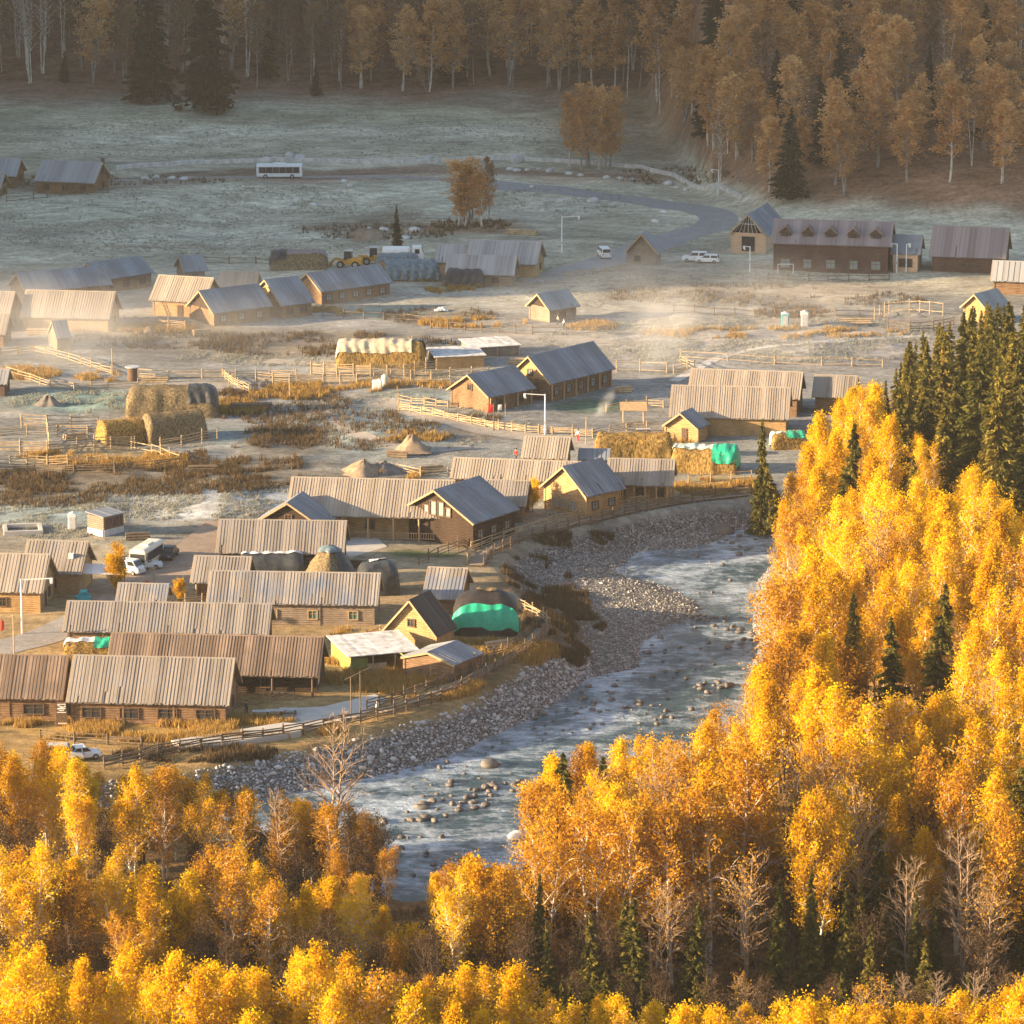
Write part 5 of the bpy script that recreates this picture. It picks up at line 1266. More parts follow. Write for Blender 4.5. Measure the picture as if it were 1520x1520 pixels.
def loader(label, px, rz, s=1.0):
    a = GG(*px); r = thing('wheel_loader', label, 'loader', (a.x, a.y, a.z), rz)
    mb = MB(); mb.prism([(-2.8, .7), (-.2, .7), (-.2, 1.7), (-2.3, 1.9), (-2.8, 1.5)], 'y', -.9, .9); mb.prism([(-.2, .6), (1.2, .6), (1.2, 1.2), (-.2, 1.4)], 'y', -.7, .7); mb.build('body', M['yellow_paint'], r, bevel=.06)
    mb = MB(); mb.prism([(-.9, 1.72), (.45, 1.42), (.35, 3.0), (-.9, 3.0)], 'y', -.75, .75); mb.build('cab', M['glass'], r)
    mb = MB(); mb.box((-.3, 0, 3.06), (1.5, 1.6, .1)); mb.build('cab_roof', M['grey_paint'], r)
    for t in (-.5, .5):
        mb = MB(); mb.bar((.6, t, 1.3), (2.2, t, 1.5), .16, .3); mb.bar((2.2, t, 1.5), (2.9, t, .6), .16, .28); mb.build('arm', M['yellow_paint'], r)
    mb = MB(); mb.prism([(2.8, .15), (3.9, .1), (3.6, .3), (3.0, .5), (2.95, 1.1), (2.8, 1.1)], 'y', -1.2, 1.2); mb.build('bucket', M['yellow_paint'], r)
    wheels(r, (-1.7, 1.0), 1.0, .65, .45)
loader('yellow wheel loader with glass cab next to the white tank truck', (552, 392), math.radians(185))
loader('yellow loader with lowered bucket at the grey roof edge, farther from the truck', (515, 397), math.radians(170))

# ------------------------------------------------------------------ poles, lamps, signs
def lamp(label, px, hgt, arm, side=1, mat='white_paint', two=False, rz=0, head=True):
    a = GG(*px); r = thing('street_lamp', label, 'street lamp', (a.x, a.y, a.z), rz, 'white street lamps')
    mb = MB(); mb.tube([(0, 0, -.3), (0, 0, hgt * .5), (0, 0, hgt)], [.13, .11, .09], 8); mb.build('pole', M[mat], r)
    if arm:
        mb = MB(); mb.bar((0, 0, hgt - .12), (side * arm, 0, hgt + .05), .11, .11); mb.build('arm', M[mat], r)
        mb = MB(); mb.box((side * (arm + .05), 0, hgt - .18), (.34, .34, .55)); mb.prism([(-.2, hgt - .47), (.2, hgt - .47), (.12, hgt - .62), (-.12, hgt - .62)], 'x', side * arm - .1, side * arm + .2); mb.build('lantern', M[mat], r, bevel=.03)
    mb = MB(); mb.box((0, -.14, 1.8), (.25, .14, .45)); mb.build('control_box', M['grey_paint'], r)
lamp('tall white lamp with long arm at the far lane beside the orange gabled barn', (834, 375), 6.6, 3.0, 1)
lamp('white lamp with arm reaching back over the road at the cane fence end', (809, 645), 6.0, 2.9, -1)
lamp('white lamp post rising in front of the pale roofed log house', (33, 941), 6.8, 3.6, 1)
lamp('white lamp beside the trussed hall and goal', (1113, 404), 4.6, 1.0, -1)
lamp('white lamp near the wooded slope above the road bend', (1066, 291), 5.2, 1.2, -1)
lamp('white lamp at the joint of the dormered lodge and annex', (1331, 405), 5.2, 1.0, -1)
lamp('short white lamp before the peach annex wall', (1345, 404), 5.0, .5, 1)
def pole(label, px, hgt, mat='rail', rad=.09, cross=0, cat='pole', name='wooden_pole', lean=0):
    a = GG(*px); r = thing(name, label, cat, (a.x, a.y, a.z))
    mb = MB(); mb.tube([(0, 0, -.3), (lean * .5, 0, hgt * .5), (lean, 0, hgt)], [rad, rad * .9, rad * .7], 7); mb.build('pole', M[mat], r)
    if cross:
        mb = MB(); mb.bar((-cross, 0, hgt - .4), (cross * .15, 0, hgt - .3), .1, .12); mb.build('crossbar', M[mat], r)
    return r
pole('single wooden pole standing in the misty yard by the round bin', (167, 560), 4.6)
r = pole('wooden gallows post with hanging red lantern by the road', (21, 975), 5.2, cross=1.6)
mb = MB(); mb.lathe([(.12, 0), (.26, .15), (.28, .6), (.26, 1.1), (.1, 1.25)], 10, (-1.35, 0, 3.2)); mb.build('lantern', M['red'], r)
mb = MB(); mb.tube([(-1.35, 0, 4.4), (-1.35, 0, 4.95)], .02, 4); mb.build('cord', M['black'], r)
r = pole('short post with red sign bag at the earth yard corner', (229, 868), 2.4, cross=.7)
mb = MB(); mb.lathe([(.1, 0), (.3, .15), (.28, .4), (.1, .5)], 8, (-.9, -.3, .1)); mb.build('bag', M['red'], r)
pole('slim wooden pole among the hay wall and hut yard', (870, 660), 4.0, 'rail')
pole('bare wooden post in front of the red cloth house', (733, 640), 4.2, 'trim_dark', .1)
pole('slender post in the tall pen by the dirt track', (430, 592), 3.6)
pole('thin pole on the frosted meadow beside white truck', (596, 372), 1.5, 'rail_dark')
pole('grey mast behind the plum barn', (1423, 352), 4.4, 'grey_paint', .07)
a, b_ = GG(521, 1068), GG(535, 1064)
r = thing('wooden_gate', 'slim pole gateway rising above the river fence at the terrace', 'gateway', (a.x, a.y, a.z))
d = b_ - a
mb = MB(); mb.tube([(0, 0, -.2), (0, 0, 4.9)], .07, 6); mb.build('post', M['rail_dark'], r); mb = MB(); mb.tube([(d.x, d.y, -.2), (d.x, d.y, 5.3)], .07, 6); mb.build('post', M['rail_dark'], r)
mb = MB(); mb.bar((-.6, -.1, 4.6), (d.x + .2, d.y, 5.2), .09, .12); mb.bar((d.x, d.y, 5.2), (d.x + 1.4, d.y + .3, 5.7), .07, .08); mb.build('crossbar', M['rail_dark'], r)
# the white house number on the corner of the front house
r = thing('number_board', 'tall dark board with white figures between the two front houses', 'sign', tuple(GG(92, 1078)), 0)
mb = MB(); mb.box((0, 0, 1.3), (1.25, .12, 3.0)); mb.build('board', M['trim_dark'], r)
def text(parent, body, loc, size, mat, rot=(math.pi / 2, 0, 0), name='lettering'):
    cu = bpy.data.curves.new(name, 'FONT'); cu.body = body; cu.size = size; cu.align_x = 'CENTER'; cu.align_y = 'CENTER'; cu.extrude = .01
    cu.space_line = .75
    tmp = bpy.data.objects.new('tmp', cu); COL.objects.link(tmp)
    dg = bpy.context.evaluated_depsgraph_get()
    me = bpy.data.meshes.new_from_object(tmp.evaluated_get(dg)); bpy.data.objects.remove(tmp)
    me.materials.clear(); me.materials.append(mat)
    o = link(name, me, parent, loc); o.rotation_euler = rot
    return o
mb = MB()
for zz, w_ in ((1.62, 1.0), (1.85, .55), (2.05, .85), (2.55, .9)): mb.box((0, -.09, zz), (w_, .05, .09 if zz != 2.05 else .14))
mb.bar((-.45, -.1, 2.0), (.4, -.1, 2.3), .05, .1); mb.bar((-.42, -.1, 2.45), (.1, -.1, 2.25), .05, .1); mb.bar((.42, -.1, 2.5), (.45, -.1, 2.2), .05, .1)
mb.build('white_figures', M['white_paint'], r)
mb = MB(); mb.box((.1, -.09, .35), (1.0, .05, .12)); mb.build('white_bar', M['white_paint'], r)
# soccer goal
a = GG(1166, 408)
r = thing('football_goal', 'small white football goal in front of the dormered lodge', 'goal', (a.x, a.y, a.z))
for s in (-1, 1):
    mb = MB(); mb.tube([(0, 0, -.1), (0, 0, 1.9)], .06, 6); mb.tube([(0, 0, 1.9), (0, 1.2, 0)], .04, 6); mb.build('post', M['white_paint'], r, loc=(s * 1.35, 0, 0))
mb = MB(); mb.tube([(-1.35, 0, 1.9), (1.35, 0, 1.9)], .06, 6); mb.build('crossbar', M['white_paint'], r)
# round bin with flat lid, ladder, white tank, portable cabins, tables, boat-like sheet
a = GG(197, 565)
r = thing('round_bin', 'dark cylindrical bin with flat pale lid beside the dirt track', 'bin', (a.x, a.y, a.z))
mb = MB(); mb.lathe([(.78, 0), (.8, .3), (.8, 2.0), (.76, 2.1)], 18); mb.build('drum', M['trim_dark'], r); mb = MB(); mb.lathe([(1.15, 2.1), (1.2, 2.16), (1.15, 2.24)], 18); mb.build('lid', M['grey_paint'], r)
q = HS['lit2']
b_ = q['r'].matrix_world if False else Matrix.Translation(q['r'].location) @ Matrix.Rotation(q['r'].rotation_euler[2], 4, 'Z')
pl = b_ @ Vector((q['x0'] + .9, -q['w'] / 2 - .7, -.05))
r = thing('ladder', 'pale wooden ladder leaning on the sunlit laddered house', 'ladder', tuple(pl), q['r'].rotation_euler[2])
mb = MB()
for s in (-.28, .28): mb.bar((s, 0, 0), (s, .75, 2.9), .07, .07)
mb.build('stile', M['rail'], r); mb = MB()
for k in range(8): mb.bar((-.28, .09 * k + .05, .34 * k + .22), (.28, .09 * k + .05, .34 * k + .22), .05, .05)
mb.build('rung', M['rail'], r)
a = GG(560, 578)
r = thing('water_tank', 'white plastic water tank on the stubble beside the pen fence', 'tank', (a.x, a.y, a.z))
mb = MB(); mb.box((0, 0, .75), (1.5, 1.2, 1.4)); mb.build('tank', M['white_paint'], r, bevel=.15); mb = MB(); mb.lathe([(.3, 1.43), (.3, 1.6), (.1, 1.65)], 10, (.3, 0, 0)); mb.build('lid', M['white_paint'], r)
a = GG(571, 574)
r = thing('water_tank', 'narrow cream barrel standing close to the white plastic water tank', 'barrel', (a.x, a.y, a.z))
mb = MB(); mb.lathe([(.5, 0), (.55, .5), (.55, 1.5), (.4, 1.8), (.15, 1.85)], 14); mb.build('barrel_body', M['cream_paint'], r); mb = MB(); mb.lathe([(.2, 1.85), (.2, 1.98)], 10); mb.build('lid', M['grey_paint'], r)
def booth(label, px, c, w=1.2, hh_=2.3):
    a = GG(*px); r = thing('portable_toilet', label, 'portable toilet', (a.x, a.y, a.z))
    mb = MB(); mb.box((0, 0, hh_ / 2), (w, w, hh_)); mb.build('cabin', M[c], r, bevel=.04); mb = MB(); mb.prism([(-w / 2 - .06, hh_), (w / 2 + .06, hh_), (0, hh_ + .25)], 'y', -w / 2 - .06, w / 2 + .06); mb.build('roof', M['white_paint'], r)
    mb = MB(); mb.box((0, -w / 2 - .02, hh_ * .46), (w * .7, .04, hh_ * .85)); mb.build('door', M['grey_paint'], r)
booth('teal green portable toilet in the frosted pasture by the red bushes', (1165, 486), 'teal')
booth('white portable toilet in the frosted pasture next to the teal one', (1194, 484), 'white_paint')
booth('small white booth beside the wooden toilet block', (108, 785), 'white_paint', 1.1, 2.0)
a = GG(124, 893)
r = thing('plastic_tub', 'teal plastic tub and sheet in the yard behind the awning', 'tub', (a.x, a.y, a.z))
mb = MB(); mb.lathe([(.9, 0), (1.0, .7), (1.05, .72), (.95, .74), (.9, .6)], 16); mb.build('tub', M['teal'], r); mb = MB(); mb.tube([(-.6, 0, .7), (-.2, .1, 1.2), (.3, 0, 1.3), (.6, .2, .7)], [.1, .35, .35, .1], 8); mb.build('sheet', M['teal'], r)
def table(label, px, rz, n=3, group='outdoor tables on the terrace'):
    a = GG(*px); r = thing('picnic_table', label, 'table', (a.x, a.y, a.z + .08), rz, group)
    mb = MB(); mb.box((0, 0, .76), (2.0, .85, .07)); mb.build('table_top', M['grey_paint'], r)
    for s in (-1, 1):
        for t in (-1, 1):
            mb = MB(); mb.box((s * .85, t * .32, .36), (.08, .08, .74)); mb.build('leg', M['trim_dark'], r)
    for t in (-1, 1):
        mb = MB(); mb.box((0, t * .78, .45), (1.9, .3, .05)); mb.box((-.7, t * .78, .21), (.08, .26, .42)); mb.box((.7, t * .78, .21), (.08, .26, .42)); mb.build('bench', M['trim_dark'], r)
table('dark outdoor table at the house end of the terrace row', (388, 1066), .05)
table('dark outdoor table in the middle of the terrace row', (408, 1065), .02)
table('dark outdoor table at the river end of the terrace row', (428, 1063), .0)
a = GG(655, 462)
r = thing('fallen_tarp', 'crumpled white sheet lying on dark grass below the black heap', 'sheet', (a.x, a.y, a.z + .02))
V, F = [], []
for i in range(9):
    for j in range(7): V.append(((i / 8 - .5) * 2.4, (j / 6 - .5) * 1.8, .15 + .7 * abs(math.sin(i * 1.7 + j)) * math.exp(-((i - 4) / 3) ** 2) * (1 - abs(j - 3) / 4)))
for i in range(8):
    for j in range(6): F.append((i * 7 + j, (i + 1) * 7 + j, (i + 1) * 7 + j + 1, i * 7 + j + 1))
bpy.data.objects.remove(r); mb = MB(); mb.add(V, F); o = mb.build('fallen_tarp', M['white_paint'], loc=(a.x, a.y, a.z)); tag(o, 'crumpled white sheet lying on dark grass below the black heap', 'sheet')
def logpile(label, px, rz, n=5, L=3.0, mat='rail', cat='log pile'):
    a = GG(*px); r = thing('log_pile', label, cat, (a.x, a.y, a.z), rz)
    k = 0
    for row in range(3):
        for i in range(n - row):
            mb = MB(); y = (i - (n - row) / 2) * .36; mb.tube([(-L / 2 + RND.uniform(-.2, .2), y, .17 + row * .31), (L / 2 + RND.uniform(-.2, .2), y, .17 + row * .31)], RND.uniform(.14, .18), 8); mb.build('log', M[mat], r)
logpile('log pile in the sunlit yard between the laddered house and the misty shed', (130, 503), .1, 5, 4)
logpile('pale timber pile by the grey gable of the long house', (300, 497), .3, 4, 3)
logpile('stack of logs beside the lime green shelter', (655, 1002), -.1, 4, 2.6, 'rail_dark')
logpile('timber heap beside the frosted haystack with dark sheet', (372, 607), .05, 6, 6, 'rail_dark')
logpile('pale beams lying at the rust tree foot on the meadow', (775, 348), -.4, 3, 6, 'rail')
for i, (lb, px_, rz_, n_, L_, m_) in enumerate([
    ('split log pile against the long guest lodge end', (925, 582), .3, 4, 2.5, 'rail'), ('grey plank heap in front of the pale sunlit roof', (60, 496), 0, 5, 4, 'rail'), ('timber heap at the toilet block corner', (205, 800), .2, 4, 3, 'rail_dark'),
    ('short log pile beside the small log hut', (975, 664), .2, 4, 2.4, 'rail'), ('firewood heap along the frosted flat roof shed', (770, 540), .1, 5, 3, 'rail'), ('beam pile on the earth bank near the dug pit', (590, 678), -.3, 3, 3, 'rail_dark'),
    ('log heap in the pen behind the short haystack', (110, 652), .4, 4, 3, 'rail'), ('old beams on the weeds beyond the hay pen', (300, 700), .1, 4, 4, 'rail_dark'), ('pole bundle leaning by the round bin', (230, 568), .1, 3, 4, 'rail'),
    ('timber stack beside the tan roofed cabin wall', (22, 905), .1, 4, 2.4, 'rail'), ('log pile in the yard of the grey-tan ribbed roof', (536, 842), -.4, 4, 2.6, 'rail_dark'), ('plank heap near the fanned plank shed', (735, 962), .5, 4, 2.6, 'rail'),
    ('poles lying by the frosted pasture corral', (1270, 480), .0, 3, 5, 'rail'), ('log stack on the road edge beside the hay wall', (1000, 690), .1, 4, 2.6, 'rail'), ('scattered beams by the grey gravel mound', (640, 700), .3, 3, 3.5, 'rail')]):
    logpile(lb, px_, rz_, n_, L_, m_)
# wooden pavilion frame among the smoke
a = GG(940, 626)
r = thing('garden_pavilion', 'small open wooden pavilion in the smoky garden', 'pavilion', (a.x, a.y, a.z))
for sx_ in (-1, 1):
    for sy in (-1, 1):
        mb = MB(); mb.tube([(0, 0, -.2), (0, 0, 2.0)], .08, 6); mb.build('post', M['trim'], r, loc=(sx_ * 1.5, sy * 1.1, 0))
mb = MB()
for s in (-1, 1):
    mb.hexa([(-2, 0, 2.9), (2, 0, 2.9), (2, s * 1.6, 1.95), (-2, s * 1.6, 1.95), (-2, 0, 3.0), (2, 0, 3.0), (2, s * 1.6, 2.05), (-2, s * 1.6, 2.05)])
mb.build('roof', M['trim'], r)
table('rough golden garden table near the smoky pavilion', (955, 645), .1, group='garden furniture')
# red cloth hanging by the golden gable house
a = GG(736, 618)
r = thing('clothes_line', 'red and white cloths hanging on a line by the posted porch', 'clothes line', (a.x, a.y, a.z))
for s in (-1, 1):
    mb = MB(); mb.tube([(0, 0, -.2), (0, 0, 1.9)], .05, 6); mb.build('post', M['rail'], r, loc=(s * 1.4, 0, 0))
mb = MB(); mb.tube([(-1.4, 0, 1.85), (0, 0, 1.75), (1.4, 0, 1.85)], .015, 4); mb.build('line', M['black'], r)
mb = MB(); mb.hexa([(-1.2, -.04, .5), (-.3, .05, .55), (-.3, .08, .55), (-1.2, -.01, .5), (-1.1, 0, 1.78), (-.3, 0, 1.76), (-.3, .03, 1.76), (-1.1, .03, 1.78)]); mb.build('red_cloth', M['red'], r)
mb = MB(); mb.hexa([(.3, -.04, .9), (.9, .05, .95), (.9, .08, .95), (.3, -.01, .9), (.3, 0, 1.76), (.9, 0, 1.78), (.9, .03, 1.78), (.3, .03, 1.76)]); mb.build('white_cloth', M['shirt'], r)

# ------------------------------------------------------------------ people
def skin_mesh(name, pts, edges, rad, mat, parent, sub=1, root=0):
    me = bpy.data.meshes.new(name); me.from_pydata(pts, edges, [])
    o = bpy.data.objects.new('tmp', me); COL.objects.link(o)
    sk = o.modifiers.new('s', 'SKIN'); 
    for i, v in enumerate(me.skin_vertices[0].data):
        v.radius = (rad[i], rad[i]) if not hasattr(rad[i], '__len__') else rad[i]; v.use_root = (i == root)
    s2 = o.modifiers.new('u', 'SUBSURF'); s2.levels = s2.render_levels = sub
    dg = bpy.context.evaluated_depsgraph_get()
    m2 = bpy.data.meshes.new_from_object(o.evaluated_get(dg)); bpy.data.objects.remove(o)
    m2.materials.clear(); m2.materials.append(mat)
    m2.polygons.foreach_set("use_smooth", np.ones(len(m2.polygons), bool))
    return link(name, m2, parent)
def person(label, px, rz, top='shirt', low='jeans', stride=.16, arm=.1, hat=None):
    a = GG(*px); r = thing('person', label, 'person', (a.x, a.y, a.z), rz, 'people in the village')
    P = [(0, 0, .95), (0, 0, 1.2), (0, 0, 1.43), (0, 0, 1.53), (0, .01, 1.64), (0, .02, 1.72),
         (-.10, 0, .92), (-.11, stride, .5), (-.11, stride * .7, .08), (-.11, stride * .7 + .17, .04), (.10, 0, .92), (.11, -stride * .3, .5), (.11, -stride * 1.3, .08), (.11, -stride * 1.3 + .17, .04),
         (-.19, 0, 1.42), (-.25, -arm, 1.15), (-.26, arm, .92), (-.26, arm + .03, .78), (.19, 0, 1.42), (.25, arm, 1.15), (.26, arm * 2, .92), (.26, arm * 2 + .03, .78)]
    E = [(0, 1), (1, 2), (2, 3), (3, 4), (4, 5), (0, 6), (6, 7), (7, 8), (8, 9), (0, 10), (10, 11), (11, 12), (12, 13), (2, 14), (14, 15), (15, 16), (16, 17), (2, 18), (18, 19), (19, 20), (20, 21)]
    Rr = [.14, .14, .13, .055, .095, .085, .085, .06, .045, .04, .085, .06, .045, .04, .055, .045, .035, .04, .055, .045, .035, .04]
    skin_mesh('body', P, E, Rr, M['skin'], r, 2)
    T = [0, 1, 2, 14, 15, 16, 18, 19, 20]
    ix = {k: i for i, k in enumerate(T)}
    te = [(ix[a_], ix[b__]) for a_, b__ in E if a_ in ix and b__ in ix]
    skin_mesh('jacket', [P[k] for k in T], te, [.17, .165, .15, .085, .07, .055, .085, .07, .055], M[top], r, 2)
    T = [0, 6, 7, 8, 10, 11, 12]; ix = {k: i for i, k in enumerate(T)}
    te = [(ix[a_], ix[b__]) for a_, b__ in E if a_ in ix and b__ in ix]
    skin_mesh('trousers', [P[k] for k in T], te, [.155, .105, .08, .065, .105, .08, .065], M[low], r, 2)
    mb = MB(); mb.lathe([(.085, 1.66), (.112, 1.70), (.112, 1.76), (.08, 1.82), (.02, 1.84)], 12, (0, -.012, 0)); mb.build('hair', M[hat or 'hair'], r, smooth=True)
    mb = MB(); mb.box((0, .108, 1.66), (.03, .04, .05)); mb.build('nose', M['skin'], r)
person('person in white top and red trousers standing on the road by the hay wall', (858, 655), 2.6, 'shirt', 'red', .1)
person('person in red dress coat by the short tan house', (766, 684), 2.2, 'red', 'jeans', .05)
person('person in white coat leaning near the river fence by the yellow bushes', (560, 1062), 1.0, 'shirt', 'shirt', .06)
person('person in pale coat at the dark post fence by the whitewashed shed', (837, 488), 1.5, 'shirt', 'jeans', .06)
person('person in cream coat standing nearer the whitewashed shed', (828, 483), -1.5, 'cream_paint', 'jeans', .06)
person('walker in dark clothes beside the terrace tables', (366, 1062), 1.6, 'tarp_dark', 'jeans', .2)

# ------------------------------------------------------------------ stones
def rock_mesh(seed, n=2):
    import bmesh
    bm = bmesh.new(); bmesh.ops.create_icosphere(bm, subdivisions=n, radius=1)
    rr = np.random.RandomState(seed); o = rr.rand(3) * 50; sq = (1, rr.uniform(.6, .95), rr.uniform(.42, .7))
    for v in bm.verts:
        c = v.co
        k = 1 + .55 * (float(fbm(np.array([c.x * 1.3 + o[0] + c.z]), np.array([c.y * 1.3 + o[1] - c.z * .7]), 3)[0]) - .5)
        v.co = Vector((c.x * sq[0] * k, c.y * sq[1] * k, c.z * sq[2] * k))
    V = np.array([v.co[:] for v in bm.verts]); F = np.array([[v.index for v in f.verts] for f in bm.faces]); bm.free()
    return V, F
RK = [rock_mesh(s) for s in range(6)]
RKM = [mk_mesh('boulder', v, f, M['boulder']) for v, f in RK]
RKR = [mk_mesh('river_rock', v, f, M['stone']) for v, f in RK]
def boulder(px, size, meshes, name, label, group, z=None, cat='boulder', sink=.25):
    a = GG(*px) if z is None else G(*px, z)
    o = link(name, RND.choice(meshes), None, (a.x, a.y, a.z + size * (.5 - sink) * .6), RND.uniform(0, 6.28)); o.scale = (size, size * RND.uniform(.7, 1.1), size * RND.uniform(.7, 1.0))
    tag(o, label, cat, group)
FARB = [(395, 236), (408, 235), (430, 233), (445, 235), (635, 236), (690, 240), (767, 240), (757, 252), (767, 254), (783, 253), (800, 252), (816, 255), (845, 259), (862, 261), (900, 265), (920, 266), (938, 268), (993, 274), (1004, 279), (1018, 283), (880, 300), (790, 278), (830, 300), (545, 347), (548, 342), (570, 342), (615, 343), (600, 355), (510, 270), (520, 277), (215, 266), (232, 264), (255, 265), (275, 267), (430, 300), (465, 305), (985, 316), (972, 330), (222, 300), (330, 330)]
for i, p in enumerate(FARB):
    boulder(p, RND.uniform(.75, 1.25) * (1.5 if i in (2, 4, 6, 20) else 1), RKM, 'boulder', 'pale boulder lying along the meadow road and field edge', 'pale boulders of the far meadow')
boulder((728, 1137), 1.3, RKR, 'river_rock', 'large dark rock alone in the smooth water below the stone bank', None, WATER_Z, 'rock')
boulder((1070, 792), 1.6, RKR, 'river_rock', 'broad flat rock in the rapids near the far river bend', None, WATER_Z, 'rock')
boulder((770, 1243), 1.2, RKM, 'river_rock', 'pale foamy rock at the water edge beside the birch clump', None, WATER_Z, 'rock')
RIV = []
def riv(n, cx, cy, rx, ry, s0, s1, ang=0):
    for _ in range(n):
        a, q = RND.uniform(0, 6.28), RND.uniform(0, 1) ** .6
        x, y = q * rx * math.cos(a), q * ry * math.sin(a)
        RIV.append((cx + x * math.cos(ang) - y * math.sin(ang), cy + x * math.sin(ang) + y * math.cos(ang), RND.uniform(s0, s1)))
riv(34, 660, 1200, 115, 18, .25, .7, -.28); riv(16, 720, 1175, 60, 14, .25, .6, -.2)
riv(36, 1080, 940, 70, 24, .2, .55, .25); riv(14, 1045, 1015, 40, 14, .3, .75); riv(14, 960, 970, 60, 40, .2, .5); riv(18, 950, 1055, 90, 40, .2, .55, -.2)
riv(14, 1095, 800, 30, 25, .25, .6); riv(10, 650, 1140, 70, 30, .25, .6); riv(22, 860, 1045, 80, 22, .2, .5, -.3); riv(16, 620, 1270, 70, 40, .25, .5); riv(40, 930, 1020, 140, 60, .12, .38, -.3); riv(30, 1060, 880, 70, 70, .12, .35); riv(30, 700, 1130, 130, 40, .12, .35, -.3); riv(12, 985, 905, 60, 30, .2, .5)
for (px, py, s) in RIV:
    p = G(px, py, WATER_Z)
    if WATER_Z - 1.3 < float(chan(np.array([p.x]), np.array([p.y]))[0]) < -1.6:
        boulder((px, py), s, RKR, 'river_rock', 'wet brown river rock breaking the shallow water', 'small rocks in the river', WATER_Z + .05, 'rock')
# gravel: nobody could count it
ico_v, ico_f = rock_mesh(3, 1)
def gravel(name, n, cond, s0, s1, mat, label):
    P = NR.rand(n * 30, 2) * [CX1 - CX0, CY1 - CY0] + [CX0, CY0]
    z = chan(P[:, 0], P[:, 1]); u, v = proj(P[:, 0], P[:, 1], z)
    k = cond(P[:, 0], P[:, 1], z, u, v) & (u > -40) & (u < 1560)
    P, z = P[k][:n], z[k][:n]; m = len(P)
    s = NR.uniform(s0, s1, m) * (1 + (NR.rand(m) < .06) * .9); a = NR.rand(m) * 6.28
    nv = len(ico_v)
    V = ico_v[None] * s[:, None, None] * NR.uniform(.75, 1.25, (m, 1, 3))
    x, y = V[..., 0] * np.cos(a)[:, None] - V[..., 1] * np.sin(a)[:, None], V[..., 0] * np.sin(a)[:, None] + V[..., 1] * np.cos(a)[:, None]
    V = np.stack([x + P[:, :1], y + P[:, 1:], V[..., 2] + z[:, None] + .2 + s[:, None] * .1], -1)
    V[..., 2] += H(P[:, 0], P[:, 1])[:, None] - z[:, None] - .2
    F = ico_f[None] + (np.arange(m) * nv)[:, None, None]
    o = link(name, mk_mesh(name, V.reshape(-1, 3), F.reshape(-1, 3), mat, np.repeat(NR.rand(m), nv)))
    tag(o, kind='stuff')
M['pebble'] = tinted('pebbles', (.12, .115, .11), (.42, .405, .385), stretch=(1, 1, 1), amt=.25)
M['revet'] = tinted('bank_stones', (.22, .22, .225), (.62, .61, .60), stretch=(1, 1, 1), amt=.25)
gravel('gravel', 17000, lambda x, y, z, u, v: (z < -2.2) & (z > WATER_Z - .15) & (np.hypot((u - 835) / 55, (v - 905) / 70) > NR.rand(len(u))), .07, .17, M['pebble'], None)
gravel('bank_stones', 24000, lambda x, y, z, u, v: (z < -.4) & (z > WATER_Z - .15) & (x < 14) & (u < 880) & (v > 965 + 25 * NR.rand(len(u))), .12, .24, M['revet'], None)

# ------------------------------------------------------------------ grass and weeds: nobody could count them
def tufts(name, n, blobs, h0, h1, mat, nb=7, spread=.35, clump=.45, zmin=-1.2):
    P = []
    tot = sum(b[2] * b[3] * (b[4] if len(b) > 4 else 1) for b in blobs)
    for b in blobs:
        k = int(n * b[2] * b[3] * (b[4] if len(b) > 4 else 1) / tot) + 1
        a, q = NR.rand(k) * 6.283, NR.rand(k) ** .5
        u, v = b[0] + b[2] * q * np.cos(a), b[1] + b[3] * q * np.sin(a)
        P.append(np.stack([u, v], -1))
    P = np.concatenate(P)
    # photo px -> flat ground, then dropped onto the terrain
    a_, b_ = (P[:, 0] - 760) / FPX, (760 - P[:, 1]) / FPX
    dy, dz = CP + SP * b_, -SP + CP * b_
    z = np.zeros(len(P))
    for _ in range(6):
        t = (z - CAMH) / dz; X, Y = a_ * t, dy * t; z = z * .5 + H(X, Y) * .5
    t = (z - CAMH) / dz; X, Y = a_ * t, dy * t; z = H(X, Y)
    k = (fbm(X * .22 + 9, Y * .22, 3) > clump) & (chan(X, Y) > zmin)
    X, Y, z = X[k], Y[k], z[k]; m = len(X)
    hh_ = NR.uniform(h0, h1, m)
    ang = NR.rand(m, nb) * 6.283; ln = NR.uniform(.1, 1, (m, nb)) * spread; hb = hh_[:, None] * NR.uniform(.6, 1.1, (m, nb)); w = NR.uniform(.03, .075, (m, nb))
    off = NR.normal(0, .16, (m, nb, 2))
    bx, by = X[:, None] + off[..., 0], Y[:, None] + off[..., 1]
    px_, py_ = np.cos(ang + 1.57) * w, np.sin(ang + 1.57) * w
    zz = np.repeat(z[:, None], nb, 1) - .05
    V = np.stack([np.stack([bx - px_, by - py_, zz], -1), np.stack([bx + px_, by + py_, zz], -1),
                  np.stack([bx + np.cos(ang) * ln, by + np.sin(ang) * ln, zz + hb], -1)], 2).reshape(-1, 3)
    F = np.arange(len(V)).reshape(-1, 3)
    tint = np.repeat(np.clip(NR.rand(m)[:, None] * .6 + NR.rand(m, nb) * .4, 0, 1).ravel(), 3)
    tag(link(name, mk_mesh(name, V, F, mat, tint)), kind='stuff')
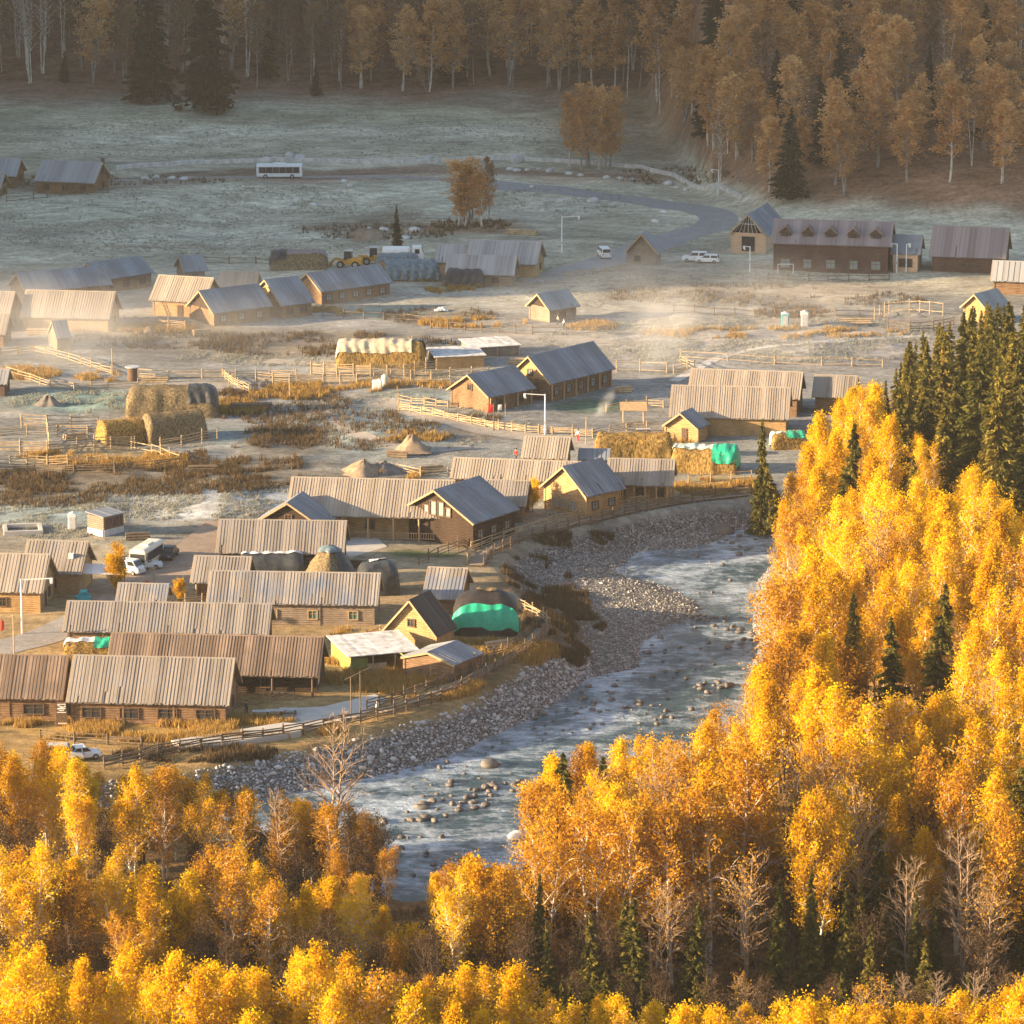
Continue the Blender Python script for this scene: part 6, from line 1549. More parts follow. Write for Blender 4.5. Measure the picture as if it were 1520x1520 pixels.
tufts('dry_grass', 30000, [(240, 1084, 270, 18, 1.6), (620, 1015, 100, 28), (1070, 724, 70, 14, 1.6), (150, 682, 130, 12, 1.5), (700, 480, 80, 7, 2), (880, 485, 40, 6, 2), (500, 463, 40, 6, 1.6), (560, 575, 160, 8, .7), (690, 430, 60, 8, 1.4),
                          (200, 488, 110, 8, 1.4), (610, 650, 60, 8, .6), (620, 705, 60, 6, 1.5), (150, 560, 40, 8, .8), (560, 950, 70, 20), (830, 950, 30, 30, .6), (430, 585, 60, 10), (350, 605, 50, 12), (950, 660, 80, 8, .7),
                          (720, 960, 60, 30, .8), (40, 555, 50, 10), (480, 1000, 60, 20), (1150, 495, 200, 8, .6), (790, 960, 30, 30, .7), (240, 690, 40, 8)], .45, 1.1, M['dry_grass'])
tufts('brown_weeds', 22000, [(210, 712, 240, 24, 1.2), (350, 690, 100, 26), (420, 650, 60, 20), (480, 512, 200, 18, .7), (825, 900, 50, 50, 2.4), (865, 950, 40, 40, 2.0), (785, 850, 40, 25, 1.6), (400, 600, 120, 30, .5), (560, 640, 120, 30, .4), (850, 800, 60, 12), (1180, 465, 60, 8, 1.2),
                             (1150, 440, 250, 18, .5), (160, 268, 200, 8, .4), (650, 470, 90, 12, .6), (560, 345, 120, 12, .6), (700, 335, 60, 10), (330, 590, 60, 14), (300, 1120, 130, 12), (680, 625, 90, 10, .5), (1000, 262, 90, 14, .6), (240, 505, 140, 14, .6), (50, 740, 110, 14, .7)], .35, 1.1, M['brush'], clump=.45, zmin=-2.6)
tufts('frosted_grass', 34000, [(1130, 505, 330, 36, .9), (330, 745, 230, 32, 1.2), (300, 330, 330, 60, .45), (500, 205, 520, 36, .35), (600, 610, 200, 60, .5), (80, 770, 110, 30), (880, 430, 150, 30, .5), (120, 598, 110, 18), (820, 300, 130, 20, .4), (1150, 430, 260, 26, .6), (450, 530, 200, 14, .8)], .2, .5, M['frost_grass'], spread=.3, clump=.46)
tufts('forest_litter', 14000, [(760, 1420, 800, 130), (1250, 1200, 250, 120)], .3, .9, M['brush'], clump=.3)
# ------------------------------------------------------------------ trees
def tubes_arr(paths, rads, n):
    V, F, o = [], [], 0
    for p, r in zip(paths, rads):
        p = np.asarray(p); k = len(p)
        d = np.gradient(p, axis=0); d /= np.linalg.norm(d, axis=1, keepdims=True) + 1e-9
        up = np.where(np.abs(d[:, 2:3]) > .9, [[1., 0, 0]], [[0, 0, 1.]])
        a = np.cross(d, up); a /= np.linalg.norm(a, axis=1, keepdims=True) + 1e-9
        b = np.cross(d, a)
        t = np.arange(n) * 2 * np.pi / n
        v = p[:, None] + (a[:, None] * np.cos(t)[None, :, None] + b[:, None] * np.sin(t)[None, :, None]) * np.asarray(r)[:, None, None]
        V.append(v.reshape(-1, 3))
        i = np.arange(k - 1)[:, None] * n; j = np.arange(n)[None]
        F.append(np.stack([i + j, i + (j + 1) % n, i + n + (j + 1) % n, i + n + j], -1).reshape(-1, 4) + o)
        o += k * n
    return np.concatenate(V), np.concatenate(F)
def leaf_quads(C, size, rs, tint, flat=0.0):
    m = len(C)
    a = rs.normal(size=(m, 3)); a /= np.linalg.norm(a, axis=1, keepdims=True)
    b = rs.normal(size=(m, 3)); b -= a * (a * b).sum(1, keepdims=True); b /= np.linalg.norm(b, axis=1, keepdims=True)
    s = size * rs.uniform(.65, 1.35, (m, 1))
    V = np.stack([C - a * s, C - b * s * .6, C + a * s, C + b * s * .6], 1).reshape(-1, 3)
    return V, np.arange(4 * m).reshape(-1, 4), np.repeat(tint, 4)
def stem_path(rs, h, lean, curve, x0=0, y0=0, n=8):
    t = np.linspace(0, 1, n); az = rs.uniform(0, 6.28)
    w = rs.normal(0, .12, (n, 2)); w[0] = 0; w = np.cumsum(w, 0) * .6
    x = x0 + np.cos(az) * (lean * t + curve * t ** 2) * h + w[:, 0]; y = y0 + np.sin(az) * (lean * t + curve * t ** 2) * h + w[:, 1]
    return np.stack([x, y, t * h - (1 - t) * .4 * (t == 0)], -1)
def birch(seed, h=14, cw=2.8, nst=2, nb=20, c0=.35, nl=6500, ls=.17, sub=3, up=.9, fade=1.0, low_thin=.5, droop=.5, n=5, rf=.0095):
    """returns (trunk V, F), (leaf V, F, tint)"""
    rs = np.random.RandomState(seed)
    paths, rads, LP, LT = [], [], [], []
    for s in range(nst):
        hs = h * (1 if s == 0 else rs.uniform(.72, .97))
        sp = stem_path(rs, hs, (.02 if s == 0 else rs.uniform(.06, .16)), rs.uniform(-.03, .06), *(rs.normal(0, .25, 2) if s else (0, 0)))
        r0 = rf * hs + .02
        paths.append(sp); rads.append(np.linspace(r0, .025, len(sp)))
        tt = np.linspace(0, 1, len(sp))
        for k in range(nb):
            t = c0 + (1 - c0) * ((k + rs.rand()) / nb) ** .9
            o = np.array([np.interp(t, tt, sp[:, i]) for i in range(3)])
            q = (t - c0) / (1 - c0)
            prof = (.55 + .45 * math.sin(min(1, q * 1.6) * 1.57)) * (1 - q ** 2.0 * .82)
            L = cw * prof * rs.uniform(.7, 1.15) / (1.15 if nst > 1 else 1)
            az = k * 2.4 + rs.uniform(-.5, .5); el = up * rs.uniform(.75, 1.2)
            d = np.array([math.cos(az) * math.cos(el), math.sin(az) * math.cos(el), math.sin(el)])
            L2 = L / max(.45, math.cos(el)) * .85
            u = np.linspace(0, 1, 5)[:, None]
            bp = o + d * u * L2 + np.array([math.cos(az), math.sin(az), -droop]) * u ** 2 * L2 * .22
            paths.append(bp); rads.append(np.linspace(max(.03, r0 * (1 - t) * .6 + .02), .014, 5))
            bt = rs.rand()
            thin = 1 - low_thin * (1 - q) * rs.rand()
            for j in range(sub):
                v = rs.uniform(.3, .95); so = bp[0] * (1 - v) + bp[-1] * v if False else np.array([np.interp(v, u[:, 0], bp[:, i]) for i in range(3)])
                d2 = d + rs.normal(0, .42, 3); d2 /= np.linalg.norm(d2); l2 = L2 * rs.uniform(.3, .55)
                u3 = np.linspace(0, 1, 4)[:, None]
                b2 = so + d2 * u3 * l2 + np.array([0, 0, -droop]) * u3 ** 2 * l2 * .35
                paths.append(b2); rads.append(np.linspace(.022, .009, 4))
                mm = int(rs.uniform(.7, 1.3) * thin * fade * nl / (nb * nst * (sub + 1)))
                v2 = rs.rand(mm); P = np.stack([np.interp(v2, u3[:, 0], b2[:, i]) for i in range(3)], -1) + rs.normal(0, .25, (mm, 3)) * [1, 1, 1.7]
                LP.append(P); LT.append(np.clip(bt * .45 + rs.rand() * .2 + rs.rand(mm) * .35, 0, 1))
            mm = int(thin * fade * nl / (nb * nst * (sub + 1)))
            v2 = rs.uniform(.25, 1.05, mm); P = np.stack([np.interp(v2, u[:, 0], bp[:, i]) for i in range(3)], -1) + rs.normal(0, .25, (mm, 3)) * [1, 1, 1.6]
            LP.append(P); LT.append(np.clip(bt * .45 + rs.rand() * .2 + rs.rand(mm) * .35, 0, 1))
    T = tubes_arr(paths, rads, n)
    P = np.concatenate(LP); P[:, 2] = np.maximum(P[:, 2], .2)
    return T, leaf_quads(P, ls, rs, np.concatenate(LT))
def spruce(seed, h=14, r=.17, nq=4200, size=.30, dens=1.0):
    rs = np.random.RandomState(seed)
    paths = [np.array([[0, 0, -.4], [.03, 0, h * .5], [0, .02, h * .99]])]; rads = [[.014 * h, .008 * h, .02]]
    nw = int(h / .42); C, D, T = [], [], []
    z0 = h * .07
    for k in range(nw):
        q = k / (nw - 1); z = z0 + (h - z0) * q
        R_ = h * r * (1 - q) ** .85 * rs.uniform(.75, 1.15) + .12
        nb = max(4, int(8 * (1 - q) + 3))
        for j in range(nb):
            az = rs.uniform(0, 6.28); R2 = R_ * rs.uniform(.65, 1.15); m = max(2, int(nq / (nw * nb * .75) * (R2 / (h * r * .5))))
            u = rs.uniform(.12, 1.05, m); dr = -.34 * u ** 1.3 + .12 * u ** 3
            x, y = math.cos(az), math.sin(az)
            w = rs.normal(0, .13, m) * R2 * u
            C.append(np.stack([x * u * R2 - y * w, y * u * R2 + x * w, z + dr * R2 + rs.normal(0, .08, m)], -1))
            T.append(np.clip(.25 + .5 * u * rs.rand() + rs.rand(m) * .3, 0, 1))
            D.append(np.tile([x, y, -.5], (m, 1)) + rs.normal(0, .35, (m, 3)))
            if k % 2 == 0 and j % 2 == 0:
                uu = np.linspace(0, .95, 3)
                paths.append(np.stack([x * uu * R2, y * uu * R2, z - .3 * uu ** 1.3 * R2], -1)); rads.append([.04, .025, .01])
    C, D, T = np.concatenate(C), np.concatenate(D), np.concatenate(T)
    D /= np.linalg.norm(D, axis=1, keepdims=True)
    b = rs.normal(size=C.shape); b -= D * (D * b).sum(1, keepdims=True); b /= np.linalg.norm(b, axis=1, keepdims=True)
    s = size * rs.uniform(.6, 1.3, (len(C), 1))
    V = np.stack([C - D * s, C - b * s * .42, C + D * s, C + b * s * .42], 1).reshape(-1, 3)
    return tubes_arr(paths, rads, 5), (V, np.arange(len(V)).reshape(-1, 4), np.repeat(T, 4))
def proto(kind, arr, bark, leaf, h):
    (tv, tf), (lv, lf, lt) = arr
    return dict(kind=kind, h=h, t=mk_mesh(kind + '_trunk', tv, tf, M[bark]), c=mk_mesh(kind + '_crown', lv, lf, M[leaf], lt))
PT = {}
PT['gold'] = [proto('birch', birch(100 + i, 15, [2.0, 2.3, 1.8, 2.5, 2.1, 1.8, 2.2, 2.0][i], [2, 3, 1, 3, 2, 1, 2, 3][i], [36, 27, 56, 28, 34, 56, 38, 28][i], [.24, .30, .20, .32, .26, .22, .38, .28][i], [13000, 12000, 11500, 14000, 9000, 12000, 10000, 7400][i], .108, up=1.14, low_thin=.85, sub=3), 'bark', 'leaf_gold', 15) for i in range(8)]
PT['amber'] = [proto('birch', birch(200 + i, 13, 2.5, [2, 3, 2][i], 20, .24, 6000, .11, up=1.1, low_thin=.95, sub=4), 'bark_dark' if i == 1 else 'bark', 'leaf_amber', 13) for i in range(3)]
PT['bush'] = [proto('birch', birch(300 + i, 8.5, 2.7, 4, 12, .10, 7500, .14, up=1.05, low_thin=.3, droop=.2), 'bark_dark', 'leaf_gold', 8.5) for i in range(2)]
PT['bare'] = [proto('bare', birch(400 + i, 14, 2.9, 2, 26, .26, [900, 250, 1500][i], .12, sub=8, n=4, up=1.0), 'twig', 'leaf_amber', 14) for i in range(3)]
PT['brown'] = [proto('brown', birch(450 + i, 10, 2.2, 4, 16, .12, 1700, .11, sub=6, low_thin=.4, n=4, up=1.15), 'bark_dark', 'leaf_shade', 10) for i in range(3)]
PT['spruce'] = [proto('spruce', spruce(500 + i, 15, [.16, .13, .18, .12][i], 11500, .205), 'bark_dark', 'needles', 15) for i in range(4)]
PT['rust'] = [proto('rust', birch(600 + i, 17, [2.6, 3.2, 2.2, 3.0][i], [2, 3, 1, 2][i], 24, .20, 3300, .22, sub=4, low_thin=.7, n=4, rf=.008, up=1.0), ['bark', 'bark_far'][i % 2], 'leaf_rust', 17) for i in range(4)]
PT['dull'] = [proto('dull', birch(650 + i, 17, 2.6, [1, 2][i], 22, .30, 1900, .22, sub=6, n=4, rf=.007, up=1.1), 'bark_far', 'leaf_dull', 17) for i in range(2)]
PT['white'] = [proto('white', birch(700 + i, 21, [2.0, 2.6, 1.6][i], [1, 3, 2][i], 18, .38, 650, .22, sub=4, up=1.1, n=5, rf=.0075), 'bark', 'leaf_dull', 21) for i in range(3)]
PT['fspruce'] = [proto('spruce', spruce(750 + i, 16, [.16, .19][i], 2600, .40), 'bark_dark', 'needles_far', 16) for i in range(2)]
NTREE = {}
def tree(kind, x, y, h, label, group, cat='tree', name=None, var=None, lean=None, wide=1.0, z=None):
    p = PT[kind][var] if var is not None else RND.choice(PT[kind])
    s = h / p['h']
    name = name or {'gold': 'golden_birch', 'amber': 'amber_birch', 'bush': 'round_birch', 'bare': 'bare_tree', 'brown': 'bare_tree', 'spruce': 'spruce_tree', 'rust': 'rust_birch', 'dull': 'brown_birch', 'white': 'white_birch', 'fspruce': 'spruce_tree'}[kind]
    r = thing(name, label, cat, (x, y, (Hs(x, y) if z is None else z) - .05), RND.uniform(0, 6.28), group)
    if lean: r.rotation_euler = lean
    else: r.rotation_euler = (RND.uniform(-.04, .04), RND.uniform(-.04, .04), RND.uniform(0, 6.28))
    w = s * wide * RND.uniform(.92, 1.1); r.scale = (w, w, s)
    link('trunk', p['t'], r); link('crown', p['c'], r)
    NTREE[kind] = NTREE.get(kind, 0) + 1
    return r
def tree_px(kind, base, top_y, label, group=None, **k):
    a = GG(*base); lo, hi = 2, 40
    for _ in range(30):
        m = (lo + hi) / 2
        if proj(a.x, a.y, a.z + m)[1] > top_y: lo = m
        else: hi = m
    return tree(kind, a.x, a.y, lo, label, group, **k)

# single trees one can point at
tree_px('bare', (500, 1322), 1060, 'tall pale leafless tree rising alone before the stone river bank', cat='tree', var=1, wide=1.15)
tree_px('spruce', (1128, 800), 622, 'spruce with sunlit tip standing at the river edge beside the green covered heap', var=1, wide=.75)
tree_px('spruce', (1178, 860), 640, 'dark spruce leaning out over the river bank', var=3, lean=(.05, -.30, .4), wide=.7)
tree_px('rust', (872, 250), 128, 'rust coloured multi-stemmed birch clump standing alone by the meadow road', var=1, wide=1.5)
tree_px('rust', (905, 248), 134, 'paler rust birch sharing the meadow road clump', var=3, wide=1.2)
for bx, by, ty in ((846, 250, 142), (888, 252, 132), (862, 253, 150), (900, 252, 150)):
    tree_px('rust', (bx, by), ty, 'rust orange birch in the thick clump standing alone by the meadow road', 'rust clump by the meadow road', wide=1.3)
for bx, by, ty in ((690, 336, 250), (714, 337, 258), (682, 336, 272)):
    tree_px('rust', (bx, by), ty, 'low rusty birch crowding the foot of the tree on the brown mound', 'rusty growth on the brown mound', wide=2.0)
tree_px('rust', (700, 334), 236, 'rust birch alone on the brown mound beneath the kerb wall', var=1, wide=2.1)
tree_px('dull', (726, 330), 234, 'thin pale birch beside the rust birch on the brown mound', var=1, wide=.9)
tree_px('fspruce', (590, 372), 306, 'bare-needled lone spruce standing near the white tank truck', var=0, wide=.8)
for bx, by, ty, l_ in ((228, 152, -40, 'slim dark conifer at the forest edge above the far meadow farm'), (305, 166, -70, 'big dark conifer reaching farthest down onto the meadow from the forest'), (470, 142, 95, 'low dark conifer at the forest foot between white birch trunks')):
    tree_px('fspruce', (bx, by), ty, l_, var=1, wide=1.1)
tree_px('bare', (640, 156), 70, 'curved pale birch bending from the forest edge over the meadow', var=1, lean=(0, -.35, .0), wide=.6)
tree_px('bare', (1278, 1450), 1165, 'bare pale birch standing up out of the dark wood beneath golden crowns', var=0, wide=1.0)
tree_px('spruce', (1198, 1490), 1335, 'small dark spruce in the shaded clearing under the birches', var=0)
tree_px('spruce', (1268, 1120), 885, 'tall dark spruce among golden crowns on the bank slope, slimmest of its trio', var=1)
tree_px('spruce', (1325, 1130), 915, 'broad dark spruce in the middle of the trio on the bank slope', var=2)
tree_px('spruce', (1385, 1140), 870, 'darkest and tallest spruce of the trio on the bank slope', var=0)
tree_px('bush', (175, 880), 812, 'yellow bush growing between awning and parked minivan', var=0, cat='bush', name='yellow_bush')
tree_px('bush', (268, 896), 862, 'orange-yellow bush beside the streaked roof in the lane', var=1, cat='bush', name='yellow_bush')
tree_px('bush', (790, 760), 714, 'small yellow bush between the dark lodge and light gabled house', var=0, cat='bush', name='yellow_bush')
for i, (bx, by, ty) in enumerate([(150, 1046, 1026), (395, 1046, 1022), (590, 1032, 1012), (620, 1028, 1008), (345, 720, 690), (400, 620, 590), (60, 720, 690)]):
    pass
# near wood: golden birches and spruces under the photo's own treetop line
SKX = [-300, 0, 60, 100, 150, 250, 330, 375, 392, 405, 440, 480, 540, 565, 578, 600, 622, 650, 700, 745, 765, 785, 800, 860, 930, 1000, 1060, 1100, 1125, 1132, 1140, 1155, 1185, 1240, 1310, 1360, 1440, 1520, 1900]
SKY = [1110, 1105, 1105, 1120, 1152, 1142, 1160, 1180, 1235, 1215, 1190, 1200, 1205, 1235, 1330, 1395, 1330, 1285, 1268, 1290, 1230, 1185, 1150, 1108, 1100, 1105, 1062, 1035, 1000, 860, 760, 705, 650, 595, 565, 505, 455, 450, 440]
def sky_ok(tx, ty, cw):
    xs = np.linspace(tx - cw * .75, tx + cw * .75, 7)
    lim = np.interp(xs, SKX, SKY) - (6)
    yy = ty + ((xs - tx) / cw) ** 2 * cw * 1.0
    return bool(np.all(yy >= lim))
def side_ok(u, v, cw):      # crown body stays clear of the open water
    for f in (.45, .8):
        pass
    return True
pts = []
def far_from(x, y, d):
    for (a, b_) in pts:
        if (a - x) ** 2 + (b_ - y) ** 2 < d * d: return False
    return True
BRX = np.array([p[0] for p in BRw]); BRYy = np.array([p[1] for p in BRw])
lw = {'gold': 'golden birch with full yellow crown in the dense wood on the near river bank',
      'amber': 'amber brown birch with thinning crown in the dense wood on the near river bank',
      'bush': 'low rounded golden birch in the dense wood on the near river bank',
      'bare': 'bare pale birch between golden crowns of the near river bank wood',
      'brown': 'brown bare-twigged young tree in shade beneath the golden birches',
      'spruce': 'dark green spruce with sunlit side in the cluster above the golden birches'}
grp = {k: 'near bank wood: ' + k for k in lw}
chanpoly = CHAN
tries = 0
pts_b = []
placed = {k: 0 for k in lw}
SKB = ([-80, 60, 118, 140, 170, 230, 262, 300, 345, 400, 440, 500, 560, 590, 622, 690, 760, 830, 870, 900, 1560], [1262, 1255, 1285, 1330, 1272, 1296, 1310, 1256, 1250, 1300, 1330, 1284, 1312, 1410, 1330, 1268, 1290, 1302, 1350, 1100, 1100])
SKC = ([-80, 60, 150, 200, 330, 450, 500, 560, 640, 720, 800, 835, 900, 1000, 1150, 1300, 1400, 1500, 1600], [1385, 1402, 1425, 1406, 1442, 1424, 1404, 1455, 1475, 1424, 1455, 1500, 1474, 1506, 1494, 1506, 1492, 1450, 1440])
SKG = ([1290, 1320, 1345, 1380, 1440, 1520, 1600], [440, 590, 645, 650, 705, 755, 780])
BARE_ZONES = [(1240, 1412, 1120, 1038), (1165, 1232, 1500, 1470), (1255, 1300, 1455, 1300)]      # u0, u1, only bases lower than this, tops must stay below
while tries < 40000:
    tries += 1
    fill = tries > 24000
    if RND.random() < .62: y = RND.uniform(206, 295); x = RND.uniform(-y * .195 - 6, y * .195 + 6)
    else: y = RND.uniform(285, 452); x = RND.uniform(20, y * .205 + 5)
    yk = y; y = y * K
    P = (np.array([x]), np.array([y]))
    if pip(chanpoly, *P)[0] or pdist(BRw, *P)[0] < 1.2: continue
    z = Hs(x, y)
    bu, bv_ = proj(x, y, z)
    if yk > 300 and bu < 1110: continue
    if bv_ < 1240 and not (x > np.interp(yk, [262, 300, 330, 370, 400, 452], [0, 27, 37, 43, 48, 78])): continue
    if 1105 < bu < 1175 and 1330 < bv_ < 1470: continue        # the open glade
    if 560 < bu < 640 and bv_ < 1450: continue                  # the log bank
    low = None
    if bv_ > 1600: band = 'C'
    elif bu < 800 and bv_ > 1415: band = 'B' if bv_ < 1500 else None
    elif bu < 800 and bv_ > 1350: band = None
    elif bv_ > 1470: band = None
    else: band = 'A'
    rr = RND.random()
    if fill and not (bu < 800 or bv_ > 1300): continue
    if bu > 780 and band is None and not fill: continue
    if band is None or fill:
        if band is None and not fill and rr > .5: continue
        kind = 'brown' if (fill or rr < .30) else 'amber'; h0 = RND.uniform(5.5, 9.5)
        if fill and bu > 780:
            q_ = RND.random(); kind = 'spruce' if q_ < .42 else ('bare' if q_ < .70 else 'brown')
            h0 = RND.uniform(7, 12.5) if kind != 'bare' else RND.uniform(10, 15)
            if kind == 'bare' and placed['bare'] > 44: continue
            if kind == 'spruce' and placed['spruce'] > 190: continue
        if fill and kind == 'brown' and placed['brown'] > 170: continue
    else:
        if bu > 1330 and bv_ < 850: kind = 'spruce' if rr < .70 else 'gold'
        elif bu > 1200 and bv_ < 1000: kind = 'spruce' if rr < .07 else ('gold' if rr < .90 else 'bare')
        elif band == 'C': kind = 'gold' if rr < .8 else ('bush' if rr < .92 else 'amber')
        elif band == 'B': kind = 'gold' if rr < .72 else ('bush' if rr < .84 else 'amber')
        elif bu > 780 and bv_ > 1330: kind = 'gold' if rr < .34 else ('spruce' if rr < .37 + .14 * (bu > 1150) else ('gold' if rr < .70 else ('amber' if rr < .92 else 'bare')))
        elif bu < 420 and bv_ < 1400: kind = 'gold' if rr < .72 else 'amber'
        elif 400 < bu < 590 and bv_ < 1470: kind = 'amber' if rr < .7 else 'gold'
        elif 760 < bu < 960 and bv_ < 1400: kind = 'gold' if rr < .45 else ('bare' if rr < .75 else 'amber')
        else: kind = 'gold' if rr < .72 else ('bush' if rr < .76 else ('amber' if rr < .90 else 'bare'))
        h0 = {'spruce': 19, 'brown': 9, 'bush': 8.5}.get(kind, 16) * (RND.uniform(.62, 1.2) if kind == 'spruce' else RND.uniform(.82, 1.16))
    if placed[kind] >= 292: continue
    if not far_from(x, y, (2.6 if (kind == 'brown' or fill) else 3.6) if yk < 300 else (5.2 if kind == 'spruce' else 4.8)): continue
    ok = False
    for f in (1, .92, .84, .76, .68, .6, .5):
        h = h0 * f
        if h < 5: break
        tu, tv_ = proj(x, y, z + h)
        cw = pxm(y) * h * (.11 if kind == 'spruce' else .17)
        if tv_ > 1560: break
        if band == 'C' and tv_ < np.interp(tu, *SKC): continue
        if band in ('B', None) and bv_ < 1520 and tv_ < np.interp(tu, *SKB): continue
        if band is None and bv_ >= 1520 and tv_ < 1440: continue
        if kind != 'spruce' and tu > 1290 and tv_ < np.interp(tu, *SKG): continue
        if any(u0 < tu < u1 and bv_ > b0 and tv_ < t0 for u0, u1, b0, t0 in BARE_ZONES): continue
        if sky_ok(tu, tv_, cw): ok = True; break
    if not ok: continue
    pts.append((x, y)); placed[kind] += 1
    tree(kind, x, y, h, lw[kind], grp[kind], wide=RND.uniform(.75, 1.25) if kind == 'spruce' else min(1.25, (1 / f) ** .4))
for (k_, bx, by, ty) in [('gold', 1178, 862, 708), ('gold', 1194, 832, 668), ('gold', 1218, 802, 640), ('gold', 1245, 762, 602), ('gold', 1168, 905, 750), ('gold', 1164, 952, 800), ('gold', 1272, 742, 580), ('gold', 1208, 884, 702), ('gold', 1238, 842, 655), ('amber', 1186, 934, 785), ('bare', 1182, 884, 735), ('gold', 1262, 800, 628), ('bare', 1166, 930, 765), ('gold', 1290, 770, 600),
        ('spruce', 1312, 690, 566), ('spruce', 1332, 672, 548), ('spruce', 1352, 652, 508), ('spruce', 1374, 664, 492), ('spruce', 1398, 652, 486), ('spruce', 1424, 648, 466), ('spruce', 1366, 720, 545), ('spruce', 1410, 740, 560), ('spruce', 1468, 760, 552), ('spruce', 1345, 740, 590), ('spruce', 1490, 640, 452), ('spruce', 1512, 720, 520),
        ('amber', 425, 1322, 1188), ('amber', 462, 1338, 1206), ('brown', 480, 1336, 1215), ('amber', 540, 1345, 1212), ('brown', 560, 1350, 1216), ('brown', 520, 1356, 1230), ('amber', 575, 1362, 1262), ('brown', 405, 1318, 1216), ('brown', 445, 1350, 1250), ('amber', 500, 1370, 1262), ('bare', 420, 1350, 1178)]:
    tree_px(k_, (bx, by), ty, lw[k_], grp[k_])
print('near trees', placed)

# far woods on the hillsides
EX = lambda x: float(np.interp(x, EWX, EWY))
far_l = {'rust': ('rust leaved birch on the shaded hillside beyond the lodge and plum barn', 'hillside wood: rust'), 'dull': ('dull brown thin birch on the shaded hillside beyond the meadow', 'hillside wood: dull'),
         'white': ('tall white-trunked leafless birch at the dark forest edge above the meadow', 'hillside wood: white'), 'fspruce': ('dark conifer standing among the birches of the far hillside', 'hillside wood: conifer')}
pts2 = []
cnt = {}
t_ = 0
while t_ < 14000 and len(pts2) < 620:
    t_ += 1
    y = RND.uniform(520, 830) * K; x = RND.uniform(-y * .121 - 5, y * .121 + 5)
    e = y - EX(x)
    if e < 1.5 or e > 260: continue
    z = Hs(x, y); u, v = proj(x, y, z)
    if v < -90: continue
    right = u > 985
    d = (5.0 + e * .004) if right else (4.3 + e * .012)
    if any((a - x) ** 2 + (b_ - y) ** 2 < d * d for a, b_ in pts2): continue
    rr = RND.random()
    if right:
        kind = 'rust' if rr < .70 else ('dull' if rr < .78 else ('fspruce' if rr < .90 else 'white'))
        h = RND.uniform(12, 19)
    elif u > 480: kind = 'white' if rr < .34 else ('rust' if rr < .58 else ('dull' if rr < .97 else 'fspruce')); h = RND.uniform(17, 24)
    else: kind = 'white' if rr < .42 else ('dull' if rr < .88 else ('fspruce' if rr < .97 else 'rust')); h = RND.uniform(17, 25)
    if e > 25 and not right and kind == 'white' and RND.random() < .5: kind = 'dull'
    if kind == 'fspruce': h = RND.uniform(11, 19)
    if e < 6 and kind == 'fspruce' and u < 985: h *= .5
    if cnt.get(kind, 0) > 285: continue
    pts2.append((x, y)); cnt[kind] = cnt.get(kind, 0) + 1
    tree(kind, x, y, h, far_l[kind][0], far_l[kind][1], wide=RND.uniform(1.3, 1.75) if kind == 'rust' else 1.1)
print('far trees', cnt)

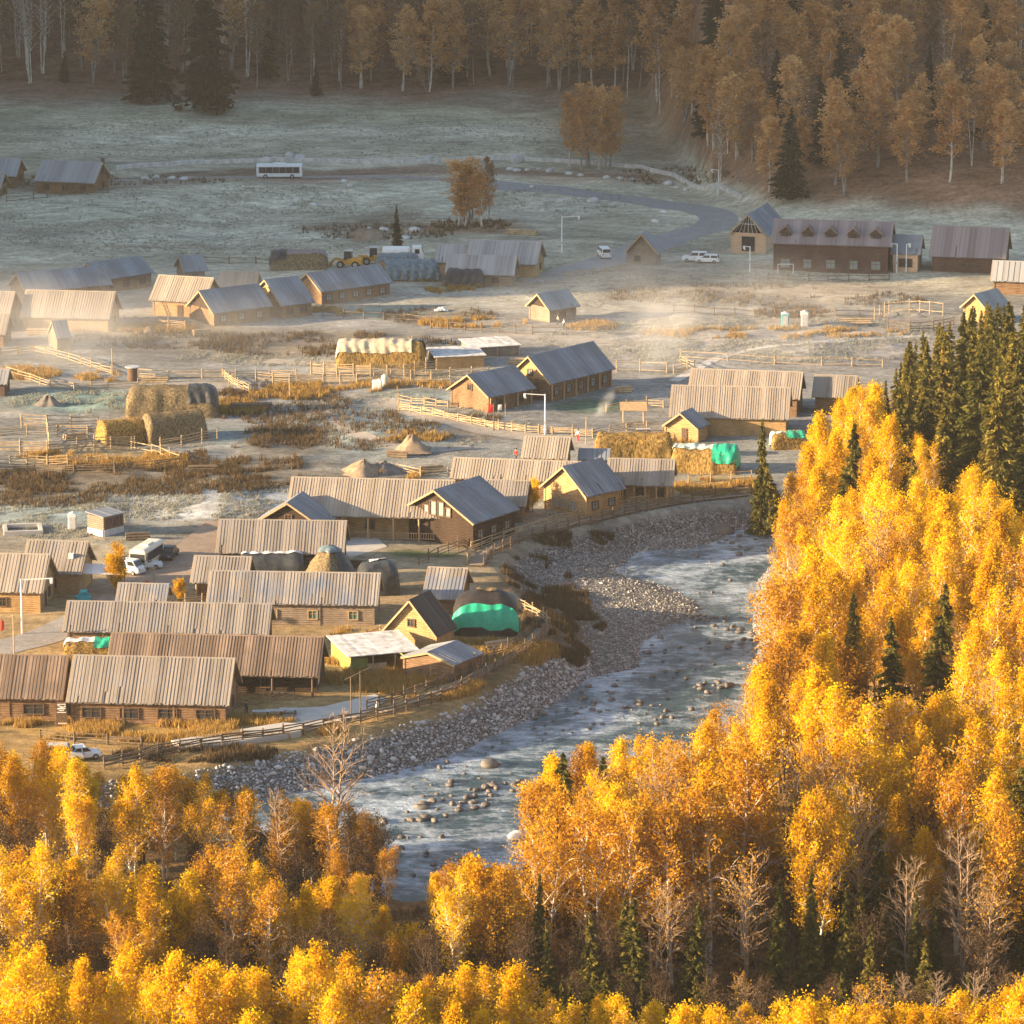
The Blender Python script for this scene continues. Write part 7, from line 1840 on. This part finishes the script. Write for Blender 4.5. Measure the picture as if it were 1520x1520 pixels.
# ------------------------------------------------------------------ air: haze, mist and smoke
def volmat(name, dens, col=(.9, .9, .92), tex=None, an=.2):
    m, nt, nd, lk, b = nmat(name)
    nd.remove(b)
    v = N(nt, "VolumePrincipled"); v.inputs["Color"].default_value = (*col, 1); v.inputs["Density"].default_value = dens; v.inputs["Anisotropy"].default_value = an
    lk.new(v.outputs[0], nd["Material Output"].inputs["Volume"])
    if tex:
        sc, lo, hi = tex
        c = nt.nodes.new("ShaderNodeTexCoord")
        ln = N(nt, "VectorMath", operation='LENGTH'); lk.new(c.outputs["Object"], ln.inputs[0])
        fall = N(nt, "MapRange"); lk.new(ln.outputs["Value"], fall.inputs[0]); fall.inputs[1].default_value = 1.0; fall.inputs[2].default_value = .25
        fall.interpolation_type = 'SMOOTHSTEP'
        g = noise(nt, sc, 3, geo_pos(nt), .6)
        mr = N(nt, "MapRange"); lk.new(g, mr.inputs[0]); mr.inputs[1].default_value = lo; mr.inputs[2].default_value = hi
        mu = N(nt, "Math", operation='MULTIPLY'); lk.new(mr.outputs[0], mu.inputs[0]); lk.new(fall.outputs[0], mu.inputs[1])
        m2 = N(nt, "Math", operation='MULTIPLY'); lk.new(mu.outputs[0], m2.inputs[0]); m2.inputs[1].default_value = dens
        lk.new(m2.outputs[0], v.inputs["Density"])
    return m
mb = MB(); mb.box((0, 850, 134), (3500, 3000, 282)); o = mb.build('haze', volmat('haze', .00005, (.93, .92, .90))); tag(o, kind='stuff')
def puff(name, label, p, r, mat, rot=(0, 0, 0)):
    import bmesh
    bm = bmesh.new(); bmesh.ops.create_icosphere(bm, subdivisions=2, radius=1); me = bpy.data.meshes.new(name); bm.to_mesh(me); bm.free(); me.materials.append(mat)
    o = link(name, me, None, p); o.scale = r; o.rotation_euler = rot; tag(o, kind='stuff')
sm = volmat('chimney_smoke', .042, (.98, .98, .98), (.16, .40, .70), 0)
sl = volmat('thin_smoke', .032, (.98, .98, .98), (.14, .36, .70), 0)
sd = volmat('dense_smoke', .35, (.98, .98, .98), (.5, .36, .66), 0)
mi = volmat('ground_mist', .016, (.98, .98, .98), (.05, .38, .68), 0)
a = GG(962, 580)
puff('smoke', None, (a.x, a.y, 2.4), (2.0, 2.0, 3.6), sm, (0, .2, 0))
puff('smoke', None, (a.x + 1.2, a.y + 1, 6.5), (3.8, 4, 5), sm, (0, .25, 0))
puff('smoke', None, (a.x + 3.0, a.y + 3, 9.5), (8, 9, 8.5), sl)
a = GG(885, 645); puff('smoke', None, (a.x + 1.2, a.y, 4.6), (1.2, 1.2, 3.2), sd, (0, .55, 0))
a = GG(60, 510); puff('ground_mist', None, (a.x - 4, a.y, 3), (30, 50, 9), mi)
a = GG(260, 480); puff('ground_mist', None, (a.x, a.y, 1.5), (50, 60, 6), mi)
a = GG(1010, 470); puff('ground_mist', None, (a.x, a.y, 1.5), (45, 70, 7), mi)
